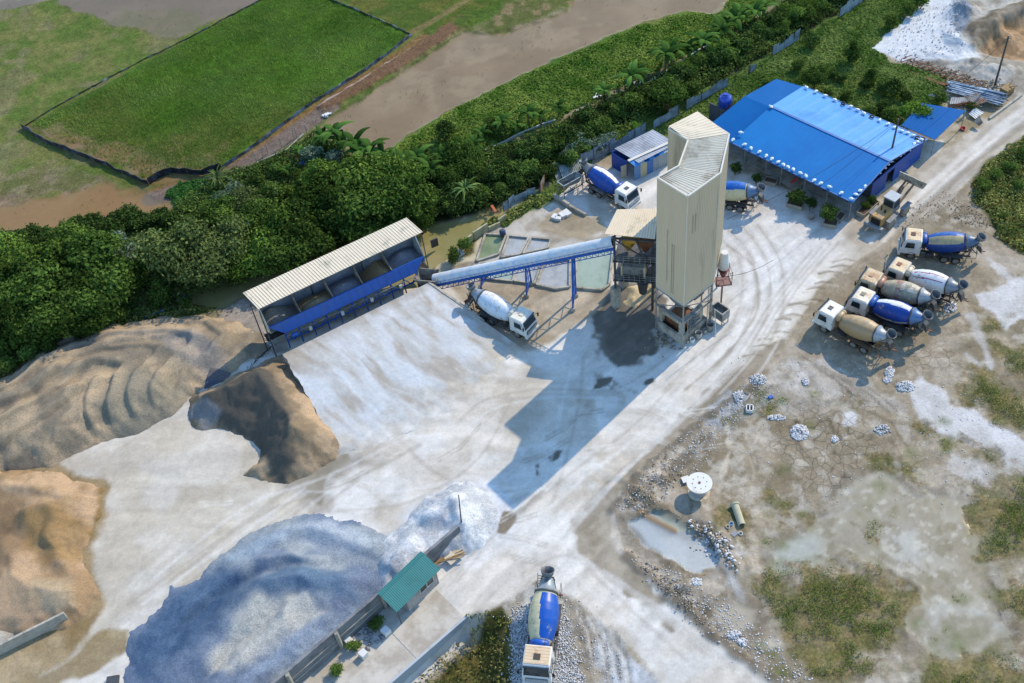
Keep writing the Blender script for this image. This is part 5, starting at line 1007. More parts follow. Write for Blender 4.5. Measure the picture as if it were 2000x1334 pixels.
# aggregate hopper on legs at the upper left of the yard
def small_bin():
    c=[at(1088,355,2.4),at(1124,335,2.4),at(1137,344,2.4),at(1101,364,2.4)]; o=np.array([c[3][0],c[3][1],0]); T=empty('loading_hopper',tuple(o),label='grey steel loading hopper on four legs behind the settling ponds',cat='hopper')
    m=MB(); t=[p-o for p in c]; ce=sum(t)/4; b=[ce+(p-ce)*[.72,.5,1]-[0,0,.9] for p in t]
    m.add(t+b,[(0,1,5,4),(1,2,6,5),(2,3,7,6),(3,0,4,7),(4,5,6,7)]); 
    for i in range(4): m.bar(t[i],t[(i+1)%4],.14)
    m.build('bin',M['steel'],T)
    for p in t: MB().bar(p*[1,1,0],p,.12).build('leg',M['steel'],T)
    m=MB().bar(t[3]*[1,1,0]+[0,0,1],t[2]*[1,1,0]+[0,0,1],.1); m.bar(t[0]*[1,1,0]+[0,0,1],t[1]*[1,1,0]+[0,0,1],.1); 
    for k in range(8): p=t[3]+(t[2]-t[3])*k/8; q=t[3]+(t[2]-t[3])*(k+1)/8; m.bar(p*[1,1,0]+[0,0,.95],q*[1,1,0]+[0,0,1.45],.05)
    m.build('bracing',M['dsteel'],T)
small_bin()
m=MB(); m.bar(at(1082,382,.35),at(1112,402,.35),.35,.7); m.bar(at(1112,402,.3),at(1145,420,.2),.3,.4); place('low_kerb',m,M['conc'],'low broken concrete kerb running down from the grey loading hopper','kerb')
m=MB()
for x,y,r in [(1083,423,.45),(1098,420,.5),(1107,416,.6),(1090,427,.4)]:
    c=at(x,y,.2); m.box(c,(r*2,r*1.3,.4),x*.7)
place('white_slabs',m,M['white'],'pile of broken white slabs beside the low kerb','slabs')
# ---------------------------------------------------------------- corrugated fences
def fence(pts,h,label,m=None,gap=(),ragged=.25):
    P=[at(x,y,0) for x,y in pts]; o=P[0]; T=empty('sheet_fence',tuple(o),label=label,cat='fence',group='corrugated sheet fences')
    for k in range(len(P)-1):
        a=P[k]-o;b=P[k+1]-o; n=max(1,int(np.linalg.norm(b-a)/1.1)); d=nrm(b-a); nn=np.array([-d[1],d[0],0]); mb=MB()
        for i in range(n):
            if random.random()<gap[0] if gap else False: continue
            p=a+(b-a)*i/n;q=a+(b-a)*(i+1.0)/n; hh=h*(1+random.uniform(-ragged,ragged*.4)); t=nn*random.uniform(-.15,.15)
            mb.corr(p,q,q+t+[0,0,hh],p+t+[0,0,hh*random.uniform(.93,1)],.22,.035,0)
        if mb.v: mb.build('sheet_panel',m or M['fence'],T)
        MB().bar(a,a+[0,0,h],.08).build('post',M['dsteel'],T)
fence([(984,414),(1005,396),(1030,385),(1047,381)],1.5,'low blue grey sheet fence on the green bank left of the loading hopper')
fence([(1056,378),(1064,362)],2.4,'torn rusty sheet leaning at the end of the low fence',M['fenceold'])
fence([(1134,322),(1160,312),(1190,300),(1240,275),(1262,262)],2.0,'blue grey sheet fence behind the store shed')
fence([(1262,262),(1290,246),(1325,228),(1338,218)],2.0,'sheet fence stretch right of the store shed, behind the tower top',gap=(.2,))
fence([(1340,218),(1370,200),(1400,182),(1422,170)],2.0,'tall pale sheet fence left of the blue water tank')
fence([(1436,160),(1448,152)],2.3,'two torn pale fence sheets standing apart above the weeds',gap=(.2,),ragged=.35)
fence([(1462,146),(1464,145),(1476,138)],1.6,'single leaning pale fence sheet in the weeds')
fence([(1508,112),(1530,100),(1560,80)],2.1,'ragged blue grey sheet fence stretch in the upper right hedge')
fence([(1638,36),(1662,20),(1685,4),(1710,-14)],2.1,'sheet fence stretch at the top edge of the picture')
# loose sheets pile near truck
m=MB()
for (a,b,c,d_) in [((1088,318),(1128,300),(1142,328),(1100,350))]:
    m.corr(at(*a,1.2),at(*b,1.3),at(*c,.6),at(*d_,.5),.25,.04)
    m.corr(at(1075,322,.9),at(1090,312,1.0),at(1098,345,.3),at(1088,352,.3),.25,.04)
place('sheet_pile',m,mat('old_grey_sheet','#9fa8a6',.6,.1,.15,1.2,'#6f7a74',.5,.8),'old grey corrugated sheets piled behind the blue drum mixer truck','sheets')
# water tank
T=empty('water_tank',tuple(at(1414,238,0)),label='bright blue plastic water tank on a stand left of the workshop',cat='tank')
MB().lathe([(0,.85),(.05,.95),(.3,.92),(.33,.97),(.6,.92),(.63,.97),(.9,.92),(1,.8)],(0,0,2.6),(0,0,4.3),24).lathe([(0,.75),(.6,.45),(1,.42)],(0,0,4.3),(0,0,4.65),16).build('tank_body',mat('tankblue','#1747b8',.35,spec=.5),T)
MB().tube((0,0,4.66),(0,0,4.78),.3,12).build('lid',mat('tankblue','#1747b8'),T)
for x,y in ((.7,.7),(-.7,.7),(.7,-.7),(-.7,-.7)): MB().bar((x,y,0),(x,y,2.6),.1).build('leg',M['steel'],T)
# planters
def planter(px,py,w,l,rz,label): 
    T=empty('planter',tuple(at(px,py,0)),rz,label,'planter',group='planters in front of the workshop'); m=MB(); t=.08; h=.6
    for c,d in (((0,-w/2),(l,t)),((0,w/2),(l,t)),((-l/2,0),(t,w)),((l/2,0),(t,w))): m.box((c[0],c[1],h/2),(d[0],d[1]+.0,h))
    m.build('box',mat('planter','#a8a293',.8),T); MB().box((0,0,h-.14),(l-.1,w-.1,.1)).build('soil',mat('soil','#5a4a38',.9),T)
planter(1694,410,1.1,3.4,.68,'long pale planter box on the right side of the workshop corner'); planter(1622,438,1.5,1.6,-.5,'pale planter box nearest the front right corner of the workshop'); planter(1640,428,.8,1.6,.8,'small planter box behind the front corner planter')
planter(1553,402,1.2,2.0,-.6,'planter box under the middle of the front eave'); planter(1505,358,1.0,1.6,-.6,'planter box behind the truck beside the tower')
T=empty('plant_pot',tuple(at(1584,426,0)),0,'round dark plant pot between the planter boxes','pot'); MB().lathe([(0,.3),(1,.5)],(0,0,0),(0,0,.6),14).build('pot',M['concd'],T)
# pots and buckets at tower foot
for (x,y,r,h,lb,mm) in [(1364,660,.42,.95,'large open grey concrete ring at the foot of the tower','conc'),(1386,645,.45,1.0,'dark grey drum beside the concrete rings at the tower foot','concd'),(1377,651,.25,.7,'narrow grey bucket between the drums at the tower foot','conc'),(1352,668,.3,.6,'small white bucket near the tower ladder','white')]:
    place('drum',MB().lathe([(0,r*.85),(1,r),(1,r*.86),(.3,r*.75)],(0,0,0),(0,0,h),16,caps=False).add([(r*.75*math.cos(a),r*.75*math.sin(a),.3*h) for a in np.linspace(0,6.283,13)[:-1]],[tuple(range(12))]),M[mm],lb,'drum','drums at the tower foot').location=tuple(at(x,y,0))
# trough by the tower
m=MB(); c=np.array([25.0,86.9]); ex=nrm([3,2.1,0]); ey=np.array([-ex[1],ex[0],0]); o=np.array([*c,0])+np.array([-.3,-.2,0])
for a,b,w_,l_ in ((0,-.9,1.3,.12),(0,.9,1.3,.12),(-.6,0,.12,1.7),(.6,0,.12,1.7)): m.hexa([o+ex*(a-w_/2)+ey*(b-l_/2)+[0,0,.9],o+ex*(a+w_/2)+ey*(b-l_/2)+[0,0,.9],o+ex*(a+w_/2)+ey*(b+l_/2)+[0,0,.9],o+ex*(a-w_/2)+ey*(b+l_/2)+[0,0,.9]]+[o+ex*(a-w_/2)+ey*(b-l_/2)+[0,0,2.2],o+ex*(a+w_/2)+ey*(b-l_/2)+[0,0,2.2],o+ex*(a+w_/2)+ey*(b+l_/2)+[0,0,2.2],o+ex*(a-w_/2)+ey*(b+l_/2)+[0,0,2.2]])
for a in (-.55,.55):
    for b in (-.85,.85): m.bar(o+ex*a+ey*b,o+ex*a+ey*b+[0,0,.92],.1)
m.hexa([o-ex*.6-ey*.9+[0,0,1.5],o+ex*.6-ey*.9+[0,0,1.5],o+ex*.6+ey*.9+[0,0,1.5],o-ex*.6+ey*.9+[0,0,1.5],o-ex*.6-ey*.9+[0,0,1.6],o+ex*.6-ey*.9+[0,0,1.6],o+ex*.6+ey*.9+[0,0,1.6],o-ex*.6+ey*.9+[0,0,1.6]])
place('water_trough',m,M['steel'],'grey open steel trough on legs at the right side of the tower','trough')
m=MB().bar(at(1398,655,.1),at(1396,605,2.2),.12); m.bar(at(1399,617,1),at(1416,632,.1),.14); place('loose_pipes',m,M['trim'],'pale loose pipes leaning by the steel trough','pipes')
# rubble at tower foot
def rocks(name,spots,label,m,cat='rubble',kind=None,gzr=True):
    V=[];F=[];o=0; ico=[]
    for (x,y,z,r) in spots:
        n=8; v=RNG.normal(size=(n,3)); v/=np.linalg.norm(v,axis=1)[:,None]
        base=np.array([(1,0,0),(-1,0,0),(0,1,0),(0,-1,0),(0,0,1),(0,0,-1)],float)*RNG.uniform(.65,1.15,(6,1))+RNG.normal(0,.12,(6,3)); base[:,2]*=.7
        a=RNG.uniform(0,6.28); c,s=math.cos(a),math.sin(a); base=np.stack([base[:,0]*c-base[:,1]*s,base[:,0]*s+base[:,1]*c,base[:,2]],1)
        V.append(base*r+[x,y,z+r*.3]); f=np.array([(0,2,4),(2,1,4),(1,3,4),(3,0,4),(2,0,5),(1,2,5),(3,1,5),(0,3,5)]); F.append(f+o); o+=6
    me=npmesh(name,np.concatenate(V),np.concatenate(F),m); return addo(name,me,label=label,cat=cat,kind=kind)
def scatter(poly,n,r0,r1,heap_=0,out_=True):
    P=P2(poly); lo,hi=P.min(0),P.max(0); out=[]; k=0
    x=RNG.uniform(lo[0],hi[0],n*6); y=RNG.uniform(lo[1],hi[1],n*6); D=sdist(P,x,y,3); ok=np.where(D>0)[0][:n]
    x=x+RNG.normal(0,.25,len(x))*out_; y=y+RNG.normal(0,.25,len(y))*out_; st=(RNG.uniform(0,1,len(x))<.12)&out_; x=x+st*RNG.normal(0,1.0,len(x)); y=y+st*RNG.normal(0,1.0,len(y)); D=np.where(st,0,D)
    for i in ok: out.append((x[i],y[i],float(gz(x[i],y[i]))+min(heap_,D[i]*.5)*RNG.uniform(.3,1),RNG.uniform(r0,r1)*RNG.uniform(.6,1)))
    return out
stone=mat('white_stone','#d7d9dc',.9,0,.3,2,bump=.3,spec=.1); stoneb=mat('brown_stone','#9c8f7c',.9,0,.3,2,bump=.3,spec=.1)
rocks('rubble',scatter([(1283,640),(1300,652),(1322,680),(1305,685),(1285,668)],60,.12,.35,.3),'dark rubble scattered at the left foot of the tower',stoneb,kind='stuff')
circ=lambda x,y,rx,ry:[(x+rx*math.cos(t),y+ry*math.sin(t)) for t in np.linspace(0,6.28,12)[:-1]]
for i,(x,y,rx,ry,n,h,lb) in enumerate([(1561,845,22,18,420,.7,'largest heap of white broken stone on the cracked mud below the trucks'),(1630,858,8,7,70,.3,'tiny heap of white stone right of the large stone heap'),(1737,728,11,14,160,.4,'white stone heap just below the shadow of the parked trucks'),(1733,743,10,7,90,.3,'small white stone heap touching the upper stone heap'),
   (1768,755,22,13,330,.5,'wide heap of white stone beside the white slurry'),(1480,742,20,14,160,.25,'scattered blue white stones along the road edge'),(1442,775,12,14,110,.3,'pale stones left of the yellow weeds'),(1517,816,22,6,120,.25,'thin line of white stones across the mud'),(1855,600,16,14,160,.4,'white stone heap under the rear of the last parked truck'),
   (1723,840,20,12,60,.1,'sparse white stones on the mud in the right lot'),(1573,745,9,8,60,.15,'few blue white stones beside the white track'),(1435,1240,16,10,90,.25,'white stones at the lower road edge'),(1450,1255,12,9,60,.25,'pale stones beside the road at the bottom right'),(1360,1140,12,10,90,.4,'broken white lumps beside the road below the puddle')]):
    rocks('stone_heap',scatter(circ(x,y,rx*.85,ry*.85),n,.08,.24,h,False),lb,stone,'stones')
rocks('rubble_stones',scatter([(1200,1000),(1300,880),(1480,740),(1520,760),(1420,850),(1330,950),(1260,1010)],900,.04,.14)+scatter([(1225,1090),(1300,1150),(1420,1260),(1530,1340),(1600,1340),(1450,1200),(1300,1110)],800,.04,.15)+scatter([(1300,1000),(1420,1060),(1440,1120),(1400,1080),(1340,1020)],150,.08,.3)+scatter([(1400,700),(1900,700),(1950,1000),(1500,1000)],500,.04,.13),'loose pale stones scattered over the mud at the road edge',stone,'stones',kind='stuff')
rocks('brown_rubble',scatter([(1210,985),(1300,890),(1340,930),(1270,1000)],260,.05,.16,.1)+scatter([(1330,1010),(1400,1040),(1440,1120),(1380,1060)],200,.06,.22,.15)+scatter([(1230,1080),(1330,1140),(1400,1230),(1370,1220),(1280,1140)],250,.05,.17,.08)+scatter([(1850,395),(1900,400),(1940,440),(1880,440)],260,.04,.15,.08)+scatter([(1760,110),(1900,155),(1980,170),(1900,185),(1830,150)],380,.08,.3,.2)+scatter([(1740,420),(1850,370),(1870,400),(1760,450)],260,.04,.12,.05),'brown clods and rubble along the road edges',stoneb,'rubble',kind='stuff')
rocks('crushed_stone',scatter([(1003,1190),(1040,1180),(1045,1340),(1003,1340)],2600,.05,.14,.1)+scatter([(1085,1190),(1105,1190),(1140,1340),(1080,1340)],1500,.05,.14,.05)+scatter([(1040,1160),(1100,1150),(1220,1290),(1230,1340),(1130,1340)],500,.04,.12),'bed of white crushed stone around the truck at the bottom',stone,'stones',kind='stuff')
rocks('dark_rubble',scatter([(690,1210),(740,1205),(750,1250),(720,1270),(680,1270)],70,.1,.45,.2),'grey rubble under the eave between wall and weighbridge',mat('grey_stone','#8d9298',.9,0,.25,2),'rubble',kind='stuff')
rocks('chalk_rubble',scatter([(1740,30),(1880,0),(1880,110),(1740,120)],300,.08,.22,.1)+scatter([(480,650),(535,650),(530,700),(490,690)],80,.08,.3),'pale chalk lumps on the tip at the upper right',stone,'stones',kind='stuff')
# reel, pipe, buckets
T=empty('cable_reel',tuple(at(1365,962,0)),label='white round cable reel standing on its side flange in the mud',cat='reel')
MB().lathe([(0,1.32),(1,1.32)],(0,0,1.65),(0,0,1.8),32).build('top_flange',M['white'],T)
MB().lathe([(0,1.15),(1,1.15)],(0,0,.02),(0,0,.14),28).build('bottom_flange',M['dirtywhite'],T)
m=MB().lathe([(0,.78),(1,.78)],(0,0,.14),(0,0,1.65),20,smooth=False); m.build('core',mat('reel_core','#a5a3a6',.7),T)
m=MB().tube((0,0,1.8),(0,0,1.86),.14,10); 
for k in range(8): a=k*.785; m.tube((.75*math.cos(a),.75*math.sin(a),1.8),(.75*math.cos(a),.75*math.sin(a),1.84),.05,6)
m.build('bolts',M['rust'],T)
MB().box((0,0,.35),(.8,.75,.1),.2).build('white_board',M['white'],None,loc=tuple(at(1339,940,0)),label='small square white board beside the cable reel',cat='board')
m=MB(); a=at(1435,985,.42);b=at(1449,1026,.42); m.lathe([(0,.5),(.06,.5),(.09,.38),(1,.38),(1,.3),(.02,.3),(0,.34)],a,b,28,smooth=False,caps=False); place('concrete_pipe',m,mat('pipe_conc','#b9b59b',.85,0,.1,1.5,bump=.2),'concrete sewer pipe lying in the weeds below the cable reel','pipe')
for (x,y,lb,cc) in [(1428,1027,'small light blue bucket beside the mouth of the concrete pipe','#9cc0d8'),(1446,1046,'white bucket below the concrete pipe','#e0e0dc'),(1421,1033,'tipped cream bucket left of the pipe','#d9d0b4')]:
    place('bucket',MB().lathe([(0,.18),(1,.22),(1,.18),(.2,.15)],(0,0,0),(0,0,.5),12,caps=False).add([(.15*math.cos(a),.15*math.sin(a),.1) for a in np.linspace(0,6.283,9)[:-1]],[tuple(range(8))]),mat('bk'+cc,cc,.5),lb,'bucket','buckets by the pipe').location=tuple(at(x,y,0))
MB().box((0,0,.3),(.7,.5,.6),.6).build('cardboard_box',mat('greybox','#8d9096',.7),None,loc=tuple(at(1434,1048,0)),label='grey crate tipped on its side below the pipe',cat='crate',bevel=.02)
m=MB(); 
for c,d in (((0,-.35),(.9,.1)),((0,.35),(.9,.1)),((0,0),(.9,.1)),((-.42,0),(.1,.8)),((.42,0),(.1,.8))): m.box((c[0],c[1],.2),(d[0],d[1],.4),0)
o=m.build('hollow_block',M['white'],None,loc=tuple(at(1464,800,0)),label='white hollow concrete block left of the yellow weeds',cat='block'); o.rotation_euler=(0,0,1.3)
for k,(a,b) in enumerate([((1459,782),(1470,768)),((1478,784),(1484,772)),((1462,770),(1456,762))]):
    m=MB().bar(at(*a,.1),at(*b,.35),.1,.08); place('timber_post',m,M['wood'],['pale timber post left of the weeds, longest one','pale timber post leaning right over the yellow weeds','short timber post at the top of the stone strip'][k],'post','timber posts in the weeds')
m=MB().bar(at(1357,1290-1,.1),at(1380,1282,.15),.12,.1) if 0 else MB().bar(at(1357,1128,.1),at(1378,1122,.15),.12,.1); place('timber_post',m,M['wood'],'pale timber lying just below the grey puddle','post','timber posts in the weeds')
m=MB().box((0,0,.12),(.5,.4,.25),.4); m.build('blue_bag',M['blue'],None,loc=tuple(at(1505,777,0)),label='crumpled blue plastic bag in the stone strip',cat='bag')
# scrap steel, pipes and sheets upper right
m=MB()
for k in range(46):
    t=random.random(); a=at(1852+random.uniform(-3,8),158+k*.45,.5+random.uniform(0,.6)); b=at(1950+random.uniform(-12,18),180+k*.55+random.uniform(-2,2),.4+random.uniform(0,.5)); m.tube(a,b,.07,6)
place('steel_pipe_stack',m,mat('pipe_blue','#b3c6d8',.4,.3,.2,.6,'#6f87a0',.5,.5),'long bundle of pale blue steel pipes left of the far utility pole','pipes')
m=MB()
for k in range(10): a=at(1850+k*3,186+k*1.2,.4); b=at(1900+k*2,198+k*1.2,.5); m.tube(a,b,.05,5)
place('steel_tube_stack',m,M['steel'],'shorter bundle of grey tubes below the blue pipe bundle','pipes')
m=MB()
for k in range(14):
    x,y=1770+k*11,118+k*4.2; c=at(x,y,.3); m.bar(c-[.9,.3,0],c+[.9,.3,0],.1); m.bar(c-[.9,.3,0],c-[.9,.3,-.6],.08); m.bar(c-[.9,.3,-.6],c+[.9,.3,.6],.08)
place('rusty_racks',m,M['rust'],'row of rusty steel frames along the edge of the chalk tip','scrap')
m=MB()
for k in range(8): m.bar(at(1765+k*4,135+k*2,.2),at(1850+k*4,165+k*2,.3),.1)
place('rusty_bars',m,M['rust'],'rusty bars half hidden in grass left of the blue pipes','scrap')
for (a,b,c,d_,z,mm,lb) in [((1880,186),(1912,182),(1930,198),(1905,205),.9,'fenceold','crumpled buff sheet on the scrap pile'),((1858,190),(1895,190),(1890,202),(1855,203),.6,'steel','grey sheet bundle on the scrap pile beside the awning'),((1892,222),(1905,210),(1922,220),(1905,232),.5,'white','white sheet lying beyond the corner of the blue awning'),((1902,238),(1912,225),(1920,240),(1912,246),.8,'concd','dark leaning panel by the road right of the awning'),((1812,186),(1825,182),(1838,183),(1830,190),.8,'white','white sheet in the bushes above the awning')]:
    m=MB().corr(at(*a,z),at(*b,z+.3),at(*c,z),at(*d_,z-.2),.3,.05); place('metal_sheet',m,M[mm],lb,'sheet','scrap sheets by the awning')
m=MB().box((0,0,.5),(1.6,1.2,1.0),.5); m.bar((-1,-1,.2),(1,1,1.4),.12); m.bar((-1,1,.2),(1,-.6,1.5),.1); m.build('scrap_crate',M['wood'],None,loc=tuple(at(1965,182,0)),label='tan plywood crate at the right end of the pipe bundle',cat='crate')
m=MB()
for k in range(7): m.bar(at(1852+k*6,208+random.uniform(-4,4),.2),at(1870+k*7,196+random.uniform(-3,10),1.3),.12)
place('scrap_heap',m,M['rust'],'tangle of rusty scrap above the blue awning','scrap')
place('red_bowl',MB().lathe([(0,.25),(1,.42),(1,.36),(.2,.2)],(0,0,0),(0,0,.3),14,caps=False).add([(.2*math.cos(a),.2*math.sin(a),.06) for a in np.linspace(0,6.283,9)[:-1]],[tuple(range(8))]),mat('redp','#c0342a',.4),'small red plastic bowl below the awning corner','bowl').location=tuple(at(1880,253,0))
m=MB().bar(at(1932,232,.15),at(1995,186,.15),.3,.35); place('road_kerb',m,M['conc'],'pale concrete kerb along the upper road beside the scrap','kerb')
# blue tarp, low canal items
m=MB(); n=12; c=at(603,315,0); V=[];F=[]
for i in range(n+1):
    for j in range(n+1):
        u,v=i/n-.5,j/n-.5; r=max(abs(u),abs(v)); V.append((c[0]+u*2.8+.2*math.sin(9*v),c[1]+v*1.5+.15*math.sin(8*u),max(.05,.55-1.1*r+.12*math.sin(13*u+5*v)+.1*math.sin(11*v))))
for i in range(n):
    for j in range(n): q=i*(n+1)+j; F.append((q,q+n+1,q+n+2,q+1))
place('blue_tarpaulin',MB().add(V,F,0,True),mat('tarp','#2f7ad6',.45),'crumpled blue tarpaulin on the garden soil','tarpaulin')
m=MB().hexa([at(-5,690,.3),at(38,655,.3),at(44,660,.3),at(5,698,.3),at(-5,688,.9),at(38,653,.9),at(46,658,.7),at(7,696,.7)]); place('rusty_trough',m,mat('rust_red','#8c4a34',.8),'reddish rusty trough half hidden under trees at the left edge','trough')
m=MB().corr(at(-10,655,1.6),at(28,640,1.8),at(30,655,1.4),at(-5,672,1.2),.4,.04); place('dark_awning',m,M['dsteel'],'dark sheet roof half hidden under trees at the left edge','awning')
for k,(a,b) in enumerate([((346,588),(366,576)),((282,620),(320,606))]):
    m=MB().tube(at(*a,.1),at(*b,.1),.16,8); place('blue_hose',m,M['blue'],['blue pipe floating on the canal above the green bank','blue pipe lying on the bank edge of the gravel heap'][k],'pipe')
m=MB().box((0,0,.5),(.35,1.5,.1),.3); m.build('orange_board',mat('orange','#b8643c',.7),None,loc=tuple(at(965,413,.2)),label='orange board leaning in the reeds at the canal end',cat='board')
m=MB(); 
for k in range(8): a=at(505-k*3,690+k*6,.1+.05*k); b=at(540-k*8,672+k*6,.15); m.tube(a,b,.03,5)
place('cable_coil',m,M['dark'],'loose black cables on the ground left of the ramp','cable')
# fence of dark net round the rice plot
def net(pts,h,label,mm,lean=0):
    P=[at(x,y,0) for x,y in pts]; Q=[]
    for i in range(len(P)-1):
        n=max(2,int(np.linalg.norm(P[i+1]-P[i])/1.0))
        for k in range(n): Q.append(P[i]+(P[i+1]-P[i])*k/n)
    Q.append(P[-1]); o=Q[0]; V=[];F=[]
    for i,p in enumerate(Q):
        w_=np.array([random.uniform(-.15,.15),random.uniform(-.15,.15),0]); hh=h*random.uniform(.75,1.05); V+=[p-o+w_*.3,p-o+w_+[0,0,hh],p-o+w_+[.05,.05,hh],p-o+w_*.3+[.06,.06,0]]
    for i in range(len(Q)-1):
        a=4*i; b=a+4
        for j in range(3): F.append((a+j,b+j,b+j+1,a+j+1))
    T=empty('net_fence',tuple(o),label=label,cat='fence',group='net fences round the rice plot'); MB().add(V,F).build('net',mm,T)
    for i in range(0,len(Q),3): MB().bar(Q[i]-o,Q[i]-o+[0,0,h*1.15],.05).build('stake',M['wood'],T)
NB=mat('black_net','#22262e',.6,0,.2,2,'#5c6c84',.3,.8)
net([(45,250),(90,280),(180,312),(240,340),(292,362)],.9,'black plastic net fence along the lower left side of the rice plot',NB)
net([(292,362),(310,348),(340,338),(395,342),(432,332)],1.25,'black net fence curling round the bottom corner of the rice plot',NB)
net([(432,332),(500,285),(560,240),(618,197),(700,148),(760,105),(804,70)],.65,'dark blue net fence along the path side of the rice plot',mat('net_blue','#3a4450',.6,0,.2,2,'#7f93a8',.45,.5))
net([(45,250),(100,215),(200,160),(280,118),(360,80),(420,48),(508,2),(540,-14)],.3,'low dark net fence along the upper left side of the rice plot',mat('net_green','#33422f',.6,0,.2,2,'#8fa0a0',.3,.5))
net([(560,-40),(620,-10),(700,22),(804,68)],.35,'low dark net fence along the top of the rice plot',mat('net_green','#33422f'))
# low white pipe along the garden path
def lowwall(pts,label,w=.22,h=.35,mm=None):
    P=[at(x,y,.15) for x,y in pts]; m=MB()
    for a,b in zip(P[:-1],P[1:]): m.bar(a,b,w,h)
    place('low_wall',m,mm or mat('pale_pipe','#b9bfb2',.7),label,'wall')
lowwall([(948,294),(985,278),(1010,264),(1060,243),(1085,235)],'low pale concrete edging beside the hedge path, lower stretch'); lowwall([(1265,162),(1330,122),(1365,98),(1425,70)],'low pale concrete edging beside the hedge path, upper stretch')
lowwall([(500,318),(560,292),(592,262)],'pale timber rail along the garden edge',.1,.12)
for k in range(9):
    x,y=[(502,318),(514,308),(524,300),(551,288),(575,272),(600,262),(620,250),(648,262),(580,268)][k]
    MB().bar((0,0,0),(0,0,1.7),.08).build('fence_post',M['steel'],None,loc=tuple(at(x,y,0)),label='thin grey post, %s along the garden fence by the path'%ORD[k],cat='post',group='garden fence posts')
for k,(x,y,lb) in enumerate([(1167,190,'heap of white sacks beside the hedge path'),(1245,165,'small white sacks at the upper bend of the hedge path'),(638,226,'white sacks at the end of the brown bank')]):
    c=at(x,y,.1); m=MB()
    for i in range(6): m.box(c+[random.uniform(-.5,.5),random.uniform(-.4,.4),random.uniform(0,.3)],(.5,.32,.22),random.uniform(0,3))
    place('sack_pile',m,M['white'],lb,'sacks','sack piles in the fields')
# ---------------------------------------------------------------- concrete mixer trucks
def band(spec):
    """spec: list of (angle0, angle1, material index, twist); angle measured round the drum from the left side over the top"""
    def f(t,a):
        for a0,a1,mi,tw,t0,t1 in spec:
            x=(a+tw*t)%360
            if a0<=x<a1 and t0<=t<=t1: return mi
        return 0
    return f
_wm={}
def wheel_meshes(tm,rm,key):
    if key in _wm: return _wm[key]
    t=MB().lathe([(0,.36),(.06,.48),(.25,.52),(.75,.52),(.94,.48),(1,.36)],(0,-.15,0),(0,.15,0),22,caps=False)
    a=t.build('tyre',tm); ra=MB().lathe([(0,.37),(.2,.35),(.35,.2),(.4,.12),(.55,.12)],(0,.14,0),(0,-.1,0),18); ra.lathe([(0,.36),(1,.36)],(0,-.14,0),(0,-.12,0),18); b=ra.build('rim',rm)
    r=(a.data,b.data); bpy.data.objects.remove(a); bpy.data.objects.remove(b); _wm[key]=r; return r
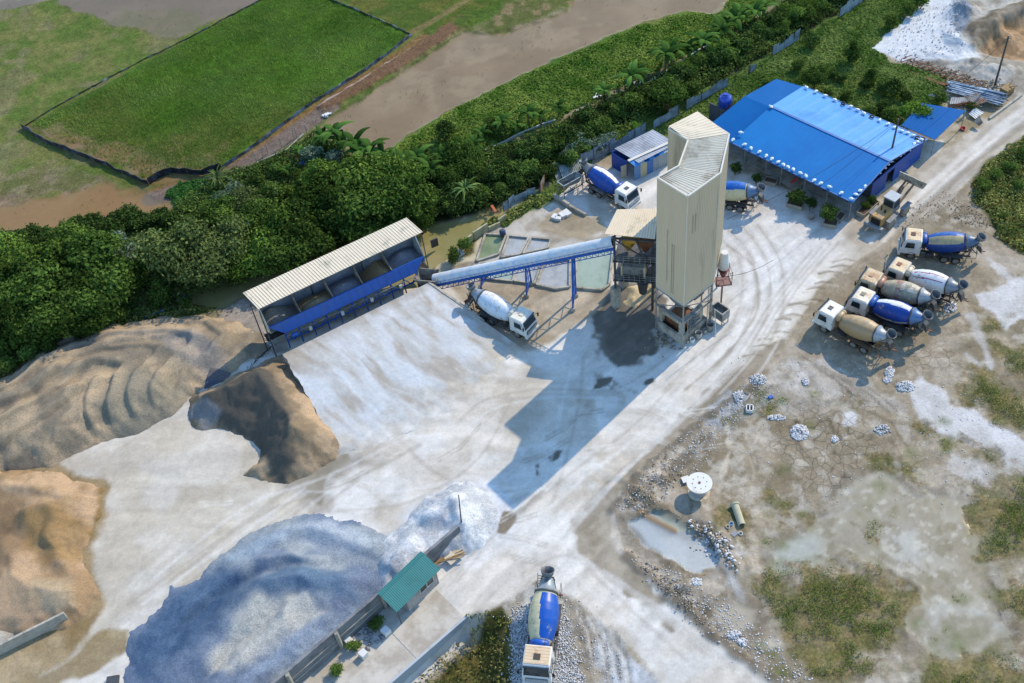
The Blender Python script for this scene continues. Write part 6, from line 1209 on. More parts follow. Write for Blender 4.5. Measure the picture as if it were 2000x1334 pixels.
def mixer(mid,yaw,label,cab='white',roof='#e6e2d2',drum=('#d8b98a',),spec=(),tank='#b39a78',frame='dsteel',tank2=True,hatch=True,neck='#aab3bb',stripes=None,scale=1.0,dirt=.25,marks=0,chute='right',fender='dsteel',sidebox=True):
    y=math.radians(yaw); c,s=math.cos(y),math.sin(y); org=(mid[0]+.45*c*scale,mid[1]+.45*s*scale,0.02)
    T=empty('mixer_truck',org,y,label,'concrete mixer truck','concrete mixer trucks in the yard',scale=scale)
    cm=mat('cab_'+cab,{'white':'#e4e5e3','cream':'#ddd2b4','grey':'#cfccc6'}[cab],.45,0,.08,1,'#a8987c',dirt*1.0,1.6,spec=.35)
    # cab shell with slanted screen
    m=MB(); x0,x1=2.25,4.5; w=1.24
    prof=[(x0,.95),(3.98+.62,.95),(4.62,1.5),(4.52,1.75),(4.22,2.92),(4.05,3.05),(2.35,3.05),(x0,2.95)]
    n=len(prof); ins=lambda z:w-(.1*max(0,(z-1.8)/1.25))
    V=[(x,-ins(z),z) for x,z in prof]+[(x,ins(z),z) for x,z in prof]; F=[tuple(range(n)),tuple(range(2*n-1,n-1,-1))]+[(i,n+i,n+(i+1)%n,(i+1)%n) for i in range(n)]
    m.add(V,F); cabo=m.build('cab',cm,T,bevel=.06)
    MB().box((3.2,0,3.075),(1.62,2.1,.04)).build('cab_roof',mat('cabroof_'+roof,roof,.55,0,.08,1,'#b5906a' if roof!='#f2f2f0' else '#cfccc4',dirt,.9),T,bevel=.02)
    m=MB()
    for k in range(6): m.box((2.5+k*.28,0,3.1),(.03,2.0,.02))
    m.build('roof_rib',mat('cabroof_'+roof,roof),T)
    if hatch: MB().box((3.35,0,3.13),(.5,.55,.09)).build('roof_hatch',M['dsteel'] if hatch is True else mat('hatch_'+hatch,hatch,.7),T)
    # windscreen
    zA,zB=1.85,2.82; fx=lambda z:4.52-(z-1.75)*(.3/1.17)+.012
    MB().hexa([(fx(zA)-.03,-1.1,zA),(fx(zA),-1.1,zA),(fx(zA),1.1,zA),(fx(zA)-.03,1.1,zA),(fx(zB)-.03,-1.02,zB),(fx(zB),-1.02,zB),(fx(zB),1.02,zB),(fx(zB)-.03,1.02,zB)]).build('windscreen',M['glass'],T)
    MB().box((4.66,0,1.38),(.05,1.9,.5)).build('grille',M['dark'] if cab!='white' or marks==1 else mat('grille_grey','#8f9396',.5),T)
    MB().box((4.62,0,.78),(.3,2.45,.42)).build('bumper',cm,T,bevel=.04)
    for q in (-.95,.95): MB().box((4.78,q,.82),(.04,.38,.2)).build('headlight',mat('lamp_glass','#d7dde0',.15),T)
    m=MB()
    for k in range(3): m.bar((4.7,-.85,1.25+.13*k),(4.7,.85,1.25+.13*k),.02,.035)
    m.build('grille_slats',cm,T)
    m=MB().box((4.32,0,3.0),(.16,2.2,.05)); m.build('sun_visor',M['glass'],T)
    for sd in (-1,1):
        d=MB().box((3.55,sd*1.245,1.85),(1.15,.03,1.75)).build('door',cm,T,bevel=.02)
        ww=MB(); yy=sd*1.268; P=[(3.0,1.9),(4.1,1.9),(3.98,2.72),(3.05,2.72)]
        ww.hexa([(P[0][0],yy-.01,P[0][1]),(P[1][0],yy-.01,P[1][1]),(P[1][0],yy+.012,P[1][1]),(P[0][0],yy+.012,P[0][1]),(P[3][0],yy-.01,P[3][1]),(P[2][0],yy-.01,P[2][1]),(P[2][0],yy+.012,P[2][1]),(P[3][0],yy+.012,P[3][1])]); ww.build('window',M['glass'],d)
        MB().box((3.2,sd*1.28,1.7),(.16,.02,.05)).build('handle',M['dark'],d)
        MB().box((4.55,sd*1.48,2.45),(.1,.2,.5)).bar((4.4,sd*1.1,2.75),(4.55,sd*1.45,2.72),.04).build('mirror',M['dark'],T)
        m=MB(); 
        for k in range(9):
            a0=math.pi*k/9;a1=math.pi*(k+1)/9; p=lambda a,r:(3.2-r*math.cos(a),.52+r*math.sin(a))
            (xa,za),(xb,zb)=p(a0,.66),p(a1,.66); m.hexa([(xa,sd*.95,za),(xb,sd*.95,zb),(xb,sd*1.27,zb),(xa,sd*1.27,za),(xa,sd*.95,za+.05),(xb,sd*.95,zb+.05),(xb,sd*1.27,zb+.05),(xa,sd*1.27,za+.05)])
        m.build('wheel_arch',M['dark'],T)
    # chassis
    fm=M[frame] if frame in M else mat('frame_'+frame,frame,.6,0,.15,1.5,'#6a5a44',.4,1)
    m=MB()
    for sd in(-1,1): m.bar((-3.6,sd*.42,.95),(4.3,sd*.42,.95),.12,.28)
    for x in (-3.4,-1.4,.4,1.7,2.6): m.bar((x,-.42,.95),(x,.42,.95),.12,.2)
    m.build('chassis',M['dsteel'],T)
    fen=M[fender] if fender in M else mat('fender_'+fender,fender,.6,0,.15,1.5,'#6a5a44',.4,1)
    for sd in (-1,1):
        m=MB(); V=[(-2.85,.75),(-2.6,1.18),(-.05,1.18),(.2,.75)]
        for (xa,za),(xb,zb) in zip(V[:-1],V[1:]): m.hexa([(xa,sd*.78,za),(xb,sd*.78,zb),(xb,sd*1.3,zb),(xa,sd*1.3,za),(xa,sd*.78,za+.05),(xb,sd*.78,zb+.05),(xb,sd*1.3,zb+.05),(xa,sd*1.3,za+.05)])
        m.build('rear_fender',fen,T)
        m=MB(); m.bar((.35,sd*1.22,1.05),(2.2,sd*1.22,1.05),.09); m.bar((.35,sd*1.22,.6),(2.2,sd*1.22,.6),.06)
        for x in (.4,.95,1.5,2.15): m.bar((x,sd*1.22,.6),(x,sd*1.22,1.05),.05); m.bar((x,sd*.45,1.0),(x,sd*1.22,1.0),.07)
        m.build('side_rail',fen,T)
        if sidebox: MB().tube((.6,sd*.85,.78),(1.6,sd*.85,.78),.27,16).build('fuel_tank',M['dsteel'],T)
    for k,(x,dual) in enumerate(((3.2,0),(-.65,1),(-2.0,1))):
        for sd in (-1,1):
            tm,rm=wheel_meshes(M['black'],mat('rim','#8a8a88',.6,0,.15,3,'#6e675c',.5,2),'w')
            W=empty('wheel',(x,sd*1.05,.52),0,parent=T); W.rotation_euler=(0,0,0 if sd>0 else math.pi)
            for nm,me in (('tyre',tm),('rim',rm)): o=addo(nm,me,parent=W)
            if dual: o=addo('tyre',tm,parent=W,loc=(0,-.34,0))
    # drum
    A=np.array([1.72,0,1.95]);B=np.array([-3.95,0,3.05])
    prof=[(0,.55),(.015,.8),(.06,.93),(.2,1.17),(.34,1.29),(.48,1.3),(.6,1.22),(.74,1.0),(.76,.98),(.765,1.05),(.795,1.05),(.8,.94),(.88,.74),(.95,.6),(1.0,.52)]
    # denser along the body for stripes
    ts=sorted(set([p[0] for p in prof]+list(np.linspace(.06,.74,22)))); rr=np.interp(ts,[p[0] for p in prof],[p[1] for p in prof])
    dm=[mat('drum_'+k,k,.38,0,.05,.9,'#a09480',(dirt*.35 if lin(k)[2]>2.5*lin(k)[0] else dirt*1.25),2.2,spec=.35,coat=0) for k in drum]; nk=len(dm); dm+= [mat('neck_'+neck,neck,.45,.2,.12,1.2,'#6e6a64',.35,1.2),M['dsteel']]
    bf=band(spec)
    def mf(t,a): 
        if .76<t<.797: return nk+1
        if t>.797: return nk
        if t<.06: return 0
        return bf((t-.06)/.68,a)
    m=MB().lathe(list(zip(ts,rr)),A,B,72,mf); d=m.build('drum',dm,T)
    m=MB()
    for tt in (.26,.5): r=np.interp(tt,ts,rr)+.004; c0=A+(B-A)*tt; m.lathe([(0,r),(1,r)],c0,c0+(B-A)*.0022,60,caps=False)
    m.build('weld_seam',mat('seam','#6b665c',.7),d)
    if marks:
        u=nrm(B-A); 
        for k in range(marks):
            tt=.2+.5*(k%2)+.02*k; a=math.radians((40,118,75)[k%3]); r=np.interp(tt,ts,rr)+.012
            up=np.cross([0,1,0],u)*-1; n=np.array([0,1,0])*math.cos(a)*(-1 if k%2 else 1)+up*math.sin(a); n=nrm(n); 
    # spiral rib on top of neck & hopper
    m=MB().lathe([(0,.22),(.5,.52),(1,.62),(1,.57),(.5,.46),(.05,.18)],(-3.95,0,3.28),(-4.3,0,4.0),20,caps=False); m.build('charge_hopper',mat('hopper','#6f7880',.5,.2,.15,2,'#5b4a3c',.35,2),T)
    m=MB()
    for sd in (-1,1):
        m.bar((-3.35,sd*.45,.95),(-3.35,sd*.72,2.6),.13); m.bar((-3.35,sd*.72,2.6),(-4.05,sd*.5,3.25),.1); m.bar((-2.5,sd*.45,1.0),(-3.35,sd*.72,2.4),.1); m.bar((-4.2,sd*.5,1.5),(-3.4,sd*.6,2.4),.08)
    m.bar((-3.35,-.72,2.45),(-3.35,.72,2.45),.14); m.bar((-4.05,-.5,3.25),(-4.05,.5,3.25),.08); m.bar((-4.2,-.5,1.5),(-4.2,.5,1.5),.1); m.build('rear_frame',fm,T)
    m=MB(); sg=-1 if chute=='right' else 1
    m.hexa([(-4.0,-.35,2.2),(-4.0,.35,2.2),(-4.7,.5,1.6),(-4.7,-.5,1.6),(-4.0,-.3,2.85),(-4.0,.3,2.85),(-4.5,.4,2.5),(-4.5,-.4,2.5)]); m.build('discharge_funnel',M['dsteel'],T)
    m=MB(); n=8; P0=np.array([-4.5,sg*.1,1.75]);P1=np.array([-5.1,sg*.75,1.15]); dd=nrm(P1-P0); sv=nrm(np.cross(dd,[0,0,1])); upv=np.cross(sv,dd); V=[]
    for P in (P0,P1):
        for k in range(n+1): th=math.pi*k/n; V.append(P+sv*.25*math.cos(th)-upv*.22*math.sin(th))
        for k in range(n+1): th=math.pi*(n-k)/n; V.append(P+sv*.22*math.cos(th)-upv*.19*math.sin(th))
    k2=2*(n+1); m.add(V,[(k,(k+1)%k2,k2+(k+1)%k2,k2+k) for k in range(k2)]); m.build('chute',mat('chute','#8c6f5e',.6,0,.2,1.5,'#7a4a38',.5,1),T)
    m=MB(); yl=.85*sg
    for q in (-.2,.2): m.bar((-3.7,yl+q,.7),(-4.2,yl*.8+q,3.5),.05)
    for k in range(8): t=k/8; x=-3.7-.5*t; m.bar((x,yl*(1-.2*t)-.2,.8+2.7*t),(x,yl*(1-.2*t)+.2,.8+2.7*t),.04)
    for q in (-1.1,1.1): m.bar((-3.2,q,1.2),(-4.1,q,1.3),.04); m.bar((-3.2,q,2.3),(-4.1,q,2.3),.04); m.bar((-4.1,q,1.3),(-4.1,q,2.3),.04); m.bar((-3.2,q,1.2),(-3.2,q,2.3),.04)
    m.build('ladder',M['dsteel'],T)
    for sd in (-1,1): MB().box((-3.75,sd*1.05,.75),(.06,.35,.2)).build('tail_light',mat('tail_red','#a33a32',.4),T)
    # water tank and pump frame behind the cab
    tm=mat('tank_'+tank,tank,.4,0,.08,1.5,'#8f8069',dirt,1,spec=.45)
    MB().lathe([(0,.2),(.04,.34),(.5,.37),(.96,.34),(1,.2)],(1.98,-.78,2.72),(1.98,.78,2.72),20).build('water_tank',tm,T)
    m=MB()
    for q in (-.5,.5): m.bar((1.95,q,1.0),(1.95,q,2.4),.14); m.lathe([(0,.385),(1,.385)],(1.98,q-.03,2.72),(1.98,q+.03,2.72),20,caps=False)
    m.box((1.9,0,1.7),(.5,.9,.7)); m.build('front_stand',fm,T)
    return T
def mid_of(cab_,hop): a=at(*cab_,3.07)[:2];b=at(*hop,3.75)[:2]; return (a+b)/2, math.degrees(math.atan2(*(a-b)[::-1]))
B_='#0f4aa6'; CR='#d9cfa6'; WH='#e6e9ec'
def trk(cabp,hopp,label,yaw=None,**k):
    m,y=mid_of(cabp,hopp); return mixer(m,(y if yaw is None else yaw),label,**k)
# bands: drum angle 0 = one side, runs round; found by trial
trk((1022,618),(917,557),'white mixer truck with a pale blue striped drum parked by the ramp under the conveyor',yaw=-42,drum=('#cfe0ee',WH),spec=[(85,200,1,10,0,1)],roof='#ecebdc',tank='#e6e3d2',neck='#a9bccc',hatch='#dcd8c8',dirt=.15,marks=1,chute='right')
trk((1221,365),(1142,318),'white mixer truck with a blue drum and white band beside the grey loading hopper',yaw=-50.5,drum=(B_,'#eceade'),spec=[(92,128,1,14,0,1)],roof='#f2f2f0',tank=B_,neck='#8d959b',dirt=.1,fender='#9a938a')
R_=at(1444.5,416)[:2]; r2=at(1428,407)[:2]; yw=math.atan2(*(r2-R_)[::-1]); yw=math.radians(152); d=np.array([math.cos(yw),math.sin(yw)]); l=np.array([-d[1],d[0]])
mixer(R_+d*(2.0-.45)-l*1.2,152,'mixer truck with a blue and cream drum half hidden behind the tower',drum=(CR,'#1260b8'),spec=[(60,138,1,8,0,1)],tank=B_,neck='#5c7fa8',dirt=.15)
trk((1787,458),(1914,464),'parked mixer truck with cream topped blue drum, nearest the wheel loader',yaw=158.5,drum=('#123f88','#b9ab80','#1f5aac'),spec=[(102,152,1,5,0,1),(60,102,2,5,0,1)],roof='#dfc9a4',tank='#0f56b0',neck='#4d6a8c',dirt=.3,hatch='#5b3c34')
trk((1622,603),(1741,653),'parked mixer truck with an all tan drum at the near end of the row',yaw=131,drum=('#b4956a','#c2a67c'),spec=[(60,120,1,0,.3,1)],roof='#f2f2f0',tank='#b7a07a',neck='#a9b4bf',frame='#8b6c3a',fender='#6f5d50',dirt=.3)
trk((1683,576),(1814,616),'parked mixer truck with a bright blue drum with white upper highlight band, second in the row',yaw=137,drum=('#0c419c',WH,'#c9bd90'),spec=[(60,98,1,-10,0,1),(188,197,2,-8,0,1)],roof='#e8dfc8',tank='#1a62b8',neck='#5b83b8',dirt=.2,hatch='#8f8676')  # white band paints the silver highlight along the drum's far upper edge
trk((1708,545),(1820,570),'parked mixer truck with a dirty cream drum with red band, third in the row',yaw=138,cab='cream',drum=('#c4b894','#b23a38','#d7d4c8','#4b4a45'),spec=[(120,185,1,0,.36,.5),(60,95,1,0,.34,.52),(98,116,3,40,.42,.5),(108,124,3,-40,.5,.6),(60,130,2,0,.5,1)],roof='#d8c6a2',tank='#c98d72',neck='#b7bcc0',dirt=.5,hatch='#b89070')
trk((1757,520),(1880,554),'parked mixer truck with a white drum with two thin red lines, fourth in the row',yaw=136,cab='grey',drum=(WH,'#a8325a'),spec=[(98,104,1,12,.05,.95),(130,136,1,8,.05,.95)],roof='#dcc9a2',tank='#d8cfb4',neck='#8d97a5',dirt=.2,hatch='#8f5a44')
c_=at(1052.6,1263,3.07)[:2]; h_=at(1071,1113,3.9)[:2]; y_=math.degrees(math.atan2(*(c_-h_)[::-1])); dd_=nrm(c_-h_)
mixer(c_+dd_*(-(2.3+.45)*1.1),y_,'mixer truck with a half cream half blue drum driving toward the bottom edge',drum=(CR,'#0f56b8'),spec=[(88,190,1,15,0,1),(190,360,1,15,0,1)],roof='#e2c8a4',tank='#0f56b8',neck='#96a4b0',dirt=.12,scale=1.1,hatch='#4a4038')
# ---------------------------------------------------------------- wheel loader
def loader():
    r=at(1736,444)[:2]; f=at(1765,422)[:2]; d=nrm(at2(1778,352,3.0)-at2(1722,415,1.6)); y=math.atan2(d[1],d[0]); l=np.array([-d[1],d[0]])
    p=r+l*1.1; T=empty('wheel_loader',(p[0],p[1],.02),y,'yellow wheel loader with raised grey bucket at the corner of the blue workshop','wheel loader',scale=1.1)
    Y_=mat('loader_yellow','#c79a5c',.5,0,.1,1,'#a08d6f',.4,.8,spec=.35); G_=mat('loader_grey','#7d8790',.5,0,.12,1.5,'#a79e8e',.3,1)
    MB().hexa([(-1.5,-.75,.9),(.7,-.75,.9),(.7,.75,.9),(-1.5,.75,.9),(-1.45,-.68,1.95),(.7,-.72,2.15),(.7,.72,2.15),(-1.45,.68,1.95)]).build('engine_hood',Y_,T,bevel=.05)
    MB().box((-1.56,0,1.35),(.1,1.1,.8)).build('grille',M['dark'],T); MB().box((-1.75,0,.75),(.5,2.3,.5)).build('counterweight',G_,T,bevel=.05)
    m=MB().tube((-.2,.25,2.0),(-.2,.25,2.7),.07,10); m.build('exhaust',M['dark'],T); MB().tube((-.3,-.3,2.0),(-.3,-.3,2.4),.12,12).build('air_filter',M['dark'],T)
    cb=MB().hexa([(.75,-.7,1.3),(2.1,-.7,1.3),(2.1,.7,1.3),(.75,.7,1.3),(.8,-.65,3.15),(2.0,-.65,3.15),(2.0,.65,3.15),(.8,.65,3.15)]).build('cab',G_,T,bevel=.05)
    MB().box((1.4,0,3.2),(1.5,1.5,.1)).build('roof',mat('loader_roof','#a9b3bb',.5),cb,bevel=.03)
    for nm,c,dm_ in (('rear_window',(.755,0,2.45),(.06,1.1,.9)),('side_window',(1.4,-.69,2.45),(1.0,.06,1.0)),('side_window',(1.4,.69,2.45),(1.0,.06,1.0)),('windscreen',(2.07,0,2.4),(.06,1.1,1.1))): MB().box(c,dm_).build(nm,M['glass'],cb)
    m=MB().box((.6,0,1.0),(1.6,.9,.7)).box((2.2,0,1.0),(1.2,.8,.8)); m.hexa([(1.9,-.55,1.0),(2.6,-.55,1.0),(2.6,.55,1.0),(1.9,.55,1.0),(2.2,-.4,1.9),(2.6,-.4,1.9),(2.6,.4,1.9),(2.2,.4,1.9)]); m.build('front_frame',G_,T)
    wt=mat('dusty_tyre','#b5ad9c',.9,0,.15,3,'#8b8272',.4,3); wr=mat('dusty_rim','#9a958a',.7,0,.1,2)
    for x in (0,2.85):
        for sd in (-1,1):
            W=empty('wheel',(x,sd*1.1,.72),0,parent=T); m=MB().lathe([(0,.5),(.08,.66),(.3,.72),(.7,.72),(.92,.66),(1,.5)],(0,-.28,0),(0,.28,0),24,caps=False)
            for k in range(20): a=k*.314; m.bar((.7*math.cos(a),-.24,.7*math.sin(a)),(.735*math.cos(a+.1),.24,.735*math.sin(a+.1)),.06,.05)
            m.build('tyre',wt,W); MB().lathe([(0,.45),(.3,.42),(.5,.2),(1,.2)],(0,sd*.26,0),(0,-sd*.2,0),18).build('rim',wr,W)
            MB().hexa([(x-.8,sd*.85,1.35),(x+.75,sd*.85,1.45),(x+.75,sd*1.38,1.45),(x-.8,sd*1.38,1.35),(x-.8,sd*.85,1.4),(x+.75,sd*.85,1.5),(x+.75,sd*1.38,1.5),(x-.8,sd*1.38,1.4)]).build('mudguard',G_,T)
    AR=mat('loader_arm','#8f7358',.7,0,.15,1.5,'#6d5a48',.4,1)
    for sd in (-.5,.5):
        m=MB().bar((2.3,sd,1.85),(4.2,sd,2.6),.18,.3); m.bar((4.2,sd,2.6),(4.9,sd,2.9),.16,.25); m.build('lift_arm',AR,T); MB().tube((2.5,sd*.7,1.1),(3.8,sd*.8,2.4),.08,8).build('cylinder',M['steel'],T)
    MB().bar((2.5,0,1.9),(3.6,0,3.1),.16,.24).bar((3.6,0,3.1),(4.9,0,3.1),.12).build('tilt_linkage',AR,T)
    # bucket: open trough
    m=MB(); W=1.5; P=[(4.95,3.65),(4.9,3.0),(5.15,2.55),(5.6,2.45),(6.1,2.7)]; Q=[(x+.05*(i==0)+.04,z+.05) for i,(x,z) in enumerate(P)]
    V=[(x,-W,z) for x,z in P]+[(x,W,z) for x,z in P]; F=[(i,5+i,6+i,i+1) for i in range(4)]; V2=[(x,-W,z) for x,z in Q]+[(x,W,z) for x,z in Q]; m.add(V,F); m.add(V2,[tuple(reversed(f)) for f in F])
    for sd in (-W,W): m.add([(x,sd,z) for x,z in P],[(0,1,2,3,4)]); m.add([(x,sd+.04*(1 if sd<0 else -1),z) for x,z in P],[(4,3,2,1,0)])
    m.bar((4.97,-W,3.68),(4.97,W,3.68),.1); m.bar((6.12,-W,2.72),(6.12,W,2.72),.08)
    for sd in (-W,W): m.bar((4.97,sd,3.66),(6.1,sd,2.72),.06)
    m.build('bucket',mat('bucket','#a9a79f',.55,.1,.15,1.5,'#7f776b',.4,1),T)
loader()
# ---------------------------------------------------------------- vegetation
def leaf_mat(name,tint=(1,1,1),trans=.3):
    m=bpy.data.materials.new(name); m.use_nodes=True; n=m.node_tree; n.nodes.clear(); L=n.links.new
    o=n.nodes.new('ShaderNodeOutputMaterial'); a=n.nodes.new('ShaderNodeAttribute'); a.attribute_name='Col'; oi=n.nodes.new('ShaderNodeObjectInfo')
    r=n.nodes.new('ShaderNodeMapRange'); r.inputs[3].default_value=.72; r.inputs[4].default_value=1.3; L(oi.outputs['Random'],r.inputs[0])
    v=n.nodes.new('ShaderNodeVectorMath'); v.operation='SCALE'; L(a.outputs['Color'],v.inputs[0]); L(r.outputs[0],v.inputs['Scale'])
    v2=n.nodes.new('ShaderNodeVectorMath'); v2.operation='MULTIPLY'; L(v.outputs[0],v2.inputs[0]); v2.inputs[1].default_value=tint
    d=n.nodes.new('ShaderNodeBsdfDiffuse'); t=n.nodes.new('ShaderNodeBsdfTranslucent'); mx=n.nodes.new('ShaderNodeMixShader'); mx.inputs[0].default_value=trans
    L(v2.outputs[0],d.inputs[0]); L(v2.outputs[0],t.inputs[0]); L(d.outputs[0],mx.inputs[1]); L(t.outputs[0],mx.inputs[2]); L(mx.outputs[0],o.inputs[0]); return m
LM=leaf_mat('leaves',(1.08,1.0,1.35),.2)
def leaves(P,N,size,colr,asp=1.7,jit=.6,rng=RNG):
    """rhombus leaf clumps at P facing roughly N"""
    n=len(P); nn=N+rng.normal(0,jit,(n,3)); nn/=np.linalg.norm(nn,axis=1)[:,None]+1e-9
    t=rng.normal(size=(n,3)); u=np.cross(nn,t); u/=np.linalg.norm(u,axis=1)[:,None]+1e-9; v=np.cross(nn,u)
    s=np.broadcast_to(size,(n,))*rng.uniform(.6,1.3,n); a=(u.T*s).T; b=(v.T*s/asp).T; lift=(nn.T*s*.18).T
    V=np.stack([P-a,P-b+lift,P+a,P+b+lift],1).reshape(-1,3); F=np.arange(4*n).reshape(n,4); C=np.repeat(colr,4,0); return V,F,C
def leafmesh(name,parts,m=None,mats=None):
    V=np.concatenate([p[0] for p in parts]); C=np.concatenate([p[2] for p in parts]); o=0;F=[]
    for p in parts: F.append(p[1]+o); o+=len(p[0])
    me=npmesh(name,V,np.concatenate(F),m or LM); a=me.attributes.new('Col','FLOAT_COLOR','POINT'); a.data.foreach_set('color',np.concatenate([C,np.ones((len(C),1))],1).astype(np.float32).ravel()); return me
def cvar(c1,c2,n,rng=RNG,t=None,br=.25):
    t=rng.uniform(0,1,n) if t is None else np.clip(t,0,1); c=alb(c1)[None]*(1-t[:,None])+alb(c2)[None]*t[:,None]; return c*rng.uniform(1-br,1+br,(n,1))
def crown(seed,n,size,c1,c2,blobs=9,flat=.75,cone=0,spread=.55):
    r=np.random.default_rng(seed); parts=[]; bs=[]
    for i in range(blobs):
        a=r.uniform(0,6.28); rad=spread*math.sqrt(r.uniform(0,1)); z=r.uniform(-.25,.6)*flat
        if cone: z=r.uniform(-.7,.9); rad=spread*(1-(z+.7)/1.7)*r.uniform(.5,1)
        bs.append((rad*math.cos(a),rad*math.sin(a),z,r.uniform(.2,.46)*(1-.35*cone*(z+.7)/1.6)))
    bs.append((0,0,0,.5))
    tot=sum(b[3]**2 for b in bs)
    for b in bs:
        k=int(n*b[3]**2/tot); d=r.normal(size=(k,3)); d/=np.linalg.norm(d,axis=1)[:,None]; d[:,2]=np.where(d[:,2]<-.5,-d[:,2],d[:,2])
        rr=b[3]*(1-r.normal(.08,.26,k))*(1+.18*np.sin(7*d[:,0]+seed)*np.sin(6*d[:,1]+b[0]*9)); P=np.array(b[:3])+d*rr[:,None]*[1,1,flat]
        tn=r.uniform(0,1)*.5+r.uniform(0,.5,k); parts.append(leaves(P,d+[0,0,.4],size,cvar(c1,c2,k,r,tn),rng=r,jit=.85))
    return parts
def unit_trunk(seed):
    r=random.Random(seed); m=MB(); m.tube((0,0,0),(.04,.02,.5),.07,8,.045)
    for k in range(5): a=k*1.3+r.random(); m.tube((.03,.01,.3+.05*k),(.04+.38*math.cos(a),.02+.38*math.sin(a),.75+.06*k),.035,6,.012)
    o=m.build('trunk',mat('bark','#6e5f4c',.9,0,.2,4,bump=.4,spec=.1)); me=o.data; bpy.data.objects.remove(o); return me
TRK=[unit_trunk(k) for k in range(3)]
KIND={'dark':[leafmesh('crown',crown(s,6000,.06,'#304a18','#5c7a30',16)) for s in (1,2,3)],
 'green':[leafmesh('crown',crown(s,6000,.058,'#416420','#7a9a3c',15)) for s in (4,5,6)],
 'bright':[leafmesh('crown',crown(s,3500,.07,'#5c8a26','#8fb843',8)) for s in (7,8)],
 'feather':[leafmesh('crown',crown(s,4500,.055,'#4c6430','#84984c',16,flat=.6,spread=.65)) for s in (9,10)],
 'silver':[leafmesh('crown',crown(s,1500,.1,'#5c7a50','#90a67c',9,flat=.7,spread=.6)) for s in (11,12)],
 'bush':[leafmesh('crown',crown(s,1700,.09,'#3c5a20','#6f8c3a',9,flat=.8)) for s in (13,14,15,16)],
 'darkbush':[leafmesh('crown',crown(s,1700,.09,'#2e4a1c','#557030',9,flat=.85)) for s in (17,18,19)],
 'cone':[leafmesh('crown',crown(s,2600,.07,'#2c4517','#55702c',12,cone=1)) for s in (20,21)]}
_groups={}
DESC={'dark':'tall dark green tree','green':'mid green leafy tree','bright':'bright yellow green tree','feather':'feathery grey green tree','silver':'pale silvery shrub','bush':'green bush','darkbush':'dark green bush','cone':'pointed dark shrub'}
def tree(px,py,r,kind,grp,h=None,phrase=None,flat=1.0,label=None,name=None):
    """px,py: picture position of the crown centre; r crown radius in metres"""
    h=h if h is not None else (r*1.15 if kind in('bush','darkbush','silver','cone') else r*1.45)
    cz=max(h*.62,r*.55); p=at(px,py,cz)
    base=float(gz(p[0],p[1])); _groups.setdefault((grp,kind),[]).append((px,p[0],p[1],base,r,cz,kind,grp,flat,label,name))
def plant_all():
    for (grp,kind),L_ in _groups.items():
        L_.sort()
        for i,(px,x,y,b,r,cz,kind,grp,flat,label,name) in enumerate(L_):
            lb=label or ('%s, %s from the left %s'%(DESC[kind],ORD[i],grp) if len(L_)>1 else '%s %s'%(DESC[kind],grp))
            nm=name or ('tree' if kind in('dark','green','bright','feather') else 'bush'); rz=random.uniform(0,6.28)
            T=empty(nm,(x,y,b),rz,lb,'tree' if nm=='tree' else 'bush',('trees ' if nm=='tree' else 'bushes ')+grp)
            c=addo('crown',random.choice(KIND[kind]),parent=T,loc=(0,0,cz)); sz=random.uniform(.85,1.1)*flat; c.scale=(r*random.uniform(.92,1.1),r*random.uniform(.92,1.1),r*sz)
            t=addo('trunk',random.choice(TRK),parent=T,loc=(0,0,-.1)); t.scale=(r*.9,r*.9,cz*1.25)
g='in the left belt'
for a in [(25,500,4.0,'green'),(85,515,4.5,'green'),(60,575,5.0,'dark'),(20,600,4.5,'dark'),(135,560,4.5,'dark'),(120,620,4.2,'dark'),(60,640,3.6,'dark'),(185,500,4.8,'dark'),(215,545,4.4,'dark'),(190,590,4.0,'dark'),(150,480,3.4,'green'),(170,630,3.0,'dark'),(-20,550,4,'dark'),(-20,660,3,'dark'),(60,690,1.8,'bush'),(20,715,1.6,'bush'),(95,672,1.6,'bush')]: tree(*a,g)
g='between the muddy pool and canal'
for a in [(340,490,4.6,'feather'),(395,505,4.8,'feather'),(440,480,4.0,'feather'),(222,470,2.2,'silver'),(240,500,2.0,'silver'),(255,540,2.6,'dark'),(470,500,3.6,'green'),(310,572,2.4,'cone'),(455,445,3.0,'green'),(500,430,3.2,'dark'),(480,400,2.8,'feather'),(430,415,2.8,'dark'),(395,440,2.6,'dark'),(450,385,2.2,'silver'),(510,500,3.6,'green')]: tree(*a,g)
g='behind the cream roofed bins'
for a in [(545,450,4.4,'green'),(590,440,4.2,'dark'),(560,495,3.8,'dark'),(610,480,3.6,'dark'),(635,385,4.4,'dark'),(640,350,3.6,'green'),(685,360,4.2,'green'),(690,410,4.2,'dark'),(735,350,4.0,'green'),(735,400,4.4,'dark'),(785,350,4.0,'green'),(790,395,4.4,'dark'),(650,430,3.6,'dark'),(700,445,3.4,'dark'),(760,435,3.2,'dark'),(820,425,2.6,'dark'),(520,385,2.6,'bush'),(565,372,1.6,'bush'),(500,352,1.6,'bush'),(540,335,1.4,'bush'),(600,355,1.5,'bush'),(610,300,1.8,'silver'),(655,305,1.8,'silver'),(575,345,1.2,'bush'),(840,400,2.2,'bush')]: tree(*a,g)
g='along the muddy pool edge'
for k in range(22):
    t=k/21; tree(5+t*320+random.uniform(-6,6),474-t*58+random.uniform(-6,10)+(12 if k%2 else 0),random.uniform(1.5,2.1),'darkbush',g)
g='on the near side of the hedge path'
for k in range(34):
    t=k/33; tree(860+t*470+random.uniform(-10,10),372-t*215+random.uniform(-16,22),random.uniform(1.3,2.1),random.choice(['darkbush','bush','darkbush']),g)
g='in the upper right hedge'
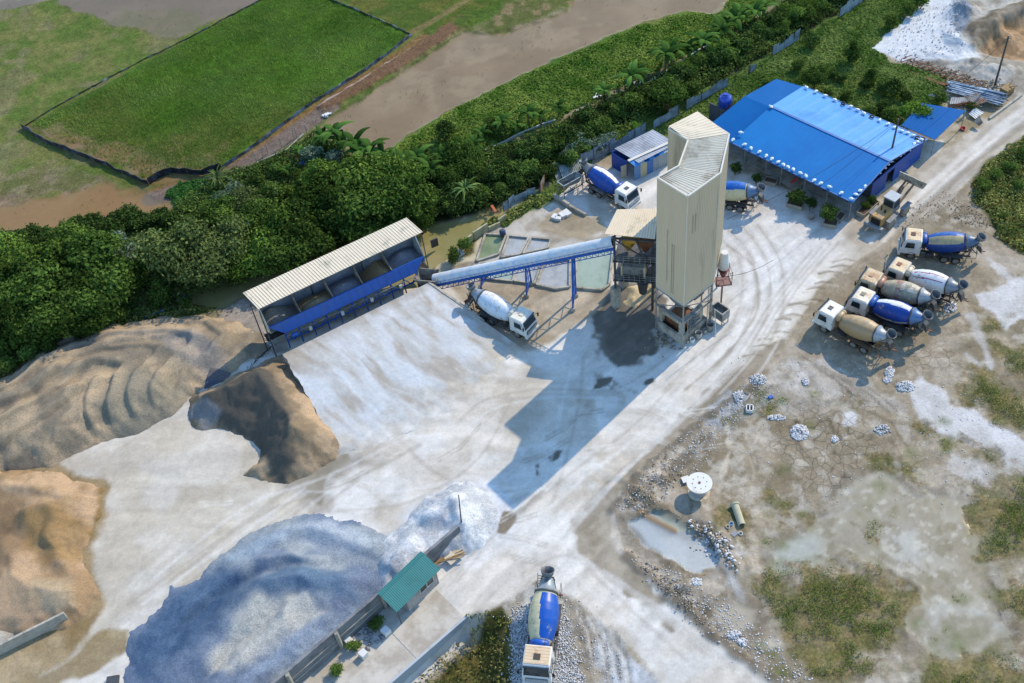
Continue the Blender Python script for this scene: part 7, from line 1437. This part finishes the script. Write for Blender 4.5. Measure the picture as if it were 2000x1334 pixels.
for k in range(30):
    t=k/29; tree(1320+t*330+random.uniform(-8,8),150-t*172+random.uniform(-14,14),random.uniform(1.3,2.1),random.choice(['darkbush','bush','green']),g)
g='on the bank below the hedge path'
for k in range(16):
    t=k/15; tree(880+t*270+random.uniform(-10,10),405-t*110+random.uniform(-12,12),random.uniform(1.1,1.8),random.choice(['bush','darkbush']),g)
tree(1305,188,3.2,'dark','beside the pale tall sheet fence',label='round dark tree rising behind the pale sheet fence left of the water tank'); tree(1348,178,1.8,'bush','beside the sheet fence')
g='behind the loading hopper'
for a in [(1130,282,1.6,'silver'),(1162,285,1.8,'silver'),(1185,275,1.5,'silver'),(1110,302,1.5,'silver'),(1090,275,1.6,'bush'),(1060,300,1.6,'bush'),(1010,330,1.6,'darkbush')]: tree(*a,g)
g='around the beige pool corner'
for a in [(870,262,2.0,'darkbush'),(895,300,2.8,'dark'),(920,320,2.4,'dark'),(855,330,2.2,'darkbush'),(955,250,1.5,'bush'),(820,300,1.8,'darkbush'),(980,262,1.4,'bush'),(882,345,2.2,'dark')]: tree(*a,g)
g='in the weed lot above the workshop'
for a in [(1665,105,2.3,'cone'),(1592,152,2.2,'dark'),(1628,146,1.1,'darkbush'),(1646,152,1.0,'darkbush'),(1702,148,1.6,'cone'),(1745,178,1.8,'darkbush'),(1728,172,1.5,'darkbush'),(1690,165,1.2,'darkbush'),(1768,190,1.1,'darkbush'),(1560,130,1.2,'bush'),(1720,210,1.2,'bush'),(1700,220,1.2,'bush'),(1650,190,1.0,'bush'),(1585,80,1.6,'darkbush'),(1740,45,1.3,'bush'),(1800,5,1.5,'bush'),(1772,20,1.4,'bush'),(1835,195,1.3,'bush'),(1735,225,1.4,'bush'),(1620,180,.9,'bush'),(1498,165,1.0,'bush'),(1470,190,.9,'bush'),(1430,215,1.1,'bush')]: tree(*a,g)
tree(1782,222,2.4,'bright','beside the blue awning',label='bright green tree overhanging the small blue awning')
tree(1245,248,1.0,'bright','by the store shed',name='bush',label='bright green bush behind the roof of the store shed')
g='along the right edge above the trucks'
for a in [a_[:2]+(a_[2]*.65,'bush') for a_ in [(1925,362,2.0,'bush'),(1945,340,1.8,'darkbush'),(1975,325,1.8,'bush'),(1995,300,1.8,'darkbush'),(1990,360,1.6,'bush'),(1960,420,1.0,'bush'),(1898,205,1.4,'darkbush')]]: tree(*a,g,flat=.6)
tree(158,1040-1000-1040,1,'bush','x') if 0 else None
g='on the green bank of the gravel heap'
for a in [(235,608,1.6,'bush'),(215,625,1.4,'bush'),(170,650,1.5,'darkbush'),(240,590,1.2,'bush'),(360,592,1.0,'bush'),(190,640,1.3,'bush')]: tree(*a,g)
# planter shrubs
for (x,y,r,lb) in [(1437,328,1.1,'leafy shrub beside the workshop columns, left of the blue and cream truck'),(1478,348,1.0,'dark shrub in the planter behind the half hidden truck'),(1555,385,1.5,'large dark shrub under the middle of the front eave'),(1583,398,1.0,'shrub between the pot and the middle planter'),(1619,418,1.5,'round dark shrub in the planter nearest the roof corner'),(1690,402,.7,'low green shrub in the long planter, near end'),(1702,392,.7,'low green shrub in the long planter, far end')]:
    tree(x,y,r,'darkbush' if r>.8 else 'bush','in the planters',h=r*1.7,label=lb)
for (x,y,r,lb) in [(736,1215,.9,'small green bush under the guard hut eave'),(690,1262,.8,'small yellow green bush beside the white blocks'),(660,1310,.8,'yellow green bush at the foot of the long wall'),(885,500,1.2,'dry bush on the bank between canal and ponds'),(908,478,1.3,'green bush at the corner of the green pond')]: tree(x,y,r,'bush','by the walls',h=r*1.2,label=lb,flat=.8)
plant_all()
# banana and palm plants
def banana_mesh(seed,n=9,L=2.2,w=.3,c1='#2c4c1a',c2='#557a30',up=1.1):
    r=np.random.default_rng(seed); V=[];F=[];C=[]
    for k in range(n):
        a=k*6.283/n+r.uniform(-.3,.3); l=L*r.uniform(.75,1.1); e0=r.uniform(.6,1.25)*up; p=np.array([0,0,1.6]); d=np.array([math.cos(a),math.sin(a)]); m=7; o=len(V); cc=cvar(c1,c2,1,r)[0]; pts=[]
        for i in range(m):
            t=i/(m-1); ang=e0-t*1.9; pts.append(p.copy()); p=p+np.array([d[0]*math.cos(ang),d[1]*math.cos(ang),math.sin(ang)])*l/(m-1)
        s=np.array([-d[1],d[0],0])
        for i,q in enumerate(pts): ww=w*math.sin(math.pi*min(.97,(i/(m-1))*.86+.1)); V+=[q-s*ww+[0,0,-.1*ww],q+[0,0,.08],q+s*ww+[0,0,-.1*ww]]; C+=[cc*.9,cc*1.25,cc]
        for i in range(m-1):
            b=o+3*i; F+=[(b,b+3,b+4,b+1),(b+1,b+4,b+5,b+2)]
    return np.array(V),np.array(F),np.array(C)
BAN=[leafmesh('leaves',[banana_mesh(s)]) for s in (31,32,33)]; PAL=[leafmesh('leaves',[banana_mesh(s,16,1.9,.1,'#42622a','#76924a')]) for s in (41,42)]
_st=MB().tube((0,0,-.1),(0,0,1.7),.17,8,.1).build('stem',mat('banana_stem','#7f8450',.8)); STM=_st.data; bpy.data.objects.remove(_st)
bl=[(560,330,.8,0),(612,340,.9,0),(585,290,.8,0),(880,300,1.1,0),(925,275,1.0,0),(940,255,1.0,0),(1010,240,.9,0),(1180,172,1.1,0),(628,262,1.2,0),(652,252,1.6,0),(664,268,1.3,0),(690,272,1.6,0),(705,290,1.5,0),(722,282,1.6,0),(745,298,1.5,0),(765,315,1.4,0),(790,312,1.5,0),(815,300,1.4,0),(838,322,1.4,0),(862,300,1.2,0),(800,335,1.3,0),(980,232,1.1,0),(1030,215,1.2,0),(1055,222,1.0,0),(1090,205,1.0,0),(1235,140,1.5,0),(1247,133,1.3,0),(1300,98,1.6,0),(1312,92,1.4,0),(1345,92,1.1,0),(1372,72,1.5,0),(1385,66,1.2,0),(1408,50,1.5,0),(1420,42,1.3,0),(1436,28,1.4,0),(1450,18,1.3,0),(1475,16,1.4,0),(1492,8,1.3,0)]
for i,(x,y,s,k) in enumerate(sorted(bl)):
    p=at(x,y,2.2*s); T=empty('banana_plant',(p[0],p[1],0),random.uniform(0,6),'broad leaved banana plant, %s from the left along the fields edge'%ORD[i],'banana plant','banana plants by the fields',scale=s); addo('leaves',BAN[i%3],parent=T); addo('stem',STM,parent=T)
for (x,y,s,lb) in [(423,345,1.3,'spiky palm at the bottom corner of the rice plot'),(495,512,1.1,'small pale palm in the dark trees left of the bins'),(908,368,1.4,'spiky long leaved plant on the hedge bank'),(400,360,.9,'small bright palm beside the muddy pool'),(690,330,.9,'spiky palm in front of the garden trees')]:
    p=at(x,y,1.9*s); T=empty('palm',(p[0],p[1],0),random.uniform(0,6),lb,'palm',scale=s); addo('leaves',PAL[0 if s>1 else 1],parent=T); addo('stem',STM,parent=T)
# ground cover: leaves and blades spread over world polygons
def cover(name,polys,n,size,h,c1,c2,label,cat,blade=False,thr=None,hs=3,asp=1.7,jit=.8,edge=.3,avoid=None,csc=2.5,fade=0):
    Ps=[P2(p) for p in polys]; ar=[]
    for P in Ps: x,y=P[:,0],P[:,1]; ar.append(abs(np.dot(x,np.roll(y,-1))-np.dot(y,np.roll(x,-1)))/2)
    parts=[]; tot=sum(ar)
    for P,A in zip(Ps,ar):
        k=int(n*A/tot); lo,hi=P.min(0),P.max(0); f=(hi[0]-lo[0])*(hi[1]-lo[1])/A; x=RNG.uniform(lo[0],hi[0],int(k*f)); y=RNG.uniform(lo[1],hi[1],int(k*f)); D=sdist(P,x,y,3)+(fbm(x,y,1.6,3,61)-.5)*2.2
        ok=D>edge
        if fade: ok&=RNG.uniform(0,1,len(x))<sm(0,fade,D)*.85+.15*(D>0); ok&=(fbm(x,y,1.7,3,66)+.2*sm(0,fade*1.5,D))>.56
        if thr is not None: ok&=fbm(x,y,thr[0],3,62)>thr[1]
        # keep to what the camera and a step beside it can see
        q=np.stack([x,y,np.zeros_like(x)],1)-_O; zz=q@_F; uu=q@_R/zz*FPX; vv=q@_U/zz*FPX; ok&=(abs(uu)<1150)&(abs(vv)<820)
        x,y,D=x[ok],y[ok],D[ok]; k=len(x)
        if not k: continue
        if avoid is not None: pass
        hf=h*sm(.0,1.0,D)*(.35+1.3*fbm(x,y,hs,3,63)); z=gz(x,y)
        tn=fbm(x,y,csc,3,64)*1.6-.3+RNG.uniform(-.2,.2,k); c=cvar(c1,c2,k,t=tn,br=.22)
        if blade:
            a=RNG.uniform(0,6.28,k); hh=hf*RNG.uniform(.6,1.2,k); lean=RNG.normal(0,.35,(k,2))*hh[:,None]; w=size*RNG.uniform(.6,1.3,k)
            b=np.stack([x,y,z],1); dx=np.stack([np.cos(a)*w,np.sin(a)*w,0*w],1); top=b+np.stack([lean[:,0],lean[:,1],hh],1); V=np.stack([b-dx,b+dx,top+dx*.35,top-dx*.35],1).reshape(-1,3)
            parts.append((V,np.arange(4*k).reshape(k,4),np.repeat(c,4,0)))
        else:
            P3=np.stack([x,y,z+hf*RNG.uniform(.5,1,k)+.03],1); parts.append(leaves(P3,np.array([0,0,1.0]),size,c,asp=asp,jit=jit))
    return addo(name,leafmesh(name,parts),label=label,cat=cat,kind='stuff')
cover('undergrowth',[belt],110000,.2,1.2,'#3a5220','#6c883a','dense dark undergrowth filling the belt between fields and canal','undergrowth',edge=.5)
cover('weeds',[lot],60000,.2,.22,'#557a2c','#92ac50','low green creeping weeds between the sheet fence and the chalk tip','weeds',jit=.45)
cover('bank_plants',[bank],36000,.2,.22,'#548028','#98b24a','bright green plants along the bank of the brown pond','plants',jit=.45)
cover('rice',[plot],60000,.035,.3,'#5c8228','#98b24c','young rice plants in the fenced green plot','rice',blade=True,edge=.6,csc=6)
cover('rice_stubble',[wet],45000,.04,.4,'#5f6f34','#8a8a4a','thin rice and stubble standing in the muddy fields','rice',blade=True,thr=(3,.5))
cover('grass',GP,64000,.12,.36,'#4e7624','#8e9848','clumps of olive and straw coloured grass on the mud of the right hand lot','grass',jit=1.2,asp=4,edge=-.2,csc=1.2,fade=2.2)
cover('lot_grass',[lowlot],16000,.2,.6,'#54702a','#908c46','tangled grass filling the sunken lot beyond the side wall','grass',jit=1.1,asp=2.6,csc=1.5)
cover('edge_grass',[GR,[(300,605),(370,590),(420,600),(425,612),(340,622),(250,640),(200,660),(120,690),(60,705),(0,740),(-60,760),(-50,740),(110,665),(230,625)],[(940,430),(990,410),(1060,370),(1080,395),(990,440),(935,455)]],26000,.2,.6,'#5a7032','#98a04e','green grass along the banks and the right edge','grass',jit=.9)
cover('garden_plants',[[(500,325),(620,262),(700,300),(700,345),(620,400),(520,370),(450,350)]],9000,.22,.7,'#44642a','#7d9a44','scattered green garden plants around the bare brown soil','plants',thr=(2.5,.5))
cover('pond_weed',[[(320,385),(345,350),(395,345),(430,350),(420,390),(370,420),(330,400)]],7000,.2,.35,'#3a6a2a','#5c8c3c','round patch of dark green creepers beside the muddy pool','plants')
